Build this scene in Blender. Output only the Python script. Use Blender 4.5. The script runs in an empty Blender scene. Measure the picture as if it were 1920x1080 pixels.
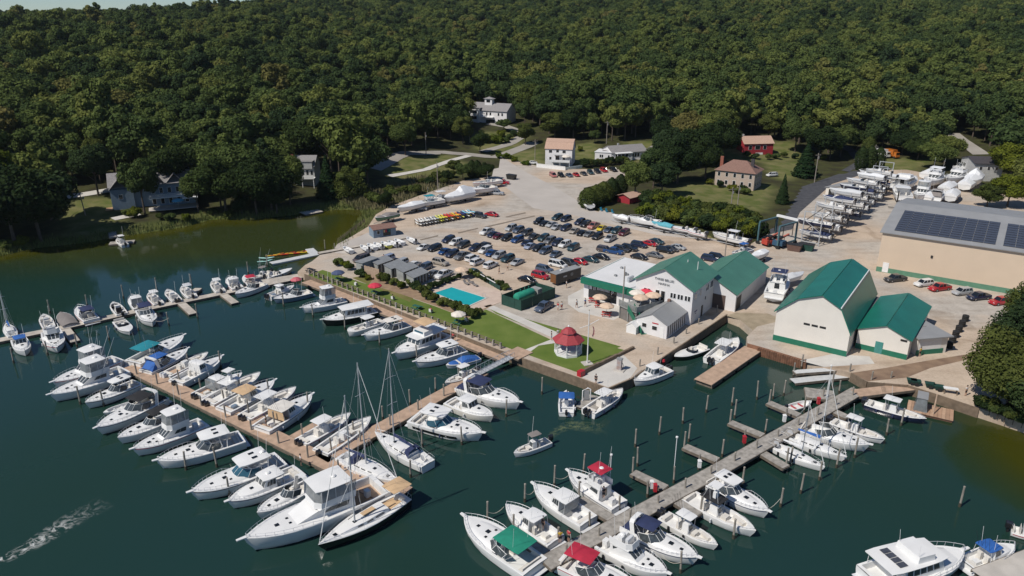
import bpy, bmesh, math, random
import numpy as np
from mathutils import Vector, Matrix
random.seed(7); rng = np.random.default_rng(7)
R = math.radians
scene = bpy.context.scene
C = scene.collection

# ---------------------------------------------------------------- camera, sky, sun, exposure
F = 1371.0                       # focal length in pixels of a 1920 wide picture
CAMH = 55.0                      # drone height over the water, metres
PITCH = math.atan((540 - 30) / F)
cd = bpy.data.cameras.new('camera'); cam = bpy.data.objects.new('camera', cd); C.objects.link(cam)
cd.sensor_width = 36; cd.lens = F / 1920 * 36; cd.clip_start = 1; cd.clip_end = 6000
cam.location = (0, 0, CAMH); cam.rotation_euler = (math.pi / 2 - PITCH, 0, 0)
scene.camera = cam
SUN_EL = R(50); SHADOW_AZ = R(34)          # shadows fall to the right and away, 34 degrees off the x axis
w = bpy.data.worlds.new('World'); scene.world = w; w.use_nodes = True
nt = w.node_tree; nt.nodes.clear()
sky = nt.nodes.new('ShaderNodeTexSky'); sky.sky_type = 'NISHITA'; sky.sun_disc = False
sky.sun_elevation = SUN_EL; sky.sun_rotation = R(270) - SHADOW_AZ + R(0); sky.air_density = 1.0; sky.altitude = 1800; sky.dust_density = 0.1; sky.ozone_density = 2.0
bg = nt.nodes.new('ShaderNodeBackground'); bg.inputs[1].default_value = 0.065
out = nt.nodes.new('ShaderNodeOutputWorld')
tn = nt.nodes.new('ShaderNodeMix'); tn.data_type = 'RGBA'; tn.blend_type = 'MULTIPLY'; tn.inputs[0].default_value = 1; tn.inputs[7].default_value = (0.80, 0.95, 1.10, 1)
nt.links.new(sky.outputs[0], tn.inputs[6]); nt.links.new(tn.outputs[2], bg.inputs[0]); nt.links.new(bg.outputs[0], out.inputs[0])
sd = bpy.data.lights.new('sun', 'SUN'); sd.energy = 4.1; sd.angle = R(0.5); sd.color = (1, 0.94, 0.85)
sun = bpy.data.objects.new('sun', sd); C.objects.link(sun)
sdir = Vector((math.cos(SHADOW_AZ) * math.cos(SUN_EL), math.sin(SHADOW_AZ) * math.cos(SUN_EL), -math.sin(SUN_EL)))
sun.rotation_euler = sdir.to_track_quat('-Z', 'Y').to_euler(); sun.location = (-200, -100, 300)
vs = scene.view_settings; vs.view_transform = 'Standard'; vs.look = 'None'; vs.exposure = 0.15; vs.gamma = 1.0
try: vs.use_curve_mapping = False
except Exception: pass
scene.render.engine = 'CYCLES'
scene.cycles.max_bounces = 6; scene.cycles.transparent_max_bounces = 12
scene.cycles.use_denoising = True
try: scene.cycles.sample_clamp_indirect = 4
except Exception: pass

# ---------------------------------------------------------------- where a picture point lies in the place
_f = Vector((0, math.cos(PITCH), -math.sin(PITCH))); _u = Vector((0, math.sin(PITCH), math.cos(PITCH)))
def ray(px, py): return _f + Vector((1, 0, 0)) * ((px - 960) / F) + _u * ((540 - py) / F)
def P(px, py, z=0.0):
    d = ray(px, py); t = (z - CAMH) / d.z
    return Vector((d.x * t, d.y * t, z))
YZ = 1.5                         # level of the yard over the water

# ---------------------------------------------------------------- materials
MATS = {}
def mat(name, col, rough=0.6, metal=0.0, var=0.12, scale=1.5, bump=0.0, bscale=12.0, coat=0.0, col2=None, spec=0.5, detail=4, coords='Object', trans=0.0, alpha=1.0):
    if name in MATS: return MATS[name]
    m = bpy.data.materials.new(name); m.use_nodes = True; t = m.node_tree; n = t.nodes
    b = n['Principled BSDF']; b.inputs['Roughness'].default_value = rough; b.inputs['Metallic'].default_value = metal
    b.inputs['Specular IOR Level'].default_value = spec
    if coat: b.inputs['Coat Weight'].default_value = coat
    if trans: b.inputs['Transmission Weight'].default_value = trans
    if alpha < 1: b.inputs['Alpha'].default_value = alpha
    tc = n.new('ShaderNodeTexCoord'); nz = n.new('ShaderNodeTexNoise'); nz.inputs['Scale'].default_value = scale; nz.inputs['Detail'].default_value = detail
    t.links.new(tc.outputs[coords], nz.inputs['Vector'])
    rp = n.new('ShaderNodeValToRGB'); rp.color_ramp.elements[0].position = 0.3; rp.color_ramp.elements[1].position = 0.7
    c2 = col2 if col2 else tuple(min(1, c * (1 + var)) for c in col)
    c1 = col if col2 else tuple(c * (1 - var) for c in col)
    rp.color_ramp.elements[0].color = (*c1, 1); rp.color_ramp.elements[1].color = (*c2, 1)
    t.links.new(nz.outputs['Fac'], rp.inputs[0]); t.links.new(rp.outputs[0], b.inputs['Base Color'])
    if bump:
        nb = n.new('ShaderNodeTexNoise'); nb.inputs['Scale'].default_value = bscale; nb.inputs['Detail'].default_value = 3
        bp = n.new('ShaderNodeBump'); bp.inputs['Strength'].default_value = bump; bp.inputs['Distance'].default_value = 0.05
        t.links.new(tc.outputs[coords], nb.inputs['Vector']); t.links.new(nb.outputs['Fac'], bp.inputs['Height']); t.links.new(bp.outputs[0], b.inputs['Normal'])
    MATS[name] = m; return m
def lines(m, scale, axis='X', strength=0.3, dist=0.03):
    """seams or boards: a wave bump over a material's own coordinates"""
    t = m.node_tree; n = t.nodes; b = n['Principled BSDF']
    tc = n.new('ShaderNodeTexCoord'); wv = n.new('ShaderNodeTexWave'); wv.bands_direction = axis; wv.wave_profile = 'SAW'
    wv.inputs['Scale'].default_value = scale
    bp = n.new('ShaderNodeBump'); bp.inputs['Strength'].default_value = strength; bp.inputs['Distance'].default_value = dist
    t.links.new(tc.outputs['Object'], wv.inputs['Vector']); t.links.new(wv.outputs['Fac'], bp.inputs['Height']); t.links.new(bp.outputs[0], b.inputs['Normal'])
    return m
GEL = mat('white_gelcoat', (0.70, 0.70, 0.69), 0.35, var=0.04, scale=0.7, coat=0.2)
GEL2 = mat('cream_gelcoat', (0.67, 0.65, 0.60), 0.35, var=0.05, scale=0.7, coat=0.2)
GEL3 = mat('grey_white_gelcoat', (0.60, 0.61, 0.62), 0.4, var=0.06, scale=0.8, coat=0.2)
NONSKID = mat('nonskid_deck', (0.66, 0.655, 0.64), 0.7, var=0.06, scale=2)
NAVY = mat('navy_gelcoat', (0.015, 0.02, 0.05), 0.2, var=0.1, coat=0.5)
BLACKH = mat('black_gelcoat', (0.012, 0.012, 0.014), 0.2, var=0.1, coat=0.5)
SLATE = mat('slate_blue_gelcoat', (0.16, 0.22, 0.30), 0.25, var=0.06, coat=0.4)
GREENH = mat('green_gelcoat', (0.03, 0.14, 0.09), 0.3, var=0.1, coat=0.4)
BOOT = mat('dark_boot_stripe', (0.02, 0.02, 0.025), 0.4)
BOTTOM = mat('bottom_paint', (0.05, 0.06, 0.09), 0.8, var=0.3)
GLASS = mat('tinted_glass', (0.012, 0.015, 0.018), 0.06, var=0.1, coat=0.3)
BOATG = mat('clear_boat_glass', (0.055, 0.065, 0.07), 0.12, var=0.3, scale=2, coat=0.3)
BGLASS = mat('blue_tinted_glass', (0.03, 0.09, 0.13), 0.05, var=0.1, coat=0.3)
ISING = mat('clear_vinyl', (0.22, 0.24, 0.25), 0.15, var=0.2, scale=2, alpha=0.75)
STEEL = mat('stainless_rail', (0.50, 0.51, 0.53), 0.5, 0.3, var=0.04)
ALU = mat('bare_aluminium', (0.46, 0.48, 0.50), 0.5, 0.35, var=0.08)
TEAK = mat('teak_sole', (0.36, 0.22, 0.12), 0.7, var=0.2, scale=3)
TANC = mat('tan_canvas', (0.52, 0.36, 0.21), 0.85, var=0.08)
CUSH = mat('cream_cushion', (0.62, 0.59, 0.54), 0.7, var=0.08)
NAVYC = mat('navy_canvas', (0.02, 0.03, 0.085), 0.85, var=0.15)
BLUEC = mat('blue_canvas', (0.02, 0.10, 0.34), 0.8, var=0.12)
TEALC = mat('teal_canvas', (0.01, 0.20, 0.25), 0.8, var=0.12)
GREENC = mat('green_canvas', (0.01, 0.20, 0.13), 0.8, var=0.12)
REDC = mat('red_canvas', (0.38, 0.015, 0.04), 0.8, var=0.12)
BLACKC = mat('black_canvas', (0.015, 0.015, 0.017), 0.85, var=0.2)
GREYC = mat('grey_canvas', (0.20, 0.18, 0.17), 0.85, var=0.1)
WHITEC = mat('white_shrink_wrap', (0.72, 0.73, 0.74), 0.45, var=0.05, bump=0.2, bscale=1.2)
OUTB = mat('outboard_black', (0.015, 0.015, 0.018), 0.25, var=0.1, coat=0.5)
OUTW = mat('outboard_white', (0.62, 0.63, 0.64), 0.25, var=0.05, coat=0.5)
BLACK = mat('black_fitting', (0.02, 0.02, 0.02), 0.5)
RED = mat('red_paint', (0.40, 0.02, 0.03), 0.4, var=0.1)
ROPE = mat('pale_rope', (0.45, 0.42, 0.36), 0.9)
PILE = mat('weathered_pile', (0.27, 0.245, 0.21), 0.9, var=0.35, scale=1.8, bump=0.4)
PILEB = mat('weed_dark_pile', (0.05, 0.045, 0.03), 0.8, var=0.3, scale=3)
DOCKB = mat('brown_dock_planks', (0.40, 0.28, 0.20), 0.85, var=0.18, scale=1.1)
DOCKG = mat('grey_dock_planks', (0.29, 0.27, 0.242), 0.85, var=0.3, scale=1.6)
DOCKL = mat('pale_float_planks', (0.42, 0.38, 0.33), 0.85, var=0.2, scale=0.9)
DOCKS = mat('dock_fascia', (0.14, 0.115, 0.09), 0.9, var=0.3)
FLOATW = mat('white_plastic_float', (0.52, 0.53, 0.53), 0.5, var=0.08)
WALLW = mat('white_siding', (0.66, 0.65, 0.65), 0.7, var=0.05, scale=0.5)
WALLC = mat('cream_metal_siding', (0.67, 0.635, 0.58), 0.6, var=0.04, scale=0.4)
WALLT = mat('tan_metal_siding', (0.56, 0.45, 0.34), 0.6, var=0.03, scale=0.3)
GROOF = mat('green_metal_roof', (0.014, 0.175, 0.125), 0.33, 0.25, var=0.12, scale=0.35)
GROOF2 = mat('faded_green_metal_roof', (0.080, 0.225, 0.160), 0.40, 0.2, var=0.10, scale=0.35)
GTRIM = mat('green_trim', (0.012, 0.14, 0.085), 0.5, var=0.08)
GREYR = mat('grey_membrane_roof', (0.255, 0.26, 0.265), 0.6, var=0.08, scale=0.4)
WHITER = mat('white_membrane_roof', (0.62, 0.62, 0.62), 0.7, var=0.06, scale=0.25)
SHING = mat('grey_shingle_roof', (0.22, 0.21, 0.21), 0.85, var=0.15, scale=2.5, bump=0.2)
SHINGB = mat('brown_shingle_roof', (0.20, 0.115, 0.09), 0.85, var=0.15, scale=2.5, bump=0.2)
SHINGT = mat('tan_shingle_roof', (0.42, 0.28, 0.21), 0.85, var=0.12, scale=2.5, bump=0.2)
SHINGD = mat('dark_shingle_roof', (0.05, 0.045, 0.05), 0.8, var=0.2, scale=2.5)
REDW = mat('red_clapboard', (0.30, 0.02, 0.03), 0.7, var=0.12)
BLUEW = mat('blue_grey_clapboard', (0.17, 0.23, 0.29), 0.7, var=0.08)
GREYW = mat('grey_clapboard', (0.38, 0.38, 0.37), 0.75, var=0.1)
SHEDW = mat('weathered_grey_boards', (0.27, 0.28, 0.27), 0.85, var=0.15)
STONEW = mat('tan_stone_wall', (0.42, 0.34, 0.28), 0.9, var=0.2, scale=4, bump=0.3)
WOODF = mat('weathered_tan_boards', (0.40, 0.29, 0.21), 0.9, var=0.18)
BRICK = mat('brick_red', (0.25, 0.09, 0.06), 0.9, var=0.2, scale=5)
WPAINT = mat('white_paint', (0.70, 0.70, 0.69), 0.6, var=0.04)
GREENT = mat('dark_green_screen', (0.010, 0.05, 0.037), 0.7, var=0.2)
TANKG = mat('green_tank_paint', (0.03, 0.26, 0.17), 0.4, var=0.15)
CONC = mat('concrete', (0.44, 0.41, 0.37), 0.9, var=0.12, scale=0.6)
SOLAR = mat('solar_cell', (0.06, 0.065, 0.08), 0.25, var=0.2, scale=3, coat=0.4)
TYRE = mat('tyre_rubber', (0.012, 0.012, 0.012), 0.8)
RIM = mat('alloy_rim', (0.40, 0.40, 0.41), 0.35, 0.7)
LAMPW = mat('headlight_lens', (0.55, 0.56, 0.58), 0.15)
LAMPR = mat('tail_light_lens', (0.30, 0.01, 0.01), 0.2)
BARK = mat('bark', (0.085, 0.065, 0.05), 0.95, var=0.3, scale=3)
POLEW = mat('utility_pole_wood', (0.26, 0.23, 0.20), 0.9, var=0.2)
SKIN = mat('skin', (0.45, 0.27, 0.19), 0.6)
HAIR = mat('dark_hair', (0.03, 0.02, 0.015), 0.7)
for m_, s_, a_ in ((GROOF, 1.6, 'X'), (GROOF2, 1.6, 'X'), (WALLC, 2.2, 'X'), (WALLT, 2.2, 'X'), (WALLW, 3.0, 'Z'), (SHEDW, 3.0, 'X'), (DOCKB, 1.7, 'X'), (DOCKG, 1.7, 'X'), (DOCKL, 1.7, 'X'), (WOODF, 2.5, 'X'), (BLUEW, 3, 'Z'), (REDW, 3, 'Z'), (GREYW, 3, 'Z')):
    lines(m_, s_, a_, 0.25, 0.02)

# ---------------------------------------------------------------- mesh building
class MB:
    def __init__(s): s.v = []; s.f = []
    def add(s, vs, fs):
        o = len(s.v); s.v += [tuple(x) for x in vs]; s.f += [tuple(i + o for i in f) for f in fs]; return s
    def hexa(s, p):      # bottom 4 counter-clockwise, top 4
        return s.add(p, [(3, 2, 1, 0), (4, 5, 6, 7), (0, 1, 5, 4), (1, 2, 6, 5), (2, 3, 7, 6), (3, 0, 4, 7)])
    def box(s, x0, x1, y0, y1, z0, z1, ix=0, iy=0):
        return s.hexa([(x0, y0, z0), (x1, y0, z0), (x1, y1, z0), (x0, y1, z0), (x0 + ix, y0 + iy, z1), (x1 - ix, y0 + iy, z1), (x1 - ix, y1 - iy, z1), (x0 + ix, y1 - iy, z1)])
    def loft(s, secs, closed=False, cap0=False, cap1=False):
        n = len(secs[0]); vs = [p for sec in secs for p in sec]; fs = []
        for i in range(len(secs) - 1):
            for j in range(n if closed else n - 1):
                a = i * n + j; b = i * n + (j + 1) % n
                fs.append((a, b, b + n, a + n))
        if cap0: fs.append(tuple(range(n))[::-1])
        if cap1: fs.append(tuple(range((len(secs) - 1) * n, len(secs) * n)))
        return s.add(vs, fs)
    def tube(s, pts, r, n=5, r1=None):
        pts = [Vector(p) for p in pts]; secs = []
        for i, p in enumerate(pts):
            d = (pts[min(i + 1, len(pts) - 1)] - pts[max(i - 1, 0)]).normalized()
            a = d.cross(Vector((0, 0, 1)) if abs(d.z) < 0.9 else Vector((1, 0, 0))).normalized(); b = d.cross(a)
            rr = r if r1 is None else r + (r1 - r) * i / (len(pts) - 1)
            secs.append([p + (a * math.cos(k * 2 * math.pi / n) + b * math.sin(k * 2 * math.pi / n)) * rr for k in range(n)])
        return s.loft(secs, True, True, True)
    def lathe(s, prof, n=10, c=(0, 0, 0)):
        return s.loft([[(c[0] + r * math.cos(k * 2 * math.pi / n), c[1] + r * math.sin(k * 2 * math.pi / n), c[2] + z) for k in range(n)] for r, z in prof], True, True, True)
    def wheel(s, c, r, wd, n=12, axis='y'):
        secs = []
        for y, rr in ((-wd / 2, r * 0.86), (-wd * 0.4, r), (wd * 0.4, r), (wd / 2, r * 0.86)):
            secs.append([(c[0] + rr * math.cos(k * 2 * math.pi / n), c[1] + y, c[2] + rr * math.sin(k * 2 * math.pi / n)) for k in range(n)])
        return s.loft(secs, True, True, True)
    def panel(s, q, u0, u1, v0, v1, off=0.02):
        q = [Vector(p) for p in q]; nn = (q[1] - q[0]).cross(q[3] - q[0]).normalized()
        def at(u, v): return (q[0] * (1 - u) + q[1] * u) * (1 - v) + (q[3] * (1 - u) + q[2] * u) * v
        a = [at(u0, v0), at(u1, v0), at(u1, v1), at(u0, v1)]
        return s.hexa([p - nn * 0.02 for p in a] + [p + nn * off for p in a])
    def poly(s, pts, z0, z1):     # prism of a plan polygon
        n = len(pts); vs = [(p[0], p[1], z0) for p in pts] + [(p[0], p[1], z1) for p in pts]
        return s.add(vs, [tuple(range(n))[::-1], tuple(range(n, 2 * n))] + [(i, (i + 1) % n, (i + 1) % n + n, i + n) for i in range(n)])
    def mesh(s, name, m, smooth=False, sharp=35):
        me = bpy.data.meshes.new(name); me.from_pydata(s.v, [], s.f)
        for x in (m if isinstance(m, (list, tuple)) else [m]): me.materials.append(x)
        if smooth:
            me.polygons.foreach_set('use_smooth', [True] * len(me.polygons)); me.set_sharp_from_angle(angle=R(sharp))
        me.update(); return me
    def obj(s, name, m, parent=None, smooth=False, sharp=35):
        o = bpy.data.objects.new(name, s.mesh(name, m, smooth, sharp)); C.objects.link(o)
        if parent is not None: o.parent = parent
        return o
def tag(o, label=None, cat=None, group=None, kind=None):
    if label: o['label'] = label
    if cat: o['category'] = cat
    if group: o['group'] = group
    if kind: o['kind'] = kind
    return o
def thing(name, label, cat, loc=(0, 0, 0), rz=0.0, group=None):
    o = bpy.data.objects.new(name, None); C.objects.link(o); o.empty_display_size = 0.3
    o.location = loc; o.rotation_euler = (0, 0, rz); return tag(o, label, cat, group)
def dup(root, loc, rz=0.0, label=None, group=None, scale=None):
    r = root.copy(); C.objects.link(r); r.location = loc; r.rotation_euler = (0, 0, rz)
    if scale: r.scale = scale if isinstance(scale, (tuple, list)) else (scale,) * 3
    if label: r['label'] = label
    if group: r['group'] = group
    for ch in list(root.children):
        c = ch.copy(); C.objects.link(c); c.parent = r
        for g in list(ch.children):
            d = g.copy(); C.objects.link(d); d.parent = c
    return r
def setmat(o, m):
    for sl in o.material_slots: sl.link = 'OBJECT'; sl.material = m
def struct(name, mb, m): return tag(mb.obj(name, m), kind='structure')

# ---------------------------------------------------------------- shore, yard and terrain
def W(l, z): return [tuple(P(x, y, z)[:2]) for x, y in l]
SHORE = [(-420, 540), (-200, 508), (0, 480), (62, 466), (155, 456), (210, 446), (345, 426), (400, 411), (467, 412), (560, 402), (600, 396), (640, 393), (677, 393),
         (683, 402), (675, 412), (655, 435), (635, 453), (625, 474), (605, 477), (585, 489), (572, 496), (556, 511), (572, 522)]
QUAY = [(940, 658), (1087, 709), (1140, 728), (1183, 710), (1362, 590), (1388, 600), (1412, 620), (1400, 632), (1402, 644), (1424, 650), (1512, 676), (1545, 688),
        (1597, 699), (1627, 716), (1702, 722), (1765, 742), (1837, 766), (1920, 793), (2150, 880)]
water_poly = W(SHORE, 0) + W(QUAY, 0.6) + [(330, 40), (330, -300), (-500, -300), (-500, 120)]
yard_poly = W([(600, 478), (585, 490), (572, 497), (558, 510), (572, 514)] + QUAY, YZ) + [(260, 60), (260, 210), (190, 232)] + \
    W([(1880, 352), (1700, 318), (1600, 320), (1505, 352), (1470, 420), (1400, 462), (1250, 428), (1165, 405), (1100, 392), (1085, 385), (1095, 352), (1185, 332), (1192, 318), (1030, 316), (945, 297),
       (925, 330), (870, 338), (800, 362), (735, 385), (705, 402), (690, 425), (660, 443), (632, 458), (622, 474)], YZ)
def sdist(pts, poly):
    """signed distance to a polygon, positive outside"""
    p = np.asarray(pts, float); a = np.asarray(poly, float); b = np.roll(a, -1, 0)
    dmin = np.full(len(p), 1e9); ins = np.zeros(len(p), bool)
    for (ax, ay), (bx, by) in zip(a, b):
        ex, ey = bx - ax, by - ay; L2 = ex * ex + ey * ey + 1e-12
        t = np.clip(((p[:, 0] - ax) * ex + (p[:, 1] - ay) * ey) / L2, 0, 1)
        dmin = np.minimum(dmin, np.hypot(p[:, 0] - ax - t * ex, p[:, 1] - ay - t * ey))
        c = ((ay > p[:, 1]) != (by > p[:, 1])); xi = ax + (p[:, 1] - ay) / np.where(abs(by - ay) < 1e-9, 1e-9, by - ay) * ex
        ins ^= c & (p[:, 0] < xi)
    return np.where(ins, -dmin, dmin)
def hills(x, y):
    return 1.6 * np.sin(x / 41 + 1) * np.sin(y / 53) + 2.6 * np.sin(x / 97 + y / 131) + 1.0 * np.sin(x / 23 - y / 29)
def heights(pts):
    p = np.asarray(pts, float); dw = sdist(p, water_poly); dy = sdist(p, yard_poly); d = np.minimum(dw, dy)
    dd = np.maximum(d, 0); k = p[:, 0] / np.maximum(p[:, 1], 60)
    left = np.clip((-k - 0.12) / 0.25, 0, 1)
    h = 1.55 + 0.035 * np.minimum(dd, 45) + 0.088 * np.maximum(dd - 25 + 12 * left, 0) * (1 + 0.12 * left)
    cap = np.interp(k, [-0.72, -0.5, -0.38, -0.24, 0.0, 0.3, 0.8], [34, 38, 45, 64, 80, 92, 102])
    h = cap - np.log1p(np.exp((cap - h) / 6.0)) * 6.0
    h = h + hills(p[:, 0], p[:, 1]) * np.clip((dd - 30) / 120, 0, 1)
    h = np.minimum(h, 0.38 * dw)                      # banks run down into the creek
    h = np.where(dy < 0, np.minimum(h, 1.1), h)
    return np.where(dw < 0, np.maximum(dw * 0.5, -3.0), h)
def H(x, y): return float(heights([(x, y)])[0])
_zs = np.linspace(60, 1300, 1600)
def PT(px, py):
    """the terrain point seen at a picture point"""
    d = ray(px, py); t = _zs / d.y; pts = np.stack([d.x * t, d.y * t], 1)
    hit = np.nonzero(CAMH + d.z * t < heights(pts))[0]
    i = hit[0] if len(hit) else -1
    return Vector((pts[i, 0], pts[i, 1], float(heights(pts[i:i + 1])[0]) if i >= 0 else 0))
xs = np.concatenate([np.arange(-1300, -190, 16), np.arange(-190, 200, 2.2), np.arange(200, 1400, 16)])
ys = np.concatenate([np.arange(60, 430, 2.2), np.arange(430, 1500, 12)])
gx, gy = np.meshgrid(xs, ys); gp = np.stack([gx.ravel(), gy.ravel()], 1); gh = heights(gp)
# grass clearings and dirt, as what the ground is made of
LAWNS = [[(128, 380), (215, 375), (205, 445), (130, 436)], [(725, 300), (840, 292), (850, 300), (760, 330), (728, 326)], [(735, 340), (860, 305), (880, 318), (800, 345), (740, 352)],
         [(1080, 275), (1110, 270), (1118, 300), (1090, 305)], [(945, 290), (1010, 282), (1010, 310), (960, 305)], [(1290, 345), (1440, 350), (1420, 395), (1270, 372)], [(1440, 305), (1500, 305), (1490, 330), (1465, 336)],
         [(1640, 300), (1745, 298), (1700, 322), (1640, 335)], [(905, 250), (985, 250), (950, 285), (900, 280)], [(1180, 270), (1290, 262), (1270, 300), (1180, 302)], [(1350, 275), (1480, 268), (1500, 300), (1380, 300)]]
lawn_polys = [[tuple(PT(*q)[:2]) for q in l] for l in LAWNS]
lawnf = np.zeros(len(gp))
for l in lawn_polys: lawnf = np.maximum(lawnf, np.clip(1 - sdist(gp, l) / 5.0, 0, 1))
bank = np.clip(1 - sdist(gp, water_poly) / 7.0, 0, 1) * (sdist(gp, yard_poly) > -1)
me = bpy.data.meshes.new('terrain'); nx, ny = len(xs), len(ys)
idx = np.arange(nx * ny).reshape(ny, nx)
quads = np.stack([idx[:-1, :-1], idx[:-1, 1:], idx[1:, 1:], idx[1:, :-1]], -1).reshape(-1, 4)
me.from_pydata(np.column_stack([gp, gh]).tolist(), [], quads.tolist())
me.polygons.foreach_set('use_smooth', [True] * len(me.polygons))
for nm, arr in (('lawn', lawnf), ('bank', bank)):
    a = me.attributes.new(nm, 'FLOAT', 'POINT'); a.data.foreach_set('value', arr.astype(np.float32))
def ground_mat():
    m = bpy.data.materials.new('hillside_ground'); m.use_nodes = True; t = m.node_tree; n = t.nodes; b = n['Principled BSDF']; b.inputs['Roughness'].default_value = 0.95
    b.inputs['Specular IOR Level'].default_value = 0.1
    tc = n.new('ShaderNodeTexCoord'); n1 = n.new('ShaderNodeTexNoise'); n1.inputs['Scale'].default_value = 0.25; n1.inputs['Detail'].default_value = 8
    t.links.new(tc.outputs['Object'], n1.inputs['Vector'])
    def ramp(c1, c2):
        r = n.new('ShaderNodeValToRGB'); r.color_ramp.elements[0].color = (*c1, 1); r.color_ramp.elements[1].color = (*c2, 1)
        r.color_ramp.elements[0].position = 0.35; r.color_ramp.elements[1].position = 0.65; t.links.new(n1.outputs['Fac'], r.inputs[0]); return r
    forest = ramp((0.035, 0.032, 0.018), (0.055, 0.06, 0.022)); lawn = ramp((0.085, 0.105, 0.028), (0.16, 0.15, 0.065)); bk = ramp((0.075, 0.105, 0.022), (0.15, 0.15, 0.055))
    def mix(a, bb, nm):
        at = n.new('ShaderNodeAttribute'); at.attribute_name = nm; mx = n.new('ShaderNodeMix'); mx.data_type = 'RGBA'
        t.links.new(at.outputs['Fac'], mx.inputs[0]); t.links.new(a, mx.inputs[6]); t.links.new(bb, mx.inputs[7]); return mx.outputs[2]
    c = mix(forest.outputs[0], bk.outputs[0], 'bank'); c = mix(c, lawn.outputs[0], 'lawn')
    t.links.new(c, b.inputs['Base Color']); return m
me.materials.append(ground_mat()); me.update()
ter = bpy.data.objects.new('terrain', me); C.objects.link(ter); tag(ter, kind='structure')

def yard_mat():
    m = bpy.data.materials.new('packed_sand_yard'); m.use_nodes = True; t = m.node_tree; n = t.nodes; b = n['Principled BSDF']; b.inputs['Roughness'].default_value = 0.95
    b.inputs['Specular IOR Level'].default_value = 0.15
    tc = n.new('ShaderNodeTexCoord')
    def noise(s, d=5, dist=0.0, st=(1, 1, 1), rot=0):
        mp = n.new('ShaderNodeMapping'); mp.inputs['Scale'].default_value = st; mp.inputs['Rotation'].default_value = (0, 0, rot); t.links.new(tc.outputs['Object'], mp.inputs[0])
        z = n.new('ShaderNodeTexNoise'); z.inputs['Scale'].default_value = s; z.inputs['Detail'].default_value = d; z.inputs['Distortion'].default_value = dist; t.links.new(mp.outputs[0], z.inputs['Vector']); return z.outputs['Fac']
    def ramp(f, p0, c0, p1, c1):
        r = n.new('ShaderNodeValToRGB'); r.color_ramp.elements[0].position = p0; r.color_ramp.elements[0].color = (*c0, 1); r.color_ramp.elements[1].position = p1; r.color_ramp.elements[1].color = (*c1, 1); t.links.new(f, r.inputs[0]); return r.outputs[0]
    def mix(f, a, c, mode='MIX'):
        x = n.new('ShaderNodeMix'); x.data_type = 'RGBA'; x.blend_type = mode
        if isinstance(f, float): x.inputs[0].default_value = f
        else: t.links.new(f, x.inputs[0])
        t.links.new(a, x.inputs[6]); t.links.new(c, x.inputs[7]); return x.outputs[2]
    sand = ramp(noise(0.16), 0.35, (0.425, 0.34, 0.262), 0.68, (0.53, 0.435, 0.345))
    grey = ramp(noise(0.5), 0.3, (0.37, 0.335, 0.295), 0.7, (0.47, 0.43, 0.38))
    c = mix(ramp(noise(0.035, 4, 0.6), 0.44, (0, 0, 0), 0.6, (1, 1, 1)), sand, grey)
    tracks = ramp(noise(0.5, 4, 0.3, (0.2, 1.0, 1), R(38)), 0.34, (0.84, 0.82, 0.80), 0.50, (1, 1, 1))
    c = mix(0.8, c, tracks, 'MULTIPLY')
    damp = ramp(noise(0.09, 6, 1.2), 0.25, (0.68, 0.64, 0.60), 0.38, (1, 1, 1)); c = mix(1.0, c, damp, 'MULTIPLY')
    fine = ramp(noise(2.5, 8), 0.3, (0.86, 0.86, 0.86), 0.7, (1.05, 1.05, 1.05)); c = mix(1.0, c, fine, 'MULTIPLY')
    t.links.new(c, b.inputs['Base Color'])
    bp = n.new('ShaderNodeBump'); bp.inputs['Strength'].default_value = 0.25; bp.inputs['Distance'].default_value = 0.06; t.links.new(noise(1.4, 6), bp.inputs['Height']); t.links.new(bp.outputs[0], b.inputs['Normal'])
    return m
struct('yard_ground', MB().poly(yard_poly, -3, YZ), yard_mat())

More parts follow.
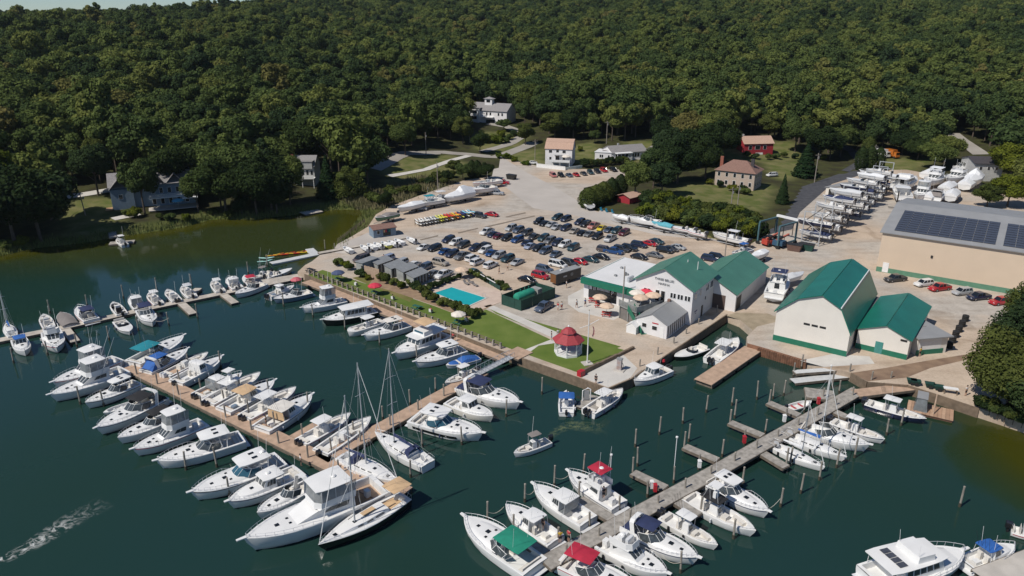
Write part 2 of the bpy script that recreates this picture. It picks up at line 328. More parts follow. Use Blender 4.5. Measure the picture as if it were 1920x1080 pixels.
# ---------------------------------------------------------------- water
def water_mat():
    m = bpy.data.materials.new('harbour_water'); m.use_nodes = True; t = m.node_tree; n = t.nodes; b = n['Principled BSDF']
    b.inputs['IOR'].default_value = 1.33
    at = n.new('ShaderNodeAttribute'); at.attribute_name = 'shoal_reflection'
    tc = n.new('ShaderNodeTexCoord'); nz = n.new('ShaderNodeTexNoise'); nz.inputs['Scale'].default_value = 0.018; nz.inputs['Detail'].default_value = 5; t.links.new(tc.outputs['Object'], nz.inputs['Vector'])
    r = n.new('ShaderNodeValToRGB'); r.color_ramp.elements[0].position = 0.35; r.color_ramp.elements[1].position = 0.65
    r.color_ramp.elements[0].color = (0.012, 0.035, 0.025, 1); r.color_ramp.elements[1].color = (0.012, 0.037, 0.035, 1); t.links.new(nz.outputs['Fac'], r.inputs[0])
    r2 = n.new('ShaderNodeValToRGB'); r2.color_ramp.elements[0].position = 0.0; r2.color_ramp.elements[1].position = 1.0
    r2.color_ramp.elements[0].color = (0.024, 0.034, 0.003, 1); r2.color_ramp.elements[1].color = (0.052, 0.050, 0.007, 1); t.links.new(at.outputs['Fac'], r2.inputs[0])
    ss = n.new('ShaderNodeMapRange'); ss.inputs['From Min'].default_value = 0.12; ss.inputs['From Max'].default_value = 0.55; t.links.new(at.outputs['Fac'], ss.inputs[0])
    mx = n.new('ShaderNodeMix'); mx.data_type = 'RGBA'; t.links.new(ss.outputs[0], mx.inputs[0]); t.links.new(r.outputs[0], mx.inputs[6]); t.links.new(r2.outputs[0], mx.inputs[7]); t.links.new(mx.outputs[2], b.inputs['Base Color'])
    w1 = n.new('ShaderNodeTexNoise'); w1.inputs['Scale'].default_value = 0.9; w1.inputs['Detail'].default_value = 4; w1.inputs['Distortion'].default_value = 0.6; t.links.new(tc.outputs['Object'], w1.inputs['Vector'])
    bp = n.new('ShaderNodeBump'); bp.inputs['Distance'].default_value = 0.10; t.links.new(w1.outputs['Fac'], bp.inputs['Height'])
    wn = n.new('ShaderNodeTexNoise'); wn.inputs['Scale'].default_value = 0.03; wn.inputs['Detail'].default_value = 3; wn.inputs['Distortion'].default_value = 1.0; t.links.new(tc.outputs['Object'], wn.inputs['Vector'])     # wind patches
    for tgt, lo, hi in ((b.inputs['Roughness'], 0.015, 0.13), (bp.inputs['Strength'], 0.03, 0.16)):
        mr = n.new('ShaderNodeMapRange'); mr.inputs['From Min'].default_value = 0.38; mr.inputs['From Max'].default_value = 0.62; mr.inputs['To Min'].default_value = lo; mr.inputs['To Max'].default_value = hi; t.links.new(wn.outputs['Fac'], mr.inputs[0]); t.links.new(mr.outputs[0], tgt)
    t.links.new(bp.outputs[0], b.inputs['Normal']); return m
wx = np.concatenate([[-1300, -500], np.arange(-220, 200, 4), [330, 700]]); wy = np.concatenate([[-400, -100, 20], np.arange(40, 240, 4)])
ax_, ay_ = np.meshgrid(wx, wy); wp = np.stack([ax_.ravel(), ay_.ravel()], 1)
dsh = -sdist(wp, water_poly)
# shallow, weedy bottom: the upper creek, the far bank (tree reflection painted into both), and the cove at the right edge
creek = np.clip((wp[:, 1] - 150) / 26 + np.clip((-wp[:, 0] - 60) / 200, 0, 0.25), 0, 1) * np.clip((-wp[:, 0] - 15) / 20, 0, 1) * 0.42
cove = np.clip(1 - np.hypot((wp[:, 0] - 80) / 27, (wp[:, 1] - 82) / 27), 0, 1) * 1.1
near = np.clip(1 - dsh / 7.0, 0, 1) * (0.42 + 0.35 * (wp[:, 1] > 150))
shoal_reflection = np.clip(np.maximum(np.maximum(creek + near * 0.5 * (creek > 0.05), cove), near * 0.6), 0, 1)
mw = bpy.data.meshes.new('water'); ii = np.arange(len(wp)).reshape(len(wy), len(wx))
mw.from_pydata(np.column_stack([wp, np.zeros(len(wp))]).tolist(), [], np.stack([ii[:-1, :-1], ii[:-1, 1:], ii[1:, 1:], ii[1:, :-1]], -1).reshape(-1, 4).tolist())
a = mw.attributes.new('shoal_reflection', 'FLOAT', 'POINT'); a.data.foreach_set('value', shoal_reflection.astype(np.float32))
mw.materials.append(water_mat()); wo = bpy.data.objects.new('water', mw); C.objects.link(wo); tag(wo, kind='structure')

def foam_mat(name, thr, dens, col):
    m = bpy.data.materials.new(name); m.use_nodes = True; t = m.node_tree; n = t.nodes; b = n['Principled BSDF']; b.inputs['Base Color'].default_value = (*col, 1); b.inputs['Roughness'].default_value = 0.5
    at = n.new('ShaderNodeAttribute'); at.attribute_name = 'froth'
    tc = n.new('ShaderNodeTexCoord'); nz = n.new('ShaderNodeTexNoise'); nz.inputs['Scale'].default_value = 0.9; nz.inputs['Detail'].default_value = 9; nz.inputs['Distortion'].default_value = 2.0; nz.inputs['Roughness'].default_value = 0.55
    t.links.new(tc.outputs['Object'], nz.inputs['Vector'])
    a1 = n.new('ShaderNodeMath'); a1.operation = 'SUBTRACT'; t.links.new(nz.outputs['Fac'], a1.inputs[0]); a1.inputs[1].default_value = thr
    a2 = n.new('ShaderNodeMath'); a2.operation = 'MULTIPLY'; a2.use_clamp = True; a2.inputs[1].default_value = dens; t.links.new(a1.outputs[0], a2.inputs[0])
    a3 = n.new('ShaderNodeMath'); a3.operation = 'MULTIPLY'; t.links.new(a2.outputs[0], a3.inputs[0]); t.links.new(at.outputs['Fac'], a3.inputs[1]); t.links.new(a3.outputs[0], b.inputs['Alpha']); return m
def foam(name, pts, w0, w1, m, label):
    pts = [P(*p) for p in pts]; mb = MB(); secs = []; fr = []
    N = 40
    for i in range(N + 1):
        s = i / N * (len(pts) - 1); k = min(int(s), len(pts) - 2); p = pts[k].lerp(pts[k + 1], s - k); d = (pts[k + 1] - pts[k]).normalized(); q = Vector((-d.y, d.x, 0)); ww = w0 + (w1 - w0) * i / N
        secs.append([p + q * ww * (j / 4 - 1) + Vector((0, 0, 0.012)) for j in range(9)]); fr += [max(0, 1 - abs(j / 4 - 1)) ** 0.7 * min(1, i / 5, (N - i) / 14) * (0.55 + 0.45 * math.sin(i * 0.9 + j * 0.7) ** 2) for j in range(9)]
    mb.loft(secs); o = mb.obj(name, m); a = o.data.attributes.new('froth', 'FLOAT', 'POINT'); a.data.foreach_set('value', fr); tag(o, label, 'wake', kind='stuff')
WK = foam_mat('white_foam', 0.46, 6, (0.58, 0.60, 0.58))
foam('wake_foam', [(-60, 1070), (20, 1042), (60, 1022), (95, 1000), (135, 975), (205, 938)], 0.9, 2.0, WK, 'white boat wake curling in from the lower left corner')
foam('wake_foam', [(1025, 825), (1045, 808), (1068, 797), (1095, 800), (1145, 806)], 0.5, 2.0, foam_mat('green_propeller_wash', 0.40, 2.6, (0.24, 0.29, 0.14)), 'pale green wash behind the moving centre console boat')

# ---------------------------------------------------------------- sheets laid on the yard
def ymat(name, c1, c2, sc): return mat(name, c1, 0.95, col2=c2, scale=sc, detail=8, spec=0.1)
GRASS = ymat('mown_grass', (0.082, 0.130, 0.024), (0.140, 0.180, 0.046), 0.22)
GRASSD = ymat('dry_grass', (0.13, 0.13, 0.04), (0.20, 0.17, 0.07), 0.3)
ASPH = ymat('asphalt', (0.055, 0.057, 0.065), (0.085, 0.087, 0.095), 0.6)
ROADG = ymat('worn_grey_road', (0.27, 0.25, 0.225), (0.34, 0.32, 0.29), 0.15)
GRAVEL = ymat('grey_gravel', (0.385, 0.355, 0.325), (0.455, 0.42, 0.385), 0.12)
PALE = ymat('pale_concrete', (0.46, 0.44, 0.41), (0.56, 0.54, 0.50), 0.4)
WET = ymat('damp_brown_ramp', (0.17, 0.115, 0.085), (0.27, 0.19, 0.13), 0.5)
POOLD = ymat('pool_paving', (0.46, 0.36, 0.30), (0.54, 0.44, 0.37), 0.7)
MUD = ymat('wet_shore_sand', (0.24, 0.20, 0.14), (0.36, 0.30, 0.22), 0.5)
def sheet(name, pts, m, k=1, z=YZ):
    p = W(pts, z); n = len(p); mb = MB().add([(x, y, z + 0.004 * k) for x, y in p], [tuple(range(n))]); return struct(name, mb, m)
sheet('garden_bed', [(692, 533), (747, 550), (815, 573), (852, 587), (877, 596), (911, 579), (940, 566), (882, 588), (800, 556), (770, 538), (700, 522)], mat('bark_mulch', (0.20, 0.13, 0.085), 0.95, col2=(0.30, 0.21, 0.13), scale=0.8), 5)
lw = sheet('lawn', [(576, 516), (605, 506), (692, 534), (747, 551), (815, 574), (852, 588), (877, 597), (911, 580), (1040, 640), (1155, 652), (1170, 656), (1088, 700), (946, 650)], GRASS, 1)
sheet('lawn', [(917, 578), (1165, 650), (1110, 668), (1060, 640), (930, 588)], GRASS, 2)
sheet('lawn', [(660, 521), (700, 512), (745, 522), (775, 560), (768, 566)], GRASSD, 2)
sheet('path', [(907, 574), (920, 571), (1062, 630), (1050, 640)], PALE, 3)
sheet('path', [(968, 662), (980, 670), (1010, 648), (1062, 640), (1050, 630)], PALE, 4)
sheet('pavement', [(1065, 555), (1094, 540), (1110, 556), (1190, 580), (1150, 600), (1085, 585), (1065, 570)], PALE, 1)
sheet('pavement', [(1092, 708), (1140, 726), (1182, 708), (1195, 690), (1165, 662), (1125, 680)], PALE, 1)
sheet('pavement', [(1500, 676), (1545, 688), (1640, 682), (1630, 668), (1560, 664)], PALE, 1)
sheet('path', [(1597, 699), (1627, 715), (1700, 708), (1745, 690), (1840, 668), (1840, 660), (1740, 676), (1660, 690)], WET, 2)
sheet('path', [(1362, 592), (1388, 600), (1412, 620), (1420, 612), (1470, 600), (1440, 588), (1380, 586)], MUD, 2)
sheet('road', [(925, 300), (945, 297), (985, 322), (1030, 345), (1090, 380), (1120, 398), (1250, 430), (1320, 450), (1230, 440), (1060, 400), (1000, 390), (960, 360), (920, 330)], GRAVEL, 1)
sheet('road', [(1455, 372), (1480, 335), (1530, 320), (1640, 320), (1560, 345), (1500, 398), (1485, 430), (1440, 440)], ASPH, 1)
sheet('pavement', [(1130, 388), (1165, 386), (1215, 408), (1175, 412), (1120, 400)], GRAVEL, 2)
sheet('lawn', [(1175, 407), (1230, 400), (1330, 420), (1400, 450), (1395, 462), (1290, 436)], GRASSD, 2)
sheet('pavement', [(632, 462), (690, 436), (760, 440), (790, 452), (650, 476), (628, 474)], GRAVEL, 2)
for q in ([(787, 449), (821, 441), (822, 443), (789, 451)], [(858, 436), (896, 427), (897, 429), (860, 438)], [(908, 425), (1002, 404), (1003, 406), (910, 427)], [(948, 406), (985, 398), (986, 400), (950, 408)]):
    sheet('parking_line', q, mat('timber_kerb', (0.2, 0.16, 0.12)), 3)
def ribbon(name, pts, width, m, lift=0.12):
    q = [PT(*p) for p in pts]; secs = []
    for k in range(len(q) - 1):
        n = max(2, int((q[k + 1] - q[k]).length / 3))
        for i in range(n + (k == len(q) - 2)):
            p = q[k].lerp(q[k + 1], i / n); d = (q[k + 1] - q[k]).normalized(); s = Vector((-d.y, d.x, 0)).normalized()
            secs.append([(p.x + s.x * o, p.y + s.y * o, H(p.x + s.x * o, p.y + s.y * o) + lift) for o in (-width / 2, -width / 4, 0, width / 4, width / 2)])
    return struct(name, MB().loft(secs), m)
ROAD_PX = [[(700, 318), (760, 288), (830, 286), (880, 290), (930, 296), (960, 285), (1000, 268)], [(730, 331), (800, 318), (850, 300), (880, 292)], [(905, 285), (960, 268), (985, 252), (950, 238), (915, 232)],
           [(1195, 300), (1240, 272), (1290, 250), (1330, 240)], [(1590, 325), (1620, 305), (1600, 285), (1580, 275)], [(1840, 290), (1800, 262), (1785, 250)], [(110, 373), (160, 366), (205, 358)], [(212, 412), (262, 402)]]
for i, (l, wd, m) in enumerate(zip(ROAD_PX, (6, 3.2, 4.5, 6.5, 5, 6, 3.5, 3), (ROADG, PALE, ROADG, ROADG, ASPH, ROADG, PALE, PALE))): ribbon('road' if i in (0, 3, 4) else 'path', l, wd, m)
# fringe of bare timber bulkhead along the quays
def edge_wall(name, pts, m, h0=-1.5, h1=0.0, th=0.22):
    p = [P(x, y, YZ) for x, y in pts]; mb = MB()
    for a, b in zip(p[:-1], p[1:]):
        d = (b - a).normalized(); q = Vector((d.y, -d.x, 0)) * th
        mb.hexa([(a.x, a.y, h0), (a.x + q.x, a.y + q.y, h0), (b.x + q.x, b.y + q.y, h0), (b.x, b.y, h0), (a.x, a.y, YZ + h1), (a.x + q.x, a.y + q.y, YZ + h1), (b.x + q.x, b.y + q.y, YZ + h1), (b.x, b.y, YZ + h1)])
    return mb.obj(name, m)
TIMB = mat('bulkhead_timber', (0.155, 0.115, 0.08), 0.9, var=0.25, scale=1.5, bump=0.3)
tag(edge_wall('bulkhead', [(572, 514), (940, 658)], TIMB, h1=0.06), 'long timber bulkhead along the lawn and boardwalk', 'bulkhead')
tag(edge_wall('bulkhead', [(940, 658), (1087, 709)], TIMB, h1=0.10), 'timber bulkhead below the lawn with the red-roofed gazebo', 'bulkhead')
tag(edge_wall('bulkhead', [(1087, 709), (1140, 728), (1183, 710)], TIMB, h1=0.08), 'timber edge of the concrete fuel dock', 'bulkhead')
tag(edge_wall('bulkhead', [(1183, 710), (1362, 590)], TIMB, h1=0.12), 'timber quay beside the white main building', 'bulkhead')
b_ = tag(edge_wall('bulkhead', [(1402, 644), (1424, 650), (1512, 676)], mat('rusty_sheet_piling', (0.20, 0.10, 0.06), 0.9, var=0.35, scale=1.5), h1=0.05), 'rusty sheet piling below the big green-roofed barn', 'bulkhead')
_a, _b = P(1424, 650, YZ), P(1512, 676, YZ)
for i in range(22):
    p = _a.lerp(_b, i / 21); d = (_b - _a).normalized(); q = Vector((d.y, -d.x, 0)) * 0.42
    MB().box(p.x + q.x - 0.13, p.x + q.x + 0.13, p.y + q.y - 0.13, p.y + q.y + 0.13, -1.5, YZ + 0.02).obj('sheet_rib', MATS['rusty_sheet_piling'], b_)
tag(edge_wall('bulkhead', [(1597, 699), (1627, 716), (1702, 722), (1765, 742), (1837, 766)], TIMB, h1=0.05), 'low timber edge beside the damp brown ramp', 'bulkhead')

# ---------------------------------------------------------------- boats
class Hull:
    def __init__(s, L, B, fb, full=0.42, power=2.3, stern=0.93, rake=0.10, sheer=0.38):
        s.L, s.B, s.fb, s.full, s.power, s.st, s.rk, s.sh = L, B, fb, full, power, stern, rake * L, sheer
    def b(s, t):
        if t < s.full: return s.B / 2 * (s.st + (1 - s.st) * math.sin(t / s.full * math.pi / 2))
        return max(0.03, s.B / 2 * (1 - ((t - s.full) / (1 - s.full)) ** s.power))
    def z(s, t): return s.fb * (1 + s.sh * t ** 2.2)
    def x(s, t): return -s.L / 2 + t * s.L
    def sec(s, t):
        b, z, x = s.b(t), s.z(t), s.x(t); r = s.rk * t ** 5; bw = b * (0.90 - 0.42 * t ** 3)
        k = -0.45 + 0.3 * t ** 6
        h = [(x, b, z), (x - r * 0.25, b * 0.985 * (1 - 0.05 * t ** 3), z * 0.66), (x - r * 0.7, bw + (b - bw) * 0.35, z * 0.28), (x - r, bw, 0.0)]
        return h + [(x - r * 1.25, 0, k)] + [(p[0], -p[1], p[2]) for p in h[::-1]]
def rail(mb, h, t0, t1, hz=0.55, n=9, r=0.025, inset=0.10, close=True):
    def pt(t, s, dz): return (h.x(t) - 0.05, s * max(0.02, h.b(t) - inset), h.z(t) + dz)
    ts = [t0 + (t1 - t0) * (i / (n - 1)) ** 0.8 for i in range(n)]
    top = [pt(t, 1, hz if i else 0.1) for i, t in enumerate(ts)] + ([pt(t, -1, hz if i else 0.1) for i, t in reversed(list(enumerate(ts)))])
    mb.tube(top, r, 4)
    for i, t in enumerate(ts[1:], 1):
        for s in (1, -1): mb.tube([pt(t, s, 0.03), pt(t, s, hz)], r * 0.8, 4)
def canopy(mb, x0, x1, hw, z, th=0.09, crown=0.14, nose=0.0, n=7, front_w=0.85):
    """a slightly domed roof slab"""
    secs = []
    for i in range(7):
        u = i / 6; x = x0 + (x1 - x0) * u; ww = hw * (1 - (1 - front_w) * u ** 3) * (0.94 if i in (0, 6) else 1); cz = crown * (1 - (2 * u - 1) ** 4) - nose * u ** 2
        top = [(x, ww * (2 * j / (n - 1) - 1), z + th + cz * (1 - (2 * j / (n - 1) - 1) ** 2)) for j in range(n)]
        bot = [(p[0], p[1] * 0.98, z - nose * u ** 2 + (0.02 if 0 < j < n - 1 else 0)) for j, p in enumerate(top)]
        secs.append(top + bot[::-1])
    mb.loft(secs, True, True, True); return mb
def house(p, nm, x0, x1, xt, w0, w1, z0, z1, m, xa=None, parent=None, wins=(), front=3, wm=BOATG, xb=None):
    """cabin with raked front: x0 aft, x1 front foot, xt front top, w half widths; wins (u0,u1,v0,v1) on each side"""
    xa = x0 if xa is None else xa; wf = w0 * 0.86 if xb is None else xb
    q = [(x0, -w0, z0), (x1, -wf, z0), (x1, wf, z0), (x0, w0, z0), (xa, -w1, z1), (xt, -w1 * 0.9, z1), (xt, w1 * 0.9, z1), (xa, w1, z1)]
    o = MB().hexa(q).obj(nm, m, p)
    R_ = (q[0], q[1], q[5], q[4]); L_ = (q[2], q[3], q[7], q[6]); F_ = (q[1], q[2], q[6], q[5]); A_ = (q[3], q[0], q[4], q[7])
    for (u0, u1, v0, v1) in wins:
        MB().panel(R_, u0, u1, v0, v1).obj('window', wm, o); MB().panel(L_, 1 - u1, 1 - u0, v0, v1).obj('window', wm, o)
    for k in range(front): MB().panel(F_, (k + 0.10) / front, (k + 0.92) / front, 0.42, 0.90).obj('windshield_pane', wm, o)
    return o, A_
def outboard(p, x, y, m, s=1.0):
    o = MB().loft([[(x + dx * s, y + w * s * c_, z * s + 0.15) for dx, c_ in ((-0.55, -1), (0.02, -1), (0.10, 0), (0.02, 1), (-0.55, 1), (-0.62, 0))] for z, w in ((0.45, 0.20), (0.75, 0.25), (1.10, 0.24), (1.28, 0.14))], True, True, True).obj('outboard', m, p, True)
    MB().box(x - 0.38 * s, x - 0.12 * s, y - 0.07 * s, y + 0.07 * s, -0.5, 0.65 * s).obj('leg', OUTB, o)
def posts(p, pts, r=0.035, m=STEEL, nm='top_post'):
    for a, b in pts: MB().tube([a, b], r, 4).obj(nm, m, p)
def bimini(p, x0, x1, hw, z, zb, m, nm='bimini'):
    canopy(MB(), x0, x1, hw, z, 0.05, 0.18, 0, 7, 1.0).obj(nm, m, p, True, 60)
    xm = (x0 + x1) / 2; e = [((xm, s * hw * 1.0, zb), (x, s * hw * 0.96, z)) for s in (1, -1) for x in (x0 + 0.08, xm, x1 - 0.08)]
    posts(p, e, 0.022)
def make_boat(kind, L, root, o):
    g = o.get; m = g('hull', GEL); top = g('deck', GEL); can = g('canvas', NAVYC)
    ratio = {'sail': 0.29, 'skiff': 0.36, 'cc': 0.31, 'cat': 0.36, 'run': 0.34, 'tender': 0.42}.get(kind, 0.362)
    B = min(max(L * ratio, 1.7), 5.0) * g('wide', 1.0); fb = (0.36 + 0.075 * L) * {'sail': 0.86, 'skiff': 0.62, 'cc': 0.85, 'run': 0.78, 'tender': 0.55}.get(kind, 1.0)
    if kind == 'sail': h = Hull(L, B, fb, 0.45, 1.75, 0.72, 0.07, 0.20)
    elif kind in ('skiff', 'tender'): h = Hull(L, B, fb, 0.45, 2.6, 0.9, 0.06, 0.25)
    elif kind == 'cat': h = Hull(L, B, fb, 0.6, 5.0, 0.95, 0.04, 0.25)
    else: h = Hull(L, B, fb, 0.42, 3.15, 0.92, 0.065, 0.33)
    ts = [0, 0.06, 0.15, 0.3, 0.45, 0.58, 0.7, 0.8, 0.88, 0.94, 0.98, 1.0]
    MB().loft([h.sec(t) for t in ts], False, True).obj('hull', m, root, True, 50)
    bs = MB()
    for s in (1, -1): bs.loft([[(h.sec(t)[3][0], s * (h.sec(t)[3][1] + 0.012), 0.0), (h.sec(t)[3][0] + 0.02, s * (h.sec(t)[3][1] * 0.97 + h.sec(t)[2][1] * 0.03 + 0.03), 0.10 + 0.1 * (kind == 'sail'))] for t in ts])
    bs.obj('boot_stripe', g('boot', BOOT), root)
    k_ = sum(map(ord, o.get('id', '')))
    if kind in ('express', 'fly', 'cc', 'pilot', 'run') and k_ % 5 < 3:
        sm_ = (NAVYC, BLACKC, REDC)[k_ % 5]
        for s in (1, -1): MB().loft([[(q[0][0], s * (q[0][1] + 0.012), q[0][2] - dz) for dz in (0.05, 0.13)] for q in (h.sec(t) for t in ts[1:-1])]).obj('sheer_stripe', sm_, root)
    if L > 6.5:
        for t in (0.22, 0.5): MB().lathe([(0.02, 0), (0.12, 0.06), (0.12, 0.5), (0.02, 0.56)], 7, (h.x(t), -h.b(t) - 0.12, 0.2 + 0.1 * fb)).obj('fender', (GEL3, NAVYC, BLACKC)[k_ % 3], root, True)
    # deck with its recessed cockpit
    tc = {'express': 0.43, 'fly': 0.27, 'cc': 0.88, 'cat': 0.84, 'pilot': 0.42, 'trawler': 0.20, 'sail': 0.24, 'skiff': 0.84, 'run': 0.5, 'tender': 0.9, 'covered': 0.1}[kind]
    ga = min(0.30, B * 0.10) if kind not in ('sail',) else B * 0.20
    zf = 0.32 + 0.02 * L if kind not in ('skiff', 'tender') else 0.12
    if kind == 'sail': zf = fb - 0.4
    def dsec(t, cz):
        b, z, x = h.b(t), h.z(t), h.x(t); gg = min(ga, b * 0.75)
        if cz is None: r = [(x, b, z), (x, b - 0.03, z + 0.07), (x, b - gg, z + 0.06), (x, (b - gg) * 0.5, z + 0.06 + 0.05 * min(1, b))]
        else: r = [(x, b, z), (x, b - 0.03, z + 0.07), (x, b - gg, z + 0.07), (x, b - gg - 0.02, cz)]
        return r + [(p[0], -p[1], p[2]) for p in r[::-1]]
    dk = [dsec(0, None), dsec(0.035, None), dsec(0.036, zf)] + [dsec(tc * q, zf) for q in (0.25, 0.5, 0.75, 0.9)] + [dsec(tc, zf + (0.25 if kind == 'cc' else 0)), dsec(tc + 0.001, None)]
    dk += [dsec(tc + (1 - tc) * q, None) for q in (0.15, 0.3, 0.45, 0.6, 0.72, 0.84, 0.93, 1.0)]
    MB().loft(dk).obj('deck', g('deckm', top if kind not in ('cc', 'cat') else NONSKID), root, True, 30)
    if g('sole'):
        b = h.b(0.1) - ga - 0.06; MB().box(h.x(0.05), h.x(tc * 0.97), -b * 0.98, b * 0.98, zf, zf + 0.012).obj('cockpit_sole', g('sole'), root)
    X = h.x; Z = h.z
    def hatch(t, y, s=0.28):
        z = Z(t) + g('hz', 0.11); MB().box(X(t) - s, X(t) + s, y - s, y + s, z, z + 0.06, 0.03, 0.03).obj('hatch', GLASS, root)
    def bowgear():
        if g('rail', True):
            mb = MB(); rail(mb, h, g('rail0', 0.52), 0.985, g('railh', 0.5)); mb.obj('bow_rail', STEEL, root)
        if g('pulpit', L > 8.5): MB().hexa([(X(0.96), -0.24, Z(1) - 0.02), (X(1) + 0.045 * L, -0.16, Z(1) + 0.05), (X(1) + 0.045 * L, 0.16, Z(1) + 0.05), (X(0.96), 0.24, Z(1) - 0.02), (X(0.96), -0.24, Z(1) + 0.1), (X(1) + 0.045 * L, -0.15, Z(1) + 0.16), (X(1) + 0.045 * L, 0.15, Z(1) + 0.16), (X(0.96), 0.24, Z(1) + 0.1)]).obj('bow_pulpit', GEL, root)
    def platform(): MB().box(X(0) - 0.55, X(0) + 0.02, -B * 0.42, B * 0.42, 0.28, 0.38).obj('swim_platform', g('plat', GEL3), root)
    def seats(x, w, z):
        MB().box(x, x + 0.55, -w, w, z, z + 0.42).obj('bench_seat', g('seat', CUSH), root); MB().box(x - 0.12, x + 0.05, -w, w, z + 0.3, z + 0.85).obj('seat_back', g('seat', CUSH), root)
    def antennas(z, x, n=2, hh=2.6):
        for k in range(n): MB().tube([(x, (k - 0.5) * B * 0.55, z), (x - 0.25, (k - 0.5) * B * 0.6, z + hh)], 0.02, 4).obj('antenna', GEL, root)
    def outriggers(x, z, ln):
        for s in (1, -1): MB().tube([(x, s * B * 0.42, z), (x - ln * 0.42, s * (B * 0.42 + ln * 0.12), z + ln * 0.9)], 0.04, 4, 0.015).obj('outrigger', ALU, root)
    def rods(x, z, n=4):
        for k in range(n): MB().tube([(x, (k - (n - 1) / 2) * 0.4, z), (x - 0.7, (k - (n - 1) / 2) * 0.5, z + 1.9)], 0.016, 3).obj('fishing_rod', BLACK, root)
    def stern_motors(n, s=1.0, mm=None):
        for k in range(n): outboard(root, X(0) - 0.05, (k - (n - 1) / 2) * 0.62 * s, mm or g('motor', OUTB), s)
    if kind == 'express':
        zd = Z(0.55) + 0.08; hw = h.b(0.5) - 0.45
        secs = []
        for t, hh in ((0.40, 0.42), (0.5, 0.40), (0.62, 0.30), (0.74, 0.16), (0.84, 0.05)):
            ww = max(0.15, h.b(t) - 0.42); z = Z(t) + 0.03
            secs.append([(X(t), s * ww * f_, z + hh * e) for s, f_, e in ((1, 1, 0), (1, 0.86, 0.72), (1, 0.5, 0.98), (-1, 0.5, 0.98), (-1, 0.86, 0.72), (-1, 1, 0))])
        MB().loft(secs, True, True, True).obj('cabin_trunk', top, root, True, 50)
        # wraparound windshield
        zb = Z(0.45) + 0.36; zt = zb + 0.55 + 0.02 * L; x1, x0 = X(0.54), X(0.30)
        base = [(x0, hw + 0.12, zb - 0.28), (X(0.44), hw + 0.06, zb - 0.1), (x1, hw * 0.55, zb), (x1 + 0.1, 0, zb), (x1, -hw * 0.55, zb), (X(0.44), -hw - 0.06, zb - 0.1), (x0, -hw - 0.12, zb - 0.28)]
        rk_ = 0.085 * L
        topv = [(p[0] - rk_ * (1 if 1 < i < 5 else 0.6), p[1] * 0.88, zt - (0.35 if i in (0, 6) else 0.06 if i in (1, 5) else 0)) for i, p in enumerate(base)]
        ws = MB().loft([base, topv]).obj('windshield', g('glass', BOATG), root)
        fr = MB(); fr.tube(topv, 0.035, 4)
        for i in range(7): fr.tube([base[i], topv[i]], 0.028, 4)
        fr.obj('frame', GEL, ws)
        seats(X(0.06), hw * 0.85, zf); MB().box(X(0.30), X(0.36), -hw * 0.8, -hw * 0.1, zf, zf + 1.0, 0.05, 0.02).obj('helm_seat', g('seat', CUSH), root)
        tp = g('top', 'hard'); zt2 = zt + 0.62
        if tp == 'hard':
            canopy(MB(), X(0.16), X(0.50), hw * 0.98, zt2, 0.09, 0.12, 0.12).obj('hardtop', g('topm', GEL), root, True, 50)
            posts(root, [((X(0.22), s * (hw + 0.1), Z(0.2)), (X(0.20), s * hw * 0.9, zt2)) for s in (1, -1)] + [(topv[1 if s > 0 else 5], (X(0.44), s * hw * 0.8, zt2)) for s in (1, -1)] + [((X(0.27), s * (hw + 0.1), Z(0.2)), (X(0.30), s * hw * 0.9, zt2)) for s in (1, -1)], 0.05, GEL)
            for s in (-0.35, 0.35): MB().box(X(0.28), X(0.34), s * hw - 0.22, s * hw + 0.22, zt2 + 0.19, zt2 + 0.22).obj('roof_hatch', GLASS, root)
            if g('radar'): MB().lathe([(0.3, 0), (0.33, 0.12), (0.2, 0.24), (0.02, 0.26)], 10, (X(0.2), 0, zt2 + 0.15)).obj('radar_dome', GEL, root, True)
            if g('enclosed'): 
                MB().loft([[(X(0.20), s * (hw + 0.08), Z(0.2) + 0.1), (X(0.42), s * (hw + 0.06), zb - 0.1), (X(0.42), s * hw * 0.84, zt2), (X(0.2), s * hw * 0.9, zt2)] for s in (1, -1)]).obj('side_curtain', ISING, root)
        elif tp == 'arch':
            a = [(X(0.20), hw + 0.16, Z(0.2)), (X(0.16), hw * 0.98, zt2 - 0.1), (X(0.15), hw * 0.6, zt2 + 0.1), (X(0.15), -hw * 0.6, zt2 + 0.1), (X(0.16), -hw * 0.98, zt2 - 0.1), (X(0.20), -hw - 0.16, Z(0.2))]
            MB().loft([[(p[0] - 0.3, p[1], p[2]) for p in a], [(p[0] + 0.25, p[1], p[2] + 0.02) for p in a], [(p[0] + 0.25, p[1] * 0.94, p[2] - 0.1) for p in a], [(p[0] - 0.3, p[1] * 0.94, p[2] - 0.12) for p in a]], False).obj('radar_arch', GEL, root)
            if g('cover', True):
                bimini(root, X(0.2), X(0.45), hw * 0.95, zt2 - 0.12, zb, can)
            if g('aft_cover'): 
                MB().loft([[(X(0.02), y * (h.b(0.05) - 0.1), Z(0) + 0.1 + e) for y, e in ((-1, 0), (-0.6, 0.25), (0.6, 0.25), (1, 0))], [(X(0.19), y * (hw + 0.05), Z(0.2) + 0.3 + e) for y, e in ((-1, 0), (-0.8, 1.1), (0.8, 1.1), (1, 0))]]).obj('cockpit_cover', can, root)
        elif tp == 'bimini': bimini(root, X(0.10), X(0.44), hw, zt2 - 0.05, Z(0.3), can)
        g_ = g('hz', 0.42); o['hz'] = 0.34; hatch(0.64, 0, 0.26); o['hz'] = 0.14; hatch(0.78, 0, 0.2); o['hz'] = g_
        if L > 10: o['hz'] = 0.33; hatch(0.60, hw * 0.5, 0.16); hatch(0.60, -hw * 0.5, 0.16)
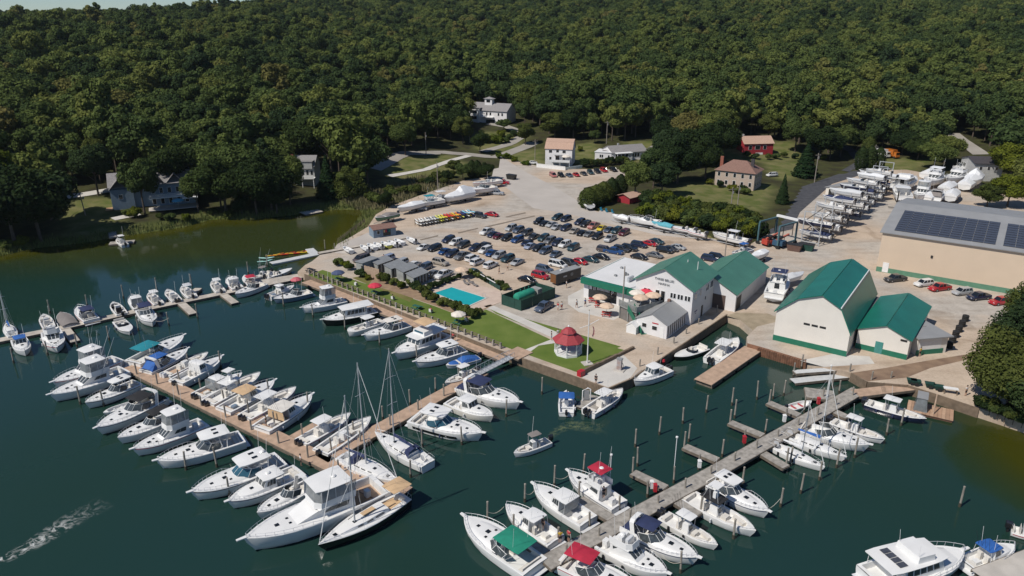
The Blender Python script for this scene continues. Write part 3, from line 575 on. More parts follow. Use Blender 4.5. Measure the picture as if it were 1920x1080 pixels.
        if g('stripe'):
            MB().loft([[(h.sec(t)[k][0], -(h.sec(t)[k][1] + 0.02), h.sec(t)[k][2]) for k in (1, 2)] for t in (0.08, 0.2, 0.35, 0.5, 0.62, 0.72)]).obj('hull_stripe', BLACKH, root)
        bowgear(); platform(); antennas(zt2 if tp != 'none' else zb, X(0.2), 1 + (L > 9))
        if g('motors'): stern_motors(g('motors'))
    elif kind == 'fly':
        hw = h.b(0.4) - 0.42; z0 = Z(0.3) - 0.1; z1 = Z(0.4) + 1.25; 
        sm = g('mask', False)
        hs, A_ = house(root, 'cabin', X(0.27), X(0.74 if sm else 0.68), X(0.50), hw, hw * 0.9, z0, z1, top, wins=((0.14, 0.40, 0.48, 0.86), (0.42, 0.62, 0.48, 0.82)), front=0 if sm else 3, xb=hw * 0.55)
        MB().panel(A_, 0.35, 0.65, 0.1, 0.9).obj('cabin_door', GLASS, hs)
        if sm: MB().loft([[(X(0.30), s * (hw + 0.015), z0 + 0.75), (X(0.40), s * (hw * 0.985), z0 + 0.95), (X(0.58), s * hw * 0.80, z0 + 0.55)] for s in (-1,)] + [[(X(0.30), -(hw * 0.95), z1 - 0.35), (X(0.42), -(hw * 0.95), z1 - 0.20), (X(0.52), -(hw * 0.90), z1 - 0.45)]]).obj('side_window', GLASS, root)
        # flybridge coaming
        fx0, fx1 = X(0.26), X(0.53); fz = z1 + 0.02; fw = hw * 0.93
        MB().box(fx0, fx1, -fw * 1.02, fw * 1.02, fz - 0.02, fz + 0.06).obj('bridge_deck', top, root)
        cm = [(fx0, fw), (fx1 - 0.3, fw), (fx1 + 0.25, fw * 0.6), (fx1 + 0.25, -fw * 0.6), (fx1 - 0.3, -fw), (fx0, -fw)]
        MB().loft([[(x, y, fz) for x, y in cm], [(x - 0.1, y * 0.97, fz + 0.75) for x, y in cm], [(x - 0.16, y * 0.90, fz + 0.75) for x, y in cm], [(x - 0.16, y * 0.9, fz + 0.06) for x, y in cm]]).obj('flybridge', top, root)
        MB().box(X(0.44), X(0.48), -fw * 0.5, fw * 0.5, fz + 0.06, fz + 0.95).obj('helm_console', GEL3, root)
        for s in (-0.3, 0.3): MB().box(X(0.35), X(0.35) + 0.5, s * fw * 1.3 - 0.25, s * fw * 1.3 + 0.25, fz + 0.06, fz + 0.9, 0.05, 0.03).obj('helm_chair', GEL, root)
        zt = fz + 2.15; tp = g('top', 'hard')
        if tp == 'hard':
            canopy(MB(), X(0.27), X(0.53), fw * 1.02, zt, 0.09, 0.1).obj('hardtop', g('topm', GEL), root, True, 50)
            posts(root, [((x, s * fw * 0.95, fz + 0.7), (x - 0.05, s * fw * 0.93, zt)) for s in (1, -1) for x in (X(0.30), X(0.40), X(0.50))], 0.04)
            if g('enclosed', True):
                MB().loft([[(x - 0.12, y * 0.95, fz + 0.76) for x, y in cm[0:6]], [(x - 0.28, y * 0.93, zt + 0.01) for x, y in cm[0:6]]]).obj('bridge_enclosure', ISING, root)
            zz = zt + 0.15
        elif tp == 'bimini': bimini(root, X(0.26), X(0.52), fw * 1.0, zt - 0.05, fz + 0.7, can); zz = zt
        else: zz = fz + 0.8
        MB().lathe([(0.3, 0), (0.34, 0.12), (0.2, 0.24), (0.02, 0.26)], 10, (X(0.36), 0, zz)).obj('radar_dome', GEL, root, True)
        antennas(zz, X(0.32), 2, 3.0)
        if g('rigger'): outriggers(X(0.38), fz, L * 0.55)
        if not g('sole'): b = h.b(0.1) - ga - 0.06; MB().box(X(0.05), X(0.26), -b, b, zf, zf + 0.012).obj('cockpit_sole', TEAK if g('teak') else NONSKID, root)
        MB().box(X(0.10), X(0.10) + 0.6, -0.35, 0.35, zf, zf + 0.9).obj('fighting_chair', GEL, root)
        hatch(0.78, 0, 0.25); hatch(0.70, 0.5, 0.16); hatch(0.70, -0.5, 0.16); o['rail0'] = 0.5; bowgear()
        if g('plat_', True): platform()
    elif kind in ('cc', 'cat'):
        zc = zf; w_ = h.b(0.4) - ga
        con = house(root, 'console', X(0.40), X(0.54), X(0.50), 0.52, 0.42, zc, zc + 1.15, GEL, front=1, xb=0.5)[0]
        MB().box(X(0.29), X(0.34), -0.5, 0.5, zc, zc + 0.95, 0.05, 0.02).obj('leaning_post', g('seat', CUSH), root)
        MB().box(X(0.56), X(0.63), -0.42, 0.42, zc, zc + 0.5).obj('console_seat', g('seat', CUSH), root)
        cu = MB()
        for s in (1, -1): cu.hexa([(X(0.66), s * w_ * 0.45, zc), (X(0.82), s * 0.12, zc), (X(0.84), s * (h.b(0.84) - ga), zc), (X(0.66), s * (h.b(0.66) - ga), zc)] + [(X(0.66), s * w_ * 0.45, zc + 0.5), (X(0.82), s * 0.12, zc + 0.55), (X(0.84), s * (h.b(0.84) - ga), zc + 0.55), (X(0.66), s * (h.b(0.66) - ga), zc + 0.5)])
        cu.obj('bow_cushion', g('seat', CUSH), root)
        MB().box(X(0.045), X(0.10), -w_ * 0.8, w_ * 0.8, zc, zc + 0.55).obj('bench_seat', g('seat', CUSH), root)
        tp = g('top', 'ttop'); zt = zc + 2.1
        if tp in ('ttop', 'tower'):
            tw = min(w_ * 0.85, 1.15)
            canopy(MB(), X(0.28), X(0.56), tw, zt, 0.07, 0.06, 0, 7, 0.9).obj('t_top', g('topm', GEL), root, True, 50)
            posts(root, [((x, s * 0.58, zc + 0.1), (x2, s * tw * 0.8, zt)) for s in (1, -1) for x, x2 in ((X(0.36), X(0.32)), (X(0.52), X(0.53)))], 0.035, g('frame', STEEL))
            if tp == 'tower':
                z2 = zt + 1.7; MB().box(X(0.36), X(0.50), -0.7, 0.7, z2, z2 + 0.08).obj('tower_top', GEL, root); MB().box(X(0.42), X(0.46), -0.35, 0.35, zt + 0.12, zt + 0.9).obj('tower_helm', GEL, root)
                posts(root, [((x, s * tw * 0.8, zt), (x2, s * 0.6, z2)) for s in (1, -1) for x, x2 in ((X(0.32), X(0.38)), (X(0.53), X(0.48)))], 0.03, STEEL, 'tower_post')
        elif tp == 'bimini': bimini(root, X(0.26), X(0.50), w_ * 0.95, zt - 0.1, Z(0.3), can)
        rl = MB(); rail(rl, h, 0.72, 0.98, 0.22, 7, 0.02); rl.obj('bow_rail', STEEL, root)
        stern_motors(g('motors', 2 if L > 7.5 else 1)); antennas(zt if tp != 'none' else zc + 1.2, X(0.42), g('ant', 1), 2.4)
        if g('rigger'): outriggers(X(0.45), zt, L * 0.75)
        if tp == 'ttop' and k_ % 2: rods(X(0.29), zt)
    elif kind == 'pilot':
        hw = h.b(0.5) - 0.36; z0 = Z(0.45) - 0.1; z1 = z0 + 1.45
        secs = []
        for t, hh in ((0.50, 0.55), (0.62, 0.48), (0.74, 0.34), (0.84, 0.14)):
            ww = max(0.15, h.b(t) - 0.36); z = Z(t) + 0.03
            secs.append([(X(t), s * ww * f_, z + hh * e) for s, f_, e in ((1, 1, 0), (1, 0.88, 0.8), (1, 0.5, 1), (-1, 0.5, 1), (-1, 0.88, 0.8), (-1, 1, 0))])
        MB().loft(secs, True, True, True).obj('cuddy', top, root, True, 50)
        hs, A_ = house(root, 'pilothouse', X(0.40), X(0.60), X(0.53), hw, hw * 0.88, z0, z1, g('housem', top), wins=((0.08, 0.30, 0.45, 0.92), (0.34, 0.56, 0.45, 0.92), (0.60, 0.78, 0.45, 0.85)), front=3, xb=hw * 0.85)
        canopy(MB(), X(g('aft', 0.28)), X(0.56), hw * 0.98, z1, 0.09, 0.10).obj('roof', g('topm', GEL), root, True, 50)
        posts(root, [((X(0.30), s * (hw + 0.1), Z(0.3)), (X(0.30), s * hw * 0.9, z1)) for s in (1, -1)], 0.035)
        if g('enclosed'): MB().loft([[(X(0.40), s * hw, z0), (X(0.29), s * (hw + 0.05), Z(0.3)), (X(0.29), s * hw * 0.92, z1), (X(0.40), s * hw * 0.88, z1)] for s in (1, -1)]).obj('aft_curtain', g('curt', ISING), root)
        else:
            for s in (-0.45, 0.45): MB().box(X(0.32), X(0.32) + 0.45, s * hw - 0.22, s * hw + 0.22, zf, zf + 0.95, 0.04, 0.02).obj('helm_seat', g('seat', CUSH), root)
        MB().box(X(0.05), X(0.10), -h.b(0.1) * 0.75, h.b(0.1) * 0.75, zf, zf + 0.5).obj('bench_seat', g('seat', CUSH), root)
        o['hz'] = 0.46; hatch(0.68, 0, 0.22); bowgear(); antennas(z1 + 0.12, X(0.38), 2, 2.0)
        if g('radar'): MB().lathe([(0.28, 0), (0.31, 0.12), (0.2, 0.22), (0.02, 0.24)], 10, (X(0.44), 0, z1 + 0.18)).obj('radar_dome', GEL, root, True)
        if k_ % 3 == 0: rods(X(0.30), z1)
        MB().box(X(0.16), X(0.16) + 0.8, -0.3, 0.3, zf, zf + 0.42).obj('cooler', (GEL, SLATE, GEL2)[k_ % 3], root)
        if g('motors', 2): stern_motors(g('motors', 2))
        else: platform()
    elif kind == 'trawler':
        hw = h.b(0.4) - 0.38; z0 = Z(0.3) - 0.2; z1 = z0 + 1.85
        hs, A_ = house(root, 'cabin', X(0.20), X(0.66), X(0.60), hw, hw * 0.92, z0, z1, g('housem', top), wins=tuple((0.06 + 0.17 * k, 0.20 + 0.17 * k, 0.45, 0.86) for k in range(5)), front=3, xb=hw * 0.86)
        MB().panel(A_, 0.4, 0.7, 0.05, 0.9).obj('cabin_door', GLASS, hs)
        secs = []
        for t, hh in ((0.64, 0.50), (0.74, 0.38), (0.84, 0.15)):
            ww = max(0.15, h.b(t) - 0.40); z = Z(t) + 0.03
            secs.append([(X(t), s * ww * f_, z + hh * e) for s, f_, e in ((1, 1, 0), (1, 0.88, 0.8), (1, 0.5, 1), (-1, 0.5, 1), (-1, 0.88, 0.8), (-1, 1, 0))])
        MB().loft(secs, True, True, True).obj('cabin_trunk', top, root, True, 50)
        canopy(MB(), X(g('aft', 0.06)), X(0.66), hw * 1.08, z1, 0.10, 0.12).obj('roof', g('topm', GEL), root, True, 50)
        posts(root, [((X(0.10), s * (hw + 0.05), Z(0.1)), (X(0.10), s * hw, z1)) for s in (1, -1)], 0.035, GEL)
        if g('bridge'):
            MB().box(X(0.34), X(0.52), -hw * 0.8, hw * 0.8, z1 + 0.1, z1 + 0.85, 0.1, 0.05).obj('flybridge', top, root); MB().panel([(X(0.52), -hw * 0.8, z1 + 0.1), (X(0.52), hw * 0.8, z1 + 0.1), (X(0.52) - 0.1, hw * 0.75, z1 + 0.85), (X(0.52) - 0.1, -hw * 0.75, z1 + 0.85)], 0.1, 0.9, 0.5, 0.95).obj('bridge_screen', BGLASS, root)
            if g('canvas'): bimini(root, X(0.26), X(0.50), hw * 0.9, z1 + 2.1, z1 + 0.8, can)
        if g('solar'):
            for k in range(4): MB().box(X(0.16), X(0.16) + 1.0, (k - 2) * 0.72 + 0.05, (k - 2) * 0.72 + 0.68, z1 + 0.24, z1 + 0.27).obj('solar_panel', SOLAR, root)
        antennas(z1 + 0.12, X(0.36), 2, 2.2); o['hz'] = 0.4; hatch(0.74, 0, 0.25); o['rail0'] = 0.45; o['railh'] = 0.65; bowgear(); platform()
    elif kind == 'sail':
        hw = h.b(0.45) * 0.60; secs = []
        for t, hh in ((0.26, 0.42), (0.38, 0.46), (0.52, 0.40), (0.66, 0.28), (0.78, 0.08)):
            ww = min(hw, h.b(t) * 0.62); z = Z(t) + 0.05
            secs.append([(X(t), s * ww * f_, z + hh * e) for s, f_, e in ((1, 1, 0), (1, 0.9, 0.85), (1, 0.5, 1), (-1, 0.5, 1), (-1, 0.9, 0.85), (-1, 1, 0))])
        cb = MB().loft(secs, True, True, True).obj('cabin_trunk', top, root, True, 50)
        for s in (1, -1):
            for t0, t1 in ((0.32, 0.42), (0.45, 0.52), (0.56, 0.62)):
                MB().loft([[(X(t), s * (min(hw, h.b(t) * 0.62) * 0.965 + 0.02), Z(t) + 0.05 + q) for t in (t0, t1)] for q in (0.10, 0.28)]).obj('cabin_window', GLASS, cb)
        o['hz'] = 0.38; hatch(0.60, 0, 0.22); hatch(0.50, 0, 0.2); o['hz'] = 0.12; hatch(0.82, 0, 0.22)
        mh = g('mast', 1.25) * L; mx = X(g('mx', 0.58)); zb = Z(0.58) + 0.35
        MB().tube([(mx, 0, zb - 0.2), (mx - 0.01 * mh, 0, zb + mh)], 0.10 if L > 9 else 0.075, 8, 0.06).obj('mast', ALU if not g('wmast') else GEL, root, True)
        bl = L * 0.36; bz = zb + 0.9
        MB().tube([(mx, 0, bz), (mx - bl, 0, bz + 0.1)], 0.06, 6).obj('boom', ALU, root)
        MB().loft([[(mx - 0.08 - bl * u, y * 0.16 * (1 - 0.5 * u), bz + 0.06 + zz * (1 - 0.55 * u)) for y, zz in ((1, 0), (0.7, 0.28), (0, 0.42), (-0.7, 0.28), (-1, 0))] for u in (0, 0.3, 0.65, 0.98)], False, True, True).obj('sail_cover', can, root, True)
        for q in g('spread', (0.42, 0.70)): MB().tube([(mx - 0.1, -L * 0.075, zb + mh * q), (mx, 0, zb + mh * q + 0.05), (mx - 0.1, L * 0.075, zb + mh * q)], 0.035, 4).obj('spreader', ALU, root)
        st = MB()
        for s in (1, -1):
            st.tube([(mx - 0.2, s * h.b(0.55) * 0.92, Z(0.55)), (mx - 0.08, s * L * 0.074, zb + mh * 0.42), (mx, 0, zb + mh * 0.97)], 0.014, 3); st.tube([(mx - 0.6, s * h.b(0.52) * 0.92, Z(0.52)), (mx, 0, zb + mh * 0.45)], 0.012, 3)
        st.tube([(X(0.01), 0, Z(0)), (mx, 0, zb + mh)], 0.014, 3); st.obj('standing_rigging', STEEL, root)
        MB().tube([(X(0.985), 0, Z(1) + 0.1), (mx, 0, zb + mh * 0.95)], 0.055, 5, 0.03).obj('furled_headsail', g('jib', GEL), root)
        if g('dodger', True): MB().loft([[(X(0.24), y * hw * 1.15, Z(0.24) + 0.05 + e * 1.1) for y, e in ((1, 0), (0.85, 0.8), (0, 1), (-0.85, 0.8), (-1, 0))], [(X(0.31), y * hw * 1.05, Z(0.3) + 0.45 + e * 0.75) for y, e in ((1, 0), (0.85, 0.8), (0, 1), (-0.85, 0.8), (-1, 0))], [(X(0.34), y * hw * 1.0, Z(0.33) + 0.45) for y, e in ((1, 0), (0.85, 0.8), (0, 1), (-0.85, 0.8), (-1, 0))]]).obj('dodger', can, root)
        if g('aftbim'): bimini(root, X(-0.02), X(0.20), h.b(0.1) * 0.85, Z(0) + 2.0, Z(0), g('aftbim'))
        MB().wheel((X(0.10), 0, zf + 0.8), 0.42, 0.05, 12).obj('steering_wheel', STEEL, root)
        if g('tan'): MB().box(X(0.08), X(0.23), -h.b(0.1) * 0.55, h.b(0.1) * 0.55, zf + 0.02, zf + 0.35).obj('cockpit_cushion', TANC, root); MB().box(X(0.36), X(0.5), -hw * 0.6, hw * 0.2, Z(0.4) + 0.5, Z(0.4) + 0.56).obj('deck_mat', TANC, root)
        rl = MB(); rail(rl, h, 0.80, 0.985, 0.55, 5, 0.02); rail(rl, h, 0.16, 0.0, 0.6, 4, 0.02)
        for s in (1, -1): rl.tube([(X(t), s * (h.b(t) - 0.08), Z(t) + 0.55) for t in (0.1, 0.3, 0.5, 0.7, 0.85)], 0.012, 3)
        rl.obj('lifelines', STEEL, root)
    elif kind in ('skiff', 'tender'):
        for t in (0.3, 0.58): MB().box(X(t) - 0.14, X(t) + 0.14, -h.b(t) + 0.1, h.b(t) - 0.1, fb * 0.55, fb * 0.55 + 0.05).obj('thwart', g('seat', GEL3), root)
        if kind == 'tender':
            tb = MB(); tb.tube([(X(t), h.b(t), Z(t)) for t in (0, 0.3, 0.6, 0.8, 0.93, 0.99)] + [(X(t), -h.b(t), Z(t)) for t in (0.99, 0.93, 0.8, 0.6, 0.3, 0)], 0.2, 8); tb.obj('inflated_tube', g('tube', GEL3), root, True)
        if g('console'): house(root, 'console', X(0.42), X(0.54), X(0.52), 0.35, 0.3, zf, zf + 1.0, GEL, front=1, xb=0.34)
        if g('top') == 'bimini': bimini(root, X(0.25), X(0.55), h.b(0.4) * 0.95, 2.0, fb, can)
        if g('motors', 1): stern_motors(g('motors', 1), 0.8)
    elif kind == 'run':
        hw = h.b(0.5) - 0.25; zb = Z(0.5) + 0.06
        base = [(X(0.42), hw, zb), (X(0.52), hw * 0.8, zb), (X(0.56), 0, zb), (X(0.52), -hw * 0.8, zb), (X(0.42), -hw, zb)]
        MB().loft([base, [(p[0] - 0.4, p[1] * 0.92, p[2] + 0.42) for p in base]]).obj('windshield', GLASS, root)
        if g('cover'):
            MB().loft([[(X(t), y * (h.b(t) - 0.04), Z(t) + 0.08 + e * hh) for y, e in ((1, 0), (0.75, 0.7), (0, 1), (-0.75, 0.7), (-1, 0))] for t, hh in ((0.03, 0.15), (0.2, 0.5), (0.42, 0.75), (0.55, 0.45), (0.60, 0.12))]).obj('cockpit_cover', can, root, True)
            MB().loft([[(X(t), y * (h.b(t) - 0.12), Z(t) + 0.09 + e * hh) for y, e in ((1, 0), (0.75, 0.7), (0, 1), (-0.75, 0.7), (-1, 0))] for t, hh in ((0.66, 0.1), (0.75, 0.25), (0.84, 0.2), (0.92, 0.04))]).obj('bow_cover', can, root, True)
        else:
            seats(X(0.06), hw * 0.9, zf)
            for s in (-0.5, 0.5): MB().box(X(0.33), X(0.33) + 0.5, s * hw - 0.25, s * hw + 0.25, zf, zf + 0.8, 0.05, 0.02).obj('helm_seat', g('seat', CUSH), root)
            MB().loft([[(X(t), y * (h.b(t) - 0.3), Z(t) + 0.08) for y in (1, 0, -1)] for t in (0.62, 0.72, 0.82, 0.88)]).obj('bow_seat', g('seat', CUSH), root)
        if g('top') == 'bimini': bimini(root, X(0.18), X(0.46), hw, zb + 1.3, Z(0.3), can)
        if g('motors', 1): stern_motors(g('motors', 1))
    elif kind == 'covered':
        pk = g('peak', 1.6)
        MB().loft([[(X(t) + (0.05 if t == 1 else 0), y * (h.b(t) + 0.06), Z(t) + 0.02 - 0.25 * (abs(y) == 1) + e * hh) for y, e in ((1, 0), (0.99, 0.16), (0.6, 0.60), (0.10, 1), (-0.10, 1), (-0.6, 0.60), (-0.99, 0.16), (-1, 0))] for t, hh in ((0.0, pk * 0.62), (0.1, pk * 0.72), (0.28, pk), (0.44, pk * 0.96), (0.52, pk * 0.55), (0.8, pk * 0.36), (0.95, pk * 0.2), (1.0, 0.08))], False, True, True).obj('cover', g('wrap', WHITEC), root, True, 18)
        if g('motors'): stern_motors(g('motors'))
    return h
boat_pts = []
def boat(kind, bow, stern, label, group=None, z=0.0, zref=None, name=None, cat=None, L=None, **o):
    zr = (z + 1.0) if zref is None else zref
    a, b = P(*bow, zr), P(*stern, zr); d = a - b; ln = L or d.length
    cap = {'boats on the far-left float dock': 9.6 if kind == 'fly' else 8.6 if kind == 'express' else 7.4}.get(group, 99)
    if ln > cap:                 # cut back from the far end, the near end stays where it is
        ln = cap; u = d.normalized() * cap
        if bow[1] > stern[1]: b = a - u
        else: a = b + u
    c = (a + b) / 2
    nm = name or {'sail': 'sailboat', 'skiff': 'skiff', 'tender': 'dinghy', 'cc': 'centre_console_boat', 'cat': 'catamaran_boat', 'fly': 'flybridge_cruiser', 'express': 'express_cruiser', 'pilot': 'pilothouse_boat', 'trawler': 'trawler', 'run': 'runabout', 'covered': 'covered_boat'}[kind]
    r = thing(nm, label, cat or ('sailboat' if kind == 'sail' else 'boat'), (c.x, c.y, z), math.atan2(d.y, d.x), group)
    o['id'] = label; make_boat(kind, ln, r, o); boat_pts.append((c.x, c.y, ln, math.atan2(d.y, d.x), z)); return r
GA = 'boats on the far-left float dock'
boat('sail', (8, 600), (24, 628), 'small white sailboat at the left edge of the far-left dock', GA, canvas=BLUEC, dodger=False, mast=1.15)
boat('pilot', (47, 660), (27, 620), 'white pilothouse boat with bright blue bimini at the left dock end', GA, canvas=BLUEC, topm=BLUEC, motors=0)
boat('fly', (107, 655), (90, 606), 'white flybridge boat berthed bow-out left of the grey covered dinghy', GA, top='none')
boat('cc', (80, 588), (92, 612), 'small open white boat behind the flybridge boat on the far-left dock', GA, top='none')
boat('covered', (113, 586), (132, 608), 'oval dinghy under a grey cover on the far-left dock', GA, wrap=GREYC, peak=0.5, hull=GEL3)
boat('express', (143, 574), (172, 600), 'small white cruiser with folded navy bimini behind the far-left dock', GA, top='bimini', pulpit=False)
boat('cc', (203, 558), (229, 587), 'white centre console with dark seats, left of the hardtop pair', GA, top='none', seat=BLACKC)
boat('run', (243, 621), (214, 590), 'white bowrider on the near side of the far-left dock', GA, motors=0)
boat('pilot', (237, 545), (263, 577), 'white hardtop boat behind the far-left dock, beside navy bimini cruiser', GA, enclosed=True)
boat('express', (286, 606), (256, 563), 'white cabin cruiser with navy bimini, bow toward the open basin', GA, top='bimini', canvas=NAVYC)
boat('cc', (267, 537), (298, 568), 'white T-top boat right of the hardtop pair on the far dock', GA)
boat('cc', (304, 535), (332, 562), 'low open white boat between two T-tops on the far dock', GA, top='none', motors=2)
boat('cc', (330, 527), (361, 555), 'white tower-topped boat next to the bare finger float', GA, top='ttop', topm=GEL3, ant=2)
boat('cc', (389, 515), (414, 545), 'leftmost of three boats beyond the finger, with pale T-top', GA)
boat('pilot', (417, 511), (446, 540), 'white pilothouse boat beside the red bimini on the far dock', GA, radar=True)
boat('run', (446, 503), (476, 533), 'white runabout with a bright red bimini', GA, canvas=REDC, top='bimini')
boat('express', (441, 553), (494, 531), 'low white sport boat in front of the red bimini', GA, top='none', pulpit=False)
boat('cc', (473, 522), (507, 507), 'white fishing boat with two tall outriggers at the dock head', GA, rigger=True, topm=GREYC)
boat('run', (548, 502), (498, 517), 'long low white boat alongside the dock head by the beach', GA, motors=1, rail=False)
GB = 'boats backed up to the lawn boardwalk'
boat('pilot', (552, 536), (502, 554), 'small white hardtop boat stern-out at the boardwalk corner', GB, motors=2, aft=0.34)
boat('express', (513, 562), (582, 546), 'white cruiser with blue-grey hull and pink umbrella behind', GB, hull=SLATE, top='none')
boat('fly', (566, 580), (646, 562), 'white flybridge cruiser with rounded bridge cover, left of black hull', GB, top='hard', enclosed=True)
boat('trawler', (605, 604), (702, 582), 'black-hulled picnic yacht with a long white hardtop', GB, hull=BLACKH)
boat('cat', (652, 623), (716, 600), 'white power catamaran with T-top beside the black hull', GB, top='ttop')
boat('express', (682, 632), (764, 608), 'white cruiser with clear canvas enclosure beside the catamaran', GB, top='hard', enclosed=True, topm=CUSH)
boat('trawler', (740, 668), (832, 627), 'white trawler with tan bimini over its bridge', GB, bridge=True, canvas=TANC)
boat('express', (778, 682), (868, 654), 'white hardtop cruiser between tan-bimini trawler and blue runabout', GB, top='hard')
boat('run', (836, 683), (897, 666), 'runabout under blue covers at the boardwalk', GB, cover=True, canvas=BLUEC)
boat('cc', (834, 717), (893, 692), 'white centre console beside the aluminium gangway', GB, motors=2)
GC = 'boats along the gangway dock'
boat('express', (975, 760), (866, 722), 'white cruiser with navy canvas over bridge and cockpit', GC, top='arch', aft_cover=True)
boat('pilot', (925, 783), (843, 750), 'cream-seated hardtop boat between two big white cruisers', GC, motors=0, hull=GEL2)
boat('express', (905, 818), (777, 782), 'large white sport cruiser with black hull stripe and hardtop', GC, top='hard', topm=GEL, stripe=True, glass=BGLASS)
boat('sail', (703, 812), (803, 870), 'white sailboat with slate transom and furled navy mainsail', GC, canvas=NAVYC, mast=1.25, mx=0.62, dodger=True)
boat('cc', (658, 776), (563, 828), 'white centre console with dark hull shade beside finger pier', GC, motors=2, topm=GEL)
boat('cc', (696, 784), (600, 847), 'white centre console with solar panel on stern rail', GC, motors=1, top='none')
boat('sail', (748, 905), (640, 853), 'white sailboat with navy dodger, bow toward the dock head', GC, canvas=NAVYC, mast=1.38, mx=0.45, hull=GEL)
GD = 'boats along the brown main dock'
boat('fly', (100, 722), (222, 673), 'white flybridge sportfisher farthest out on the brown dock', GD, rigger=True)
boat('fly', (95, 746), (234, 694), 'big white sportfisher with long outriggers on the brown dock', GD, rigger=True, topm=GEL, mask=False)
boat('express', (160, 758), (258, 716), 'white hardtop cruiser just inboard of the outrigger sportfisher', GD)
boat('skiff', (192, 768), (244, 750), 'low white skiff tied under the hardtop cruiser', GD, motors=0)
boat('express', (182, 808), (302, 744), 'white cruiser with black bimini over the aft cockpit', GD, top='arch', canvas=BLACKC, aft_cover=True)
boat('express', (221, 824), (328, 776), 'white express cruiser with low windshield and dark hatch cover', GD, top='bimini', canvas=BLACKC)
boat('fly', (250, 847), (382, 792), 'white flybridge cruiser with clear bridge enclosure, mid brown dock', GD, enclosed=True)
boat('express', (294, 870), (454, 820), 'white sportfisher with pink cockpit cushions and wide hardtop', GD, top='hard', sole=CUSH)
boat('express', (359, 930), (527, 862), 'sleek white cruiser with blue wraparound glass', GD, glass=BGLASS, top='hard', radar=True)
boat('pilot', (428, 945), (562, 882), 'white hardtop cruiser next to the blue-glass cruiser', GD, motors=0, radar=True)
boat('express', (482, 964), (582, 906), 'smaller white cruiser beside the huge sportfisher', GD, top='arch', cover=False)
boat('fly', (459, 1026), (716, 914), 'huge white sportfisher with black side window', GD, mask=True, teak=True, rigger=True, enclosed=True)
boat('sail', (597, 1026), (759, 930), 'black-hulled sailboat with tan cushions and aft bimini', GD, hull=BLACKH, tan=True, aftbim=TANC, canvas=GREYC, dodger=False, mast=1.32, mx=0.60)
boat('express', (346, 634), (248, 682), 'white cruiser with teal bimini at the outer brown dock', GD, top='bimini', canvas=TEALC)
boat('express', (353, 657), (272, 697), 'cruiser with deep blue canvas enclosure and dark hull side', GD, top='arch', canvas=BLUEC, aft_cover=True, stripe=True)
boat('cc', (391, 662), (309, 702), 'open white skiff with grey twin outboards at brown dock', GD, top='none', motor=OUTW)
boat('pilot', (417, 672), (329, 717), 'small white lobster-style pilothouse boat at brown dock', GD, motors=1, aft=0.42)
boat('pilot', (455, 702), (368, 742), 'white walkaround half hidden by the tower boat', GD, enclosed=True, aft=0.36)
boat('cc', (489, 701), (388, 755), 'white boat with tall spotting tower', GD, top='tower', motors=2)
boat('pilot', (516, 718), (418, 770), 'white downeast boat with peach-tan cabin roof', GD, topm=TANC, housem=GEL2, motors=0)
boat('cc', (556, 728), (457, 782), 'white T-top boat with twin black outboards at brown dock', GD, motors=2)
boat('pilot', (586, 745), (488, 806), 'white cruiser with tan canvas curtain over the cockpit', GD, topm=CUSH, enclosed=True, curt=TANC, motors=0)
GE = 'boats along the grey dock'
boat('express', (870, 975), (1004, 1066), 'white boat with emerald green bimini on the grey dock', GE, top='bimini', canvas=GREENC, rail0=0.5)
boat('pilot', (948, 949), (1043, 1014), 'white hardtop boat with people in its cockpit', GE, motors=0, aft=0.30)
boat('pilot', (1000, 912), (1104, 978), 'white walkaround with bare white roof between two finger piers', GE, motors=0, enclosed=True)
boat('fly', (1065, 887), (1162, 948), 'white cruiser with crimson bimini on the left of the grey dock', GE, top='bimini', canvas=REDC, rigger=False)
boat('express', (1200, 1112), (1052, 1046), 'cruiser with a large crimson bimini at the bottom edge', GE, top='bimini', canvas=REDC)
boat('fly', (1252, 1080), (1120, 1008), 'white flybridge cruiser between crimson and navy canvas', GE, top='none')
boat('express', (1309, 1050), (1172, 984), 'white express cruiser with navy canvas enclosure on grey dock', GE, top='arch', aft_cover=True, canvas=NAVYC)
boat('cc', (1346, 1022), (1244, 963), 'white centre console with pale hardtop on the grey dock', GE, motors=2)
boat('cc', (1417, 998), (1283, 924), 'white sportfisher with black T-top', GE, topm=BLACKC, motors=0, top='tower')
boat('express', (1441, 963), (1328, 898), 'white cruiser with rounded hardtop on the grey dock', GE, top='hard')
boat('sail', (1547, 875), (1446, 830), 'white sloop with bare deck nearest the empty slips', GE, canvas=GEL3, dodger=False, mast=1.05)
boat('sail', (1588, 857), (1470, 810), 'white sloop with bright blue sail cover', GE, canvas=BLUEC, dodger=False, mast=1.2, wmast=True)
boat('express', (1630, 838), (1498, 798), 'white sport cruiser with open cockpit beside the blue-covered sloop', GE, top='none')
boat('cc', (1659, 823), (1560, 786), 'white T-top boat at the shore end of the grey dock', GE, motors=2)
boat('skiff', (1523, 747), (1477, 760), 'small white skiff with red cushion by the short finger pier', GE, motors=1, seat=RED)
boat('cc', (1737, 786), (1625, 752), 'navy-hulled boat with white hardtop near the work raft', GE, hull=NAVY, motors=2)
boat('trawler', (1806, 1040), (1632, 1088), 'large white trawler with solar panels on its roof', None, solar=True, aft=0.05, bridge=True)
boat('pilot', (1902, 1024), (1812, 1056), 'small white boat with royal blue bimini, lower right corner', None, topm=BLUEC, motors=0)
boat('cc', (1950, 1000), (1898, 985), 'white boat stern cut by the right picture edge', None, top='none')
boat('cc', (963, 848), (1029, 822), 'white centre console with brown T-top under way mid-basin', None, topm=GREYC, hull=GEL, motors=1)
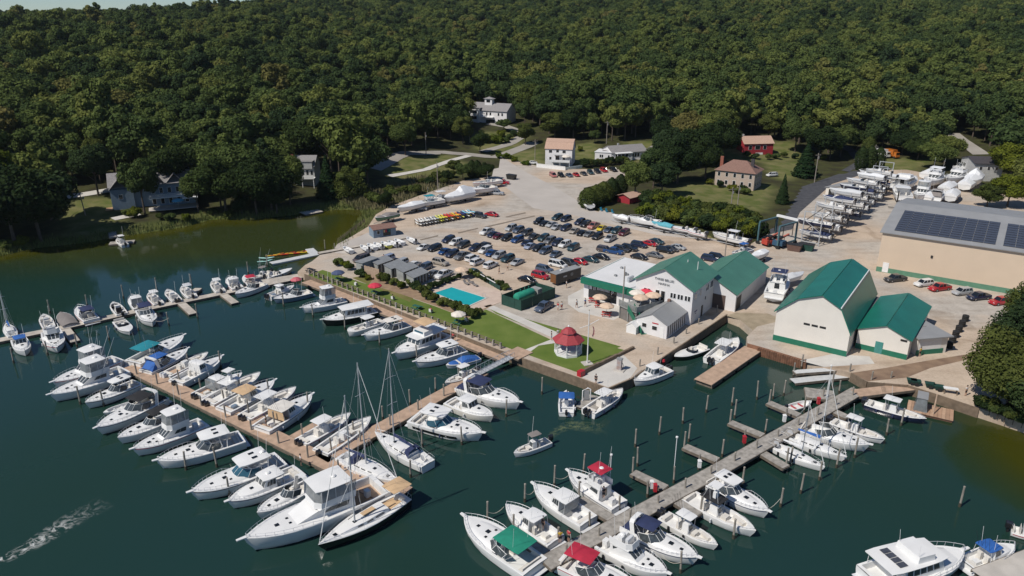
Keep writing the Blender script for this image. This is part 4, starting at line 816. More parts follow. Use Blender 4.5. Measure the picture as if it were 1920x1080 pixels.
boat('skiff', (1062, 728), (1062, 770), 'small white boat with navy bimini near the fuel dock', None, top='bimini', canvas=BLUEC, console=True)
boat('cc', (1168, 730), (1103, 770), 'white centre console at the small float by the fuel dock', None, motors=2)
boat('pilot', (1188, 716), (1252, 690), 'white hardtop boat beside the red mooring balls', None, motors=2)
boat('run', (1264, 668), (1322, 648), 'dark-hulled bowrider along the quay by the main building', None, hull=BLACKH, motors=0)
boat('cc', (1384, 636), (1334, 674), 'white centre console beside the brown pier in the inner basin', None, motors=2)
boat('cc', (218, 446), (236, 458), 'white boat on the private float below the blue house', None, L=6.5)
# afloat at the kayak pier
KC = {'orange': mat('kayak_orange', (0.55, 0.16, 0.02), 0.4), 'yellow': mat('kayak_yellow', (0.62, 0.42, 0.03), 0.4), 'red': mat('kayak_red', (0.50, 0.03, 0.02), 0.4), 'mint': mat('kayak_mint', (0.35, 0.58, 0.52), 0.4), 'white': mat('kayak_white', (0.62, 0.62, 0.60), 0.4), 'sky': mat('kayak_sky', (0.20, 0.45, 0.58), 0.4), 'lime': mat('kayak_lime', (0.58, 0.58, 0.10), 0.4), 'navy': mat('kayak_navy', (0.02, 0.03, 0.12), 0.4), 'grey': mat('kayak_grey', (0.30, 0.32, 0.33), 0.4)}
def kayak_mesh(L=3.6, B=0.76):
    mb = MB(); s = []
    for i in range(11):
        u = i / 10; x = -L / 2 + L * u; b = B / 2 * max(0.03, 1 - abs(2 * u - 1) ** 2.4); z = 0.12 * abs(2 * u - 1) ** 2
        s.append([(x, b * c_, 0.16 + z + 0.16 * d_) for c_, d_ in ((0, -1.0), (0.7, -0.75), (1, 0), (0.75, 0.6), (0, 0.95), (-0.75, 0.6), (-1, 0), (-0.7, -0.75))])
    return mb.loft(s, True, True, True).mesh('hull', KC['orange'], True, 60)
KM = kayak_mesh(); KCK = MB().loft([[(0.5 * math.cos(k * math.pi / 5), 0.23 * math.sin(k * math.pi / 5), z) for k in range(10)] for z in (0.30, 0.335)], True, True, True).mesh('cockpit_well', BLACK)
def kayak(loc, rz, col, label, group, tilt=0.0):
    r = thing('kayak', label, 'kayak', loc, rz, group)
    o = bpy.data.objects.new('hull', KM); C.objects.link(o); o.parent = r; setmat(o, KC[col])
    q = bpy.data.objects.new('cockpit_well', KCK); C.objects.link(q); q.parent = r
    r.rotation_euler = (0, tilt, rz); return r
a, b = P(512, 480, 0), P(570, 474, 0)
for i, c in enumerate(['yellow', 'orange', 'yellow', 'orange', 'red', 'orange', 'yellow', 'red', 'yellow']):
    p = a.lerp(b, i / 8); kayak((p.x, p.y, 0.02), R(35) + 0.15 * math.sin(i * 2.1), c, 'kayak %s from the left afloat beside the white kayak pier' % ['first', 'second', 'third', 'fourth', 'fifth', 'sixth', 'seventh', 'eighth', 'ninth'][i] if i else 'yellow kayak leftmost of those afloat beside the white pier', 'kayaks afloat at the white pier')
for i, (x, y) in enumerate(((500, 485), (497, 491))): p = P(x, y, 0); kayak((p.x, p.y, 0.02), R(10 + 20 * i), 'mint', 'pale mint kayak at the tip of the white pier, %s one' % ('farther', 'nearer')[i], 'kayaks afloat at the white pier')

# ---------------------------------------------------------------- docks and piles
def dock(label, p0, p1, w, z, m, group=None, name='dock', floats=True, side=DOCKS):
    a, b = P(*p0, z), P(*p1, z); d = b - a; L = d.length
    r = thing(name, label, 'dock', (a.x, a.y, 0), math.atan2(d.y, d.x), group)
    MB().box(0, L, -w / 2, w / 2, z - 0.10, z).obj('deck', m, r)
    for s in (1, -1): MB().box(0, L, s * (w / 2 + 0.03) - 0.05, s * (w / 2 + 0.03) + 0.05, z - 0.38, z - 0.02).obj('fascia', side, r)
    if floats:
        n = max(2, int(L / 4))
        for i in range(n): MB().box(L * (i + 0.1) / n, L * (i + 0.9) / n, -w / 2 + 0.1, w / 2 - 0.1, -0.2, z - 0.12).obj('float', DOCKS, r)
    else:
        n = max(2, int(L / 3.5))
        for i in range(n + 1): MB().box(L * i / n - 0.1, L * i / n + 0.1, -w / 2, w / 2, z - 0.35, z - 0.1).obj('cross_beam', DOCKS, r)
    return r, L
GAD = 'sections of the far-left float dock'
pl = [(-40, 645), (120, 613), (300, 573), (432, 546), (560, 520)]
for i, l in enumerate(('left end', 'left-centre', 'right-centre', 'shore end')): dock('weathered float dock, %s section of the far-left line' % l, pl[i], pl[i + 1], 2.0, 0.55, DOCKL, GAD)
dock('wide float at the head of the far-left dock by the beach', (470, 532), (592, 512), 3.0, 0.56, DOCKL)
FG = 'finger floats'
for a, b, l in (((338, 566), (362, 588), 'grey finger float beside the tower-topped boat'), ((414, 548), (441, 568), 'grey finger float nearest the red bimini'), ((121, 614), (141, 640), 'short finger float right of the flybridge boat'), ((357, 552), (372, 540), 'tiny finger float pointing away behind the far-left dock')):
    dock(l, a, b, 1.5, 0.5, DOCKL, FG)
dock('boardwalk of weathered planks below the lawn fence', (574, 527), (948, 672), 2.3, 0.9, DOCKB, floats=False)
dock('long brown main dock through the left fleet', (243, 686), (640, 880), 2.6, 0.7, DOCKB)
dock('brown dock head beside the black sailboat', (640, 880), (752, 930), 4.2, 0.72, DOCKB)
dock('brown dock from the gangway to the main dock', (905, 697), (604, 861), 2.4, 0.7, DOCKB)
for a, b, l in (((537, 826), (592, 795), 'brown finger pier left of two centre consoles'), ((303, 707), (345, 688), 'brown finger pier by the grey twin outboards'), ((368, 740), (405, 722), 'brown finger pier left of the tower boat'), ((462, 795), (500, 778), 'brown finger pier left of tan-canvas cruiser'), ((640, 845), (690, 822), 'wide brown finger between the inner sailboats')):
    dock(l, a, b, 1.3, 0.65, DOCKB, 'brown finger piers')
dock('grey fixed dock, seaward half, bottom centre', (1022, 1056), (1340, 884), 2.15, 1.15, DOCKG, floats=False)
dock('grey fixed dock, landward half, past the empty slips', (1340, 884), (1610, 731), 2.15, 1.16, DOCKG, floats=False)
dock('brown boardwalk linking the grey dock to shore', (1604, 737), (1712, 724), 2.2, 1.2, DOCKB, floats=False)
dock('small square landing by the boat lift', (1510, 735), (1565, 742), 3.2, 1.1, DOCKG, floats=False)
GF = 'finger piers of the grey dock'
for a, b, l in (((1187, 885), (1248, 914), 'grey finger pier, lowest of four on the empty side'), ((1284, 836), (1345, 862), 'grey finger pier, second of four on the empty side'), ((1369, 791), (1430, 816), 'grey finger pier, third of four on the empty side'), ((1441, 754), (1498, 778), 'grey finger pier nearest the boat lift'),
                ((1086, 935), (1150, 974), 'grey finger pier beside the crimson-bimini cruiser'), ((964, 1000), (1022, 1038), 'grey finger pier beside the people-filled boat'), ((1416, 840), (1474, 875), 'grey finger pier beside the bare white sloop'), ((1252, 928), (1310, 965), 'grey finger pier beside black T-top boat'), ((1344, 880), (1390, 905), 'grey finger pier beside rounded-hardtop cruiser'), ((1546, 762), (1590, 782), 'grey finger pier beside the shore-end T-top')):
    dock(l, a, b, 1.3, 1.0, DOCKG, GF, floats=False)
dock('brown pier in the inner basin below the barn', (1318, 716), (1412, 653), 3.0, 0.9, DOCKB)
dock('small float at the fuel dock', (1098, 766), (1118, 742), 3.0, 0.55, DOCKG)
dock('white plastic kayak pier, long arm', (508, 493), (612, 472), 1.9, 0.45, FLOATW, side=FLOATW)
dock('white plastic kayak pier, short arm', (580, 466), (592, 477), 1.9, 0.46, FLOATW, side=FLOATW)
dock('raised walkway from the kayak pier to the rental hut', (598, 474), (760, 445), 1.5, 1.75, DOCKL, floats=False)
dock('private dock below the blue house', (208, 418), (212, 445), 1.8, 1.0, DOCKG, floats=False)
dock('dark float at the private dock', (205, 456), (252, 452), 2.6, 0.5, DOCKG)
dock('grey pier corner at the lower right', (1856, 1092), (1975, 1046), 4.0, 1.2, CONC)
dock('lift bay catwalk, upper arm of white grating', (1490, 697), (1590, 690), 1.2, 1.3, FLOATW, 'lift bay catwalks', floats=False)
dock('lift bay catwalk, lower arm of white floats', (1486, 714), (1590, 703), 1.6, 0.6, FLOATW, 'lift bay catwalks')
# swimming float off the far bank
dock('small square platform on the far bank', (567, 400), (600, 394), 4.0, 0.5, DOCKL)
# gangway
a, b = P(960, 668, 1.6), P(882, 708, 0.8); d = b - a; L = d.xy.length
gw = thing('gangway', 'sloping aluminium truss gangway beside the boardwalk end', 'gangway', (a.x, a.y, 1.6), math.atan2(d.y, d.x))
gw.rotation_euler = (0, math.atan2(0.8, L), math.atan2(d.y, d.x))
MB().box(0, L, -0.6, 0.6, -0.05, 0.02).obj('walkway', ALU, gw)
for s in (1, -1):
    mb = MB(); mb.tube([(0, s * 0.65, 1.0), (L, s * 0.65, 1.0)], 0.04, 4); n = 10
    for i in range(n + 1): mb.tube([(L * i / n, s * 0.65, 0), (L * i / n, s * 0.65, 1.0)], 0.03, 4)
    for i in range(n): mb.tube([(L * i / n, s * 0.65, 0), (L * (i + 1) / n, s * 0.65, 1.0)], 0.025, 4)
    mb.obj('truss_rail', ALU, gw)
dock('brown landing at the lawn corner above the gangway', (958, 668), (985, 655), 3.4, 1.62, DOCKB, floats=False)
PSH = MB().tube([(0, 0, -1.0), (0, 0, 0.5), (0.01, 0.01, 1.0)], 0.13, 8, 0.115).mesh('shaft', PILE, True)
PBD = MB().tube([(0, 0, -1.0), (0, 0, 0.55)], 0.165, 8).mesh('weed_band', PILEB, True)
PCP = MB().lathe([(0.14, 0), (0.13, 0.05), (0.02, 0.12)], 8).mesh('cap', PILE, True)
def pile(p, h, label, group):
    r = thing('mooring_pile', label, 'pile', (p.x, p.y, 0), 0, group)
    o = bpy.data.objects.new('shaft', PSH); C.objects.link(o); o.parent = r; o.scale = (1, 1, h)
    for me_, z in ((PBD, 0), (PCP, h)):
        q = bpy.data.objects.new(me_.name.split('.')[0], me_); C.objects.link(q); q.parent = r; q.location = (0.01 if z else 0, 0.01 if z else 0, z)
    r.rotation_euler = (random.uniform(-.03, .03), random.uniform(-.03, .03), random.uniform(0, 6)); return r
PL = {'wooden pile standing alone in the open slip row of the basin': ('free-standing slip piles', [(1191, 838), (1236, 815), (1280, 794), (1324, 773), (1372, 760), (1419, 749), (1469, 742)]),
      'wooden pile at the tip of a grey finger pier': ('finger tip piles', [(1186, 891), (1195, 874), (1282, 845), (1291, 828), (1368, 799), (1377, 784), (1441, 762), (1449, 748), (1473, 878), (1480, 874), (1085, 941), (962, 1006), (1312, 968), (1391, 910)]),
      'wooden mooring pile left of the grey dock boats': ('grey dock outer piles', [(914, 976), (984, 941), (1039, 912), (1094, 886)]),
      'wooden mooring pile right of the grey dock boats': ('grey dock outer piles', [(1463, 950), (1501, 925), (1536, 900), (1568, 877), (1602, 858), (1689, 798), (1662, 816), (1276, 1074), (1375, 1010)]),
      'lone short pile in the dark water at right': (None, [(1799, 950)]),
      'wooden mooring pile off the bow of a gangway-dock boat': ('gangway dock piles', [(949, 781), (866, 834), (792, 838), (770, 895), (1016, 739)]),
      'wooden mooring pile off the bow of a brown-dock boat': ('brown dock piles', [(151, 758), (195, 762), (349, 881), (407, 876), (431, 931), (499, 921), (578, 770), (415, 690), (450, 730), (505, 745), (355, 690)]),
      'wooden mooring pile off the lawn boardwalk': ('boardwalk piles', [(532, 575), (587, 595), (647, 618), (712, 647), (782, 673)]),
      'wooden mooring pile before the far-left float dock': ('far-left dock piles', [(317, 611), (371, 598), (26, 681), (90, 666), (145, 651), (205, 638), (260, 620)]),
      'wooden pile behind the far-left float dock': ('far-left dock rear piles', [(95, 588), (164, 575), (232, 560), (294, 545), (360, 536), (466, 514), (502, 500), (610, 470), (628, 478)]),
      'wooden pile on the quay edge by the main building': ('quay piles', [(1231, 680), (1262, 658), (1285, 640), (1308, 622), (1343, 600), (1198, 702)]),
      'wooden pile beside the boat lift bay': ('lift bay piles', [(1487, 708), (1502, 692), (1590, 712), (1560, 728), (1630, 728), (1667, 724)])}
for l, (gp_, pts) in PL.items():
    for q in pts: pile(P(*q, 0), random.uniform(2.5, 3.1), l, gp_)
for p0, p1, n, off, l in (((1022, 1056), (1600, 737), 13, 1.28, 'wooden pile along the edge of the grey dock'), ((260, 695), (690, 902), 9, 1.5, 'wooden pile along the edge of the brown main dock'), ((890, 706), (640, 842), 5, 1.4, 'wooden pile along the brown gangway dock')):
    a, b = P(*p0, 0), P(*p1, 0); d = (b - a).normalized(); q = Vector((-d.y, d.x, 0))
    for i in range(n):
        for s in (1, -1): pile(a.lerp(b, (i + 0.5 + 0.1 * s) / n) + q * off * s, random.uniform(2.2, 2.7), l, 'dock edge piles')
# dock lamp posts and pedestals
for (x, y, h, l) in ((1264, 880, 4.6, 'tall slim white lamp post on the grey dock'), (1143, 912, 4.4, 'tall slim white lamp post near the crimson bimini'), (1549, 745, 5.2, 'tall white post at the landward grey dock')):
    p = P(x, y, 1.15); r = thing('lamp_post', l, 'lamp post', (p.x, p.y, 1.1)); MB().tube([(0, 0, 0), (0, 0, h)], 0.05, 6).obj('post', WPAINT, r); MB().lathe([(0.05, 0), (0.16, 0.08), (0.16, 0.25), (0.03, 0.3)], 8, (0, 0, h)).obj('lamp', WPAINT, r)
for i, (x, y, c) in enumerate(((1228, 921, RED), (1395, 830, RED), (1534, 757, RED), (1222, 915, WPAINT), (1470, 790, WPAINT), (1311, 876, WPAINT))):
    p = P(x, y, 1.15); o = thing('dock_pedestal', ['red hose box at the lowest finger pier', 'red hose box at the third finger pier', 'red hose box near the small skiff', 'white power pedestal at the lowest finger pier', 'white power pedestal beside the landward grey dock', 'white power pedestal mid grey dock'][i], 'pedestal', (p.x, p.y, 1.15))
    MB().box(-0.2, 0.2, -0.2, 0.2, 0, 0.95).obj('body', c, o); MB().box(-0.25, 0.25, -0.25, 0.25, 0.95, 1.1, 0.08, 0.08).obj('cap', c, o)
# mooring lines
for i, (x0, y0, z0, x1, y1, z1) in enumerate(((914, 960, 1.4, 945, 950, 1.4), (1039, 895, 1.8, 1070, 888, 1.6), (1463, 935, 1.6, 1430, 955, 1.4), (317, 596, 1.8, 284, 600, 1.5), (984, 925, 1.6, 1005, 915, 1.6), (1276, 1055, 1.5, 1240, 1040, 1.2))):
    a, b = P(x0, y0, z0), P(x1, y1, z1); mb = MB(); mb.tube([a.lerp(b, u / 6) - Vector((0, 0, 0.5 * math.sin(u / 6 * math.pi))) for u in range(7)], 0.03, 4)
    tag(mb.obj('mooring_line', ROPE), ['slack mooring line left of the green-bimini boat', 'mooring line off the crimson-bimini bow', 'slack mooring line off the rounded-hardtop cruiser', 'mooring line off the navy-bimini cruiser at far dock', 'mooring line from pile to the bare-roof walkaround', 'slack mooring line off the navy-canvas express cruiser'][i], 'rope')
for (x, y, l) in ((1180, 716, 'red mooring ball at the fuel dock corner'), (1243, 678, 'red mooring ball behind the hardtop boat')):
    p = P(x, y, 0.9); o = thing('mooring_ball', l, 'buoy', (p.x, p.y, 0.6)); MB().lathe([(0.02, 0), (0.3, 0.12), (0.42, 0.4), (0.3, 0.68), (0.02, 0.8)], 12).obj('ball', RED, o, True); MB().tube([(0, 0, 0.78), (0, 0, 0.95)], 0.06, 6).obj('eye', BLACK, o)

# ---------------------------------------------------------------- buildings
class Bld:
    def __init__(s, name, label, A, B, depth, cat='building', z=YZ, width=None, flip=False):
        A = P(*A, z) if not isinstance(A, Vector) else A; B = P(*B, z) if not isinstance(B, Vector) else B
        d = (B - A); d.z = 0; s.W = width or d.length; s.D = depth; s.z = z
        if flip: A = B - d.normalized() * s.W
        s.r = thing(name, label, cat, (A.x, A.y, z), math.atan2(d.y, d.x))
    def walls(s, prof, m, axis='y', name='wall', z0=-0.6):
        """prof: roofline across the width (axis y) or across the depth (axis x)"""
        mb = MB(); n = len(prof)
        if axis == 'y': f = [(0, z0), (s.W, z0)] + [(x * s.W, z) for x, z in prof[::-1]]; secs = [[(x, 0, z) for x, z in f], [(x, s.D, z) for x, z in f]]
        else: f = [(0, z0), (s.D, z0)] + [(x * s.D, z) for x, z in prof[::-1]]; secs = [[(0, y, z) for y, z in f], [(s.W, y, z) for y, z in f]]
        mb.loft(secs, True, True, True); s.wall = mb.obj(name, m, s.r); return s
    def roof(s, prof, m, axis='y', over=0.35, th=0.14, ends=0.35, trim=None):
        for (x0, z0), (x1, z1) in zip(prof[:-1], prof[1:]):
            w = s.W if axis == 'y' else s.D; dl = s.D if axis == 'y' else s.W
            a = Vector((x0 * w, z0)); b = Vector((x1 * w, z1)); d = (b - a).normalized(); nn = Vector((-d.y, d.x))
            if nn.y < 0: nn = -nn
            if x0 == prof[0][0]: a = a - d * over
            if x1 == prof[-1][0]: b = b + d * over
            q = [a + nn * 0.02, b + nn * 0.02, b + nn * (0.02 + th), a + nn * (0.02 + th)]
            secs = [[(p.x, yy, p.y) if axis == 'y' else (yy, p.x, p.y) for p in q] for yy in (-ends, dl + ends)]
            MB().loft(secs, True, True, True).obj('roof', m, s.r)
        return s
    def pt(s, face, u, z, o): return {'f': (u, -o, z), 'b': (s.W - u, s.D + o, z), 'r': (s.W + o, u, z), 'l': (-o, s.D - u, z)}[face]
    def slab(s, face, u0, u1, z0, z1, o, name, m, parent=None):
        q = [s.pt(face, u0, z0, -0.03), s.pt(face, u1, z0, -0.03), s.pt(face, u1, z1, -0.03), s.pt(face, u0, z1, -0.03)] + [s.pt(face, u0, z0, o), s.pt(face, u1, z0, o), s.pt(face, u1, z1, o), s.pt(face, u0, z1, o)]
        return MB().hexa(q).obj(name, m, parent or s.r)
    def win(s, face, u, z, w=0.9, h=1.2, frame=WPAINT, pane=GLASS, name='window'):
        f = s.slab(face, u - w / 2 - 0.08, u + w / 2 + 0.08, z - 0.08, z + h + 0.08, 0.04, name, frame)
        s.slab(face, u - w / 2, u + w / 2, z, z + h, 0.06, 'pane', pane, f); return f
    def box(s, x0, x1, y0, y1, z0, z1, name, m, **k): return MB().box(x0, x1, y0, y1, z0, z1, **k).obj(name, m, s.r)
def text(s, body, face, u, z, size, m, parent, name='lettering'):
    c = bpy.data.curves.new(name, 'FONT'); c.body = body; c.size = size; c.extrude = 0.03; c.align_x = 'CENTER'; c.materials.append(m)
    t_ = bpy.data.objects.new(name, c); C.objects.link(t_); me_ = bpy.data.meshes.new_from_object(t_.evaluated_get(bpy.context.evaluated_depsgraph_get())); bpy.data.objects.remove(t_)
    o = bpy.data.objects.new(name, me_); C.objects.link(o); o.parent = parent; o.location = s.pt(face, u, z, 0.07); o.rotation_euler = (R(90), 0, {'f': 0, 'r': R(90), 'l': R(-90)}[face]); return o
FRONT = None
# main building
M = Bld('marina_building', 'white two-storey marina building with green gable roof and gable lettering', (1189, 585), (1294, 610), 11.6)
pr = [(0, 6.9), (0.5, 10.0), (1, 6.9)]
M.walls(pr, WALLW).roof(pr, GROOF2, over=0.5, ends=0.5)
for u in (2.0, 2.75): M.win('f', u, 4.2, 0.5, 1.2)
M.win('f', 4.5, 3.4, 0.75, 2.1, name='door'); M.win('f', 5.6, 3.4, 0.75, 2.1, name='door')
for u in (7.3, 7.9, 8.7, 9.3, 10.1, 10.7): M.win('f', u, 4.6, 0.42, 0.9)
for u in (7.0, 7.7, 9.2, 9.9): M.win('r', u, 4.7, 0.5, 1.2)
for u in (1.0, 1.7, 3.9): M.win('r', u, 4.7, 0.5, 1.1)
M.slab('r', 5.0, 5.8, 0, 2.2, 0.05, 'door', BLACK); M.slab('r', 6.6, 7.0, 3.0, 3.6, 0.05, 'vent', BLACK)
M.slab('r', 1.6, 2.9, 2.0, 2.22, 0.03, 'sign', mat('blue_lettering', (0.03, 0.04, 0.12))); M.slab('r', 1.9, 2.4, 1.6, 1.75, 0.03, 'sign', MATS['blue_lettering'])
GLET = mat('grey_lettering', (0.22, 0.23, 0.24))
text(M, 'THREE BELLES', 'f', M.W * 0.5, 7.55, 0.62, GLET, M.r); text(M, 'MARINA', 'f', M.W * 0.5, 6.7, 0.62, GLET, M.r)
for x in (0.62, 0.8): MB().tube([(M.W * x, 7.5, 8), (M.W * x, 7.5, 9.9)], 0.07, 6).obj('vent_pipe', WPAINT, M.r)
dirF = (P(1294, 610, YZ) - P(1189, 585, YZ)).normalized(); dirU = Vector((-dirF.y, dirF.x, 0))
# annex
X_ = Bld('boathouse', 'low white gabled boathouse with grey roof and slatted side', (1192, 621), (1249, 636), 9.6)
pr = [(0, 2.6), (0.5, 4.1), (1, 2.6)]
X_.walls(pr, WALLW).roof(pr, GREYR, over=0.25, ends=0.2, th=0.1)
for k in range(9): X_.slab('r', 0.5 + k * 0.88, 0.8 + k * 0.88, 0.2, 2.3, 0.04, 'slat_opening', BLACK)
X_.win('f', 1.6, 1.3, 0.8, 0.7); X_.win('f', 3.6, 1.2, 0.9, 0.7); X_.slab('f', 4.7, 5.4, 0, 2.0, 0.05, 'door', WPAINT); X_.slab('f', 3.1, 4.3, 2.35, 2.55, 0.04, 'sign', RED)
X_.box(2.6, 3.1, 7, 7.5, 3.6, 4.6, 'roof_vent', SHINGB)
# store
dep = (P(1175, 481, 5.8) - P(1094, 515, 5.8)).length
S = Bld('store', 'flat white-roofed store with green fascia and white lettering', (1094, 556), (1192, 582), dep)
S.walls([(0, 4.0), (1, 4.0)], WALLW); S.box(-0.3, S.W + 0.2, -0.9, S.D + 0.3, 4.0, 4.25, 'roof', WHITER)
S.slab('f', -0.2, S.W, 3.15, 4.3, 1.0, 'fascia', GTRIM); S.slab('l', 0, S.D, 3.3, 4.3, 0.05, 'fascia', GTRIM)
f = S.slab('f', 1.2, 7.6, 0.25, 3.1, 0.05, 'shop_window', GLASS)
for k in range(6): S.slab('f', 1.2 + k * 1.28, 1.26 + k * 1.28, 0.25, 3.1, 0.08, 'mullion', BLACK, f)
S.slab('f', 1.35, 2.0, 2.05, 2.95, 0.09, 'sign_panel', WPAINT, f); text(S, 'B', 'f', 2.6, 2.05, 1.2, WPAINT, f)
for k in range(10): S.slab('f', 3.25 + k * 0.29, 3.43 + k * 0.29, 2.25, 2.75, 0.09, 'small_letter', WPAINT, f)
text(S, 'P', 'f', 6.75, 1.95, 1.2, WPAINT, f)
for x, y in ((3, 9), (6, 6), (4.5, 4)): S.box(x, x + 0.5, y, y + 0.5, 4.25, 4.6, 'roof_vent', GREYR)
S.box(8.4, 8.8, 2.5, 4.5, 4.25, 5.2, 'roof_unit', ALU)
# shed
SB = P(1377, 585, YZ)
K = Bld('storage_shed', 'long white shed with faded green metal roof behind the main building', SB - dirF * 10.0, SB, (P(1450, 535, YZ) - SB).length)
pr = [(0, 3.7), (0.5, 6.3), (1, 3.7)]
K.walls(pr, WALLW).roof(pr, GROOF2, over=0.35, ends=0.4); K.slab('r', 0.6, 3.2, 0, 2.7, 0.05, 'dark_door', BLACK); K.slab('f', 5.0, 8.0, 0, 2.9, 0.05, 'garage_door', mat('brown_door', (0.10, 0.07, 0.06)))
# barn
dep = (P(1654, 555, 5.6) - P(1590, 629, 5.6)).length
Bn = Bld('gambrel_barn', 'big cream barn with green gambrel roof and three dark vents', (1449, 637), (1586, 669), dep)
pr = [(0, 5.6), (0.27, 8.5), (0.58, 9.9), (0.84, 8.2), (1, 4.3)]
Bn.walls(pr, WALLC).roof(pr, GROOF, over=0.4, ends=0.35)
Bn.slab('f', -0.02, Bn.W + 0.02, 0, 1.0, 0.05, 'base_band', GTRIM); Bn.slab('l', 0, Bn.D, 0, 1.0, 0.05, 'base_band', GTRIM)
for u in (5.2, 6.5, 7.8): Bn.slab('f', u - 0.5, u + 0.5, 4.1, 4.45, 0.05, 'vent', BLACK)
a0 = Vector((0.84 * Bn.W, 8.2 + 0.2)); MB().tube([(a0.x + 0.05, -0.3, a0.y), (a0.x + 0.05, Bn.D + 0.3, a0.y)], 0.12, 6).obj('gutter', WPAINT, Bn.r)
dep = (P(1700, 553, 6.6) - P(1655, 612, 6.6)).length
Sm = Bld('small_barn', 'smaller cream barn with green gable roof and teal door', (1603, 652), (1699, 675), dep)
pr = [(0, 3.6), (0.53, 5.2), (1, 3.6)]
Sm.walls(pr, WALLC).roof(pr, GROOF, over=0.35, ends=0.3); Sm.slab('f', 0, Sm.W, 0, 0.95, 0.05, 'base_band', GTRIM); Sm.slab('f', 3.0, 4.2, 0, 2.1, 0.08, 'door', mat('teal_door', (0.05, 0.22, 0.20))); Sm.slab('f', 6.6, 7.6, 3.1, 3.45, 0.05, 'vent', BLACK)
Sm.box(-3.2, -0.4, 0.8, Sm.D, 3.3, 3.5, 'link_roof', mat('dark_valley_roof', (0.12, 0.115, 0.12), 0.7)); Sm.box(-3.0, -2.8, 1.0, Sm.D, 0, 3.3, 'link_wall', WALLC)
for y in (3.0, 8.0): MB().tube([(-1.8, y, 3.4), (-1.8, y, 4.3)], 0.12, 6).obj('vent_pipe', WPAINT, Sm.r)
G_ = Bld('lean_to', 'grey flat-roofed lean-to with cream garage door', (1716, 666), (1772, 661), 11.0)
G_.walls([(0, 3.0), (1, 3.0)], WALLC); G_.box(-0.3, G_.W + 0.6, -0.5, G_.D + 0.2, 3.0, 3.2, 'roof', GREYR); G_.slab('f', 0, G_.W * 0.9, 0, 0.9, 0.05, 'base_band', GTRIM); G_.slab('f', 0.4, G_.W * 0.8, 0.9, 2.8, 0.03, 'garage_door', WPAINT)
for x in (1, 3): G_.box(x, x + 1.6, 4, 4.1, 3.2, 3.26, 'roof_seam', SHING)
# tyres stored along its side
for i in range(6):
    p = P(1768 + i * 6.2, 652 - i * 10, YZ); t = thing('tyre_stack', 'black tyre stack %s along the lean-to wall' % ('nearest the camera', 'second from the camera', 'third from the camera', 'fourth from the camera', 'fifth from the camera', 'farthest from the camera')[i], 'tyres', (p.x + 1.0, p.y, YZ), 0, 'tyre stacks by the lean-to')
    for k in range(4): MB().lathe([(0.30, 0), (0.55, 0.03), (0.6, 0.15), (0.55, 0.27), (0.30, 0.3)], 12, (0, 0, 0.3 * k)).obj('tyre', TYRE, t, True)
# tan warehouse with solar panels
T = Bld('tan_warehouse', 'huge tan metal warehouse with solar panels on its grey roof', (1642, 508), (1905, 553), 38, width=62)
pr = [(0, 9.0), (0.5, 11.6), (1, 9.0)]
T.walls(pr, WALLT, axis='x').roof(pr, GREYR, axis='x', over=0.5, ends=0.5, th=0.2)
T.slab('f', 0, T.W, 0, 1.1, 0.05, 'base_band', mat('faded_green_band', (0.09, 0.21, 0.14))); T.slab('f', 1.2, 2.4, 0.1, 2.3, 0.09, 'door', WPAINT); T.slab('f', 10, 10.4, 5.0, 5.5, 0.2, 'wall_lamp', BLACK)
sl = math.atan2(2.6, 19.0)
PAN = MB().box(0, 2.02, 0, 1.06, 0, 0.05).mesh('solar_panel', SOLAR)
for base in (2.0, 22.2, 42.4):
    for cx in range(9):
        for cy in range(10):
            o = bpy.data.objects.new('solar_panel', PAN); C.objects.link(o); o.parent = T.r; y = 1.3 + cy * 1.32
            o.location = (base + cx * 2.1 + 0.02, y * math.cos(sl), 9.0 + y * math.sin(sl) + 0.32); o.rotation_euler = (sl, 0, 0)
# pool sheds
SH = []
for i, (x, y) in enumerate(((669, 514), (697, 510), (722, 518), (744, 524), (763, 535))):
    A = P(x, y, YZ); B_ = Bld('grey_shed', 'weathered grey changing shed, %s in the row by the pool' % ('leftmost', 'second', 'third', 'fourth', 'nearest the pool')[i], A, A + dirF * 2.0, 4.6, cat='shed')
    pr = [(0, 2.6), (1, 2.1)] if i else [(0, 2.9), (1, 2.9)]
    B_.walls(pr, SHEDW).roof(pr, mat('grey_metal_sheet', (0.30, 0.31, 0.31), 0.5, 0.3), over=0.2, ends=0.2, th=0.06)
    if i: 
        for k in range(6): B_.slab('r', 0.4 + k * 0.95, 0.85 + k * 0.95, 0.2, 1.9, 0.04, 'louvre_opening', BLACK)
    else: B_.slab('f', 1.6, 2.1, 1.2, 2.3, 0.04, 'dark_vent', BLACK)
fr = thing('board_fence', 'tall weathered tan board fence before the grey sheds', 'fence', tuple(P(684, 518, YZ)), math.atan2(dirF.y, dirF.x))
for k in range(16): MB().box(k * 0.28, k * 0.28 + 0.25, 0, 0.05, 0, 2.5 + 0.05 * math.sin(k * 1.7)).obj('board', WOODF, fr)
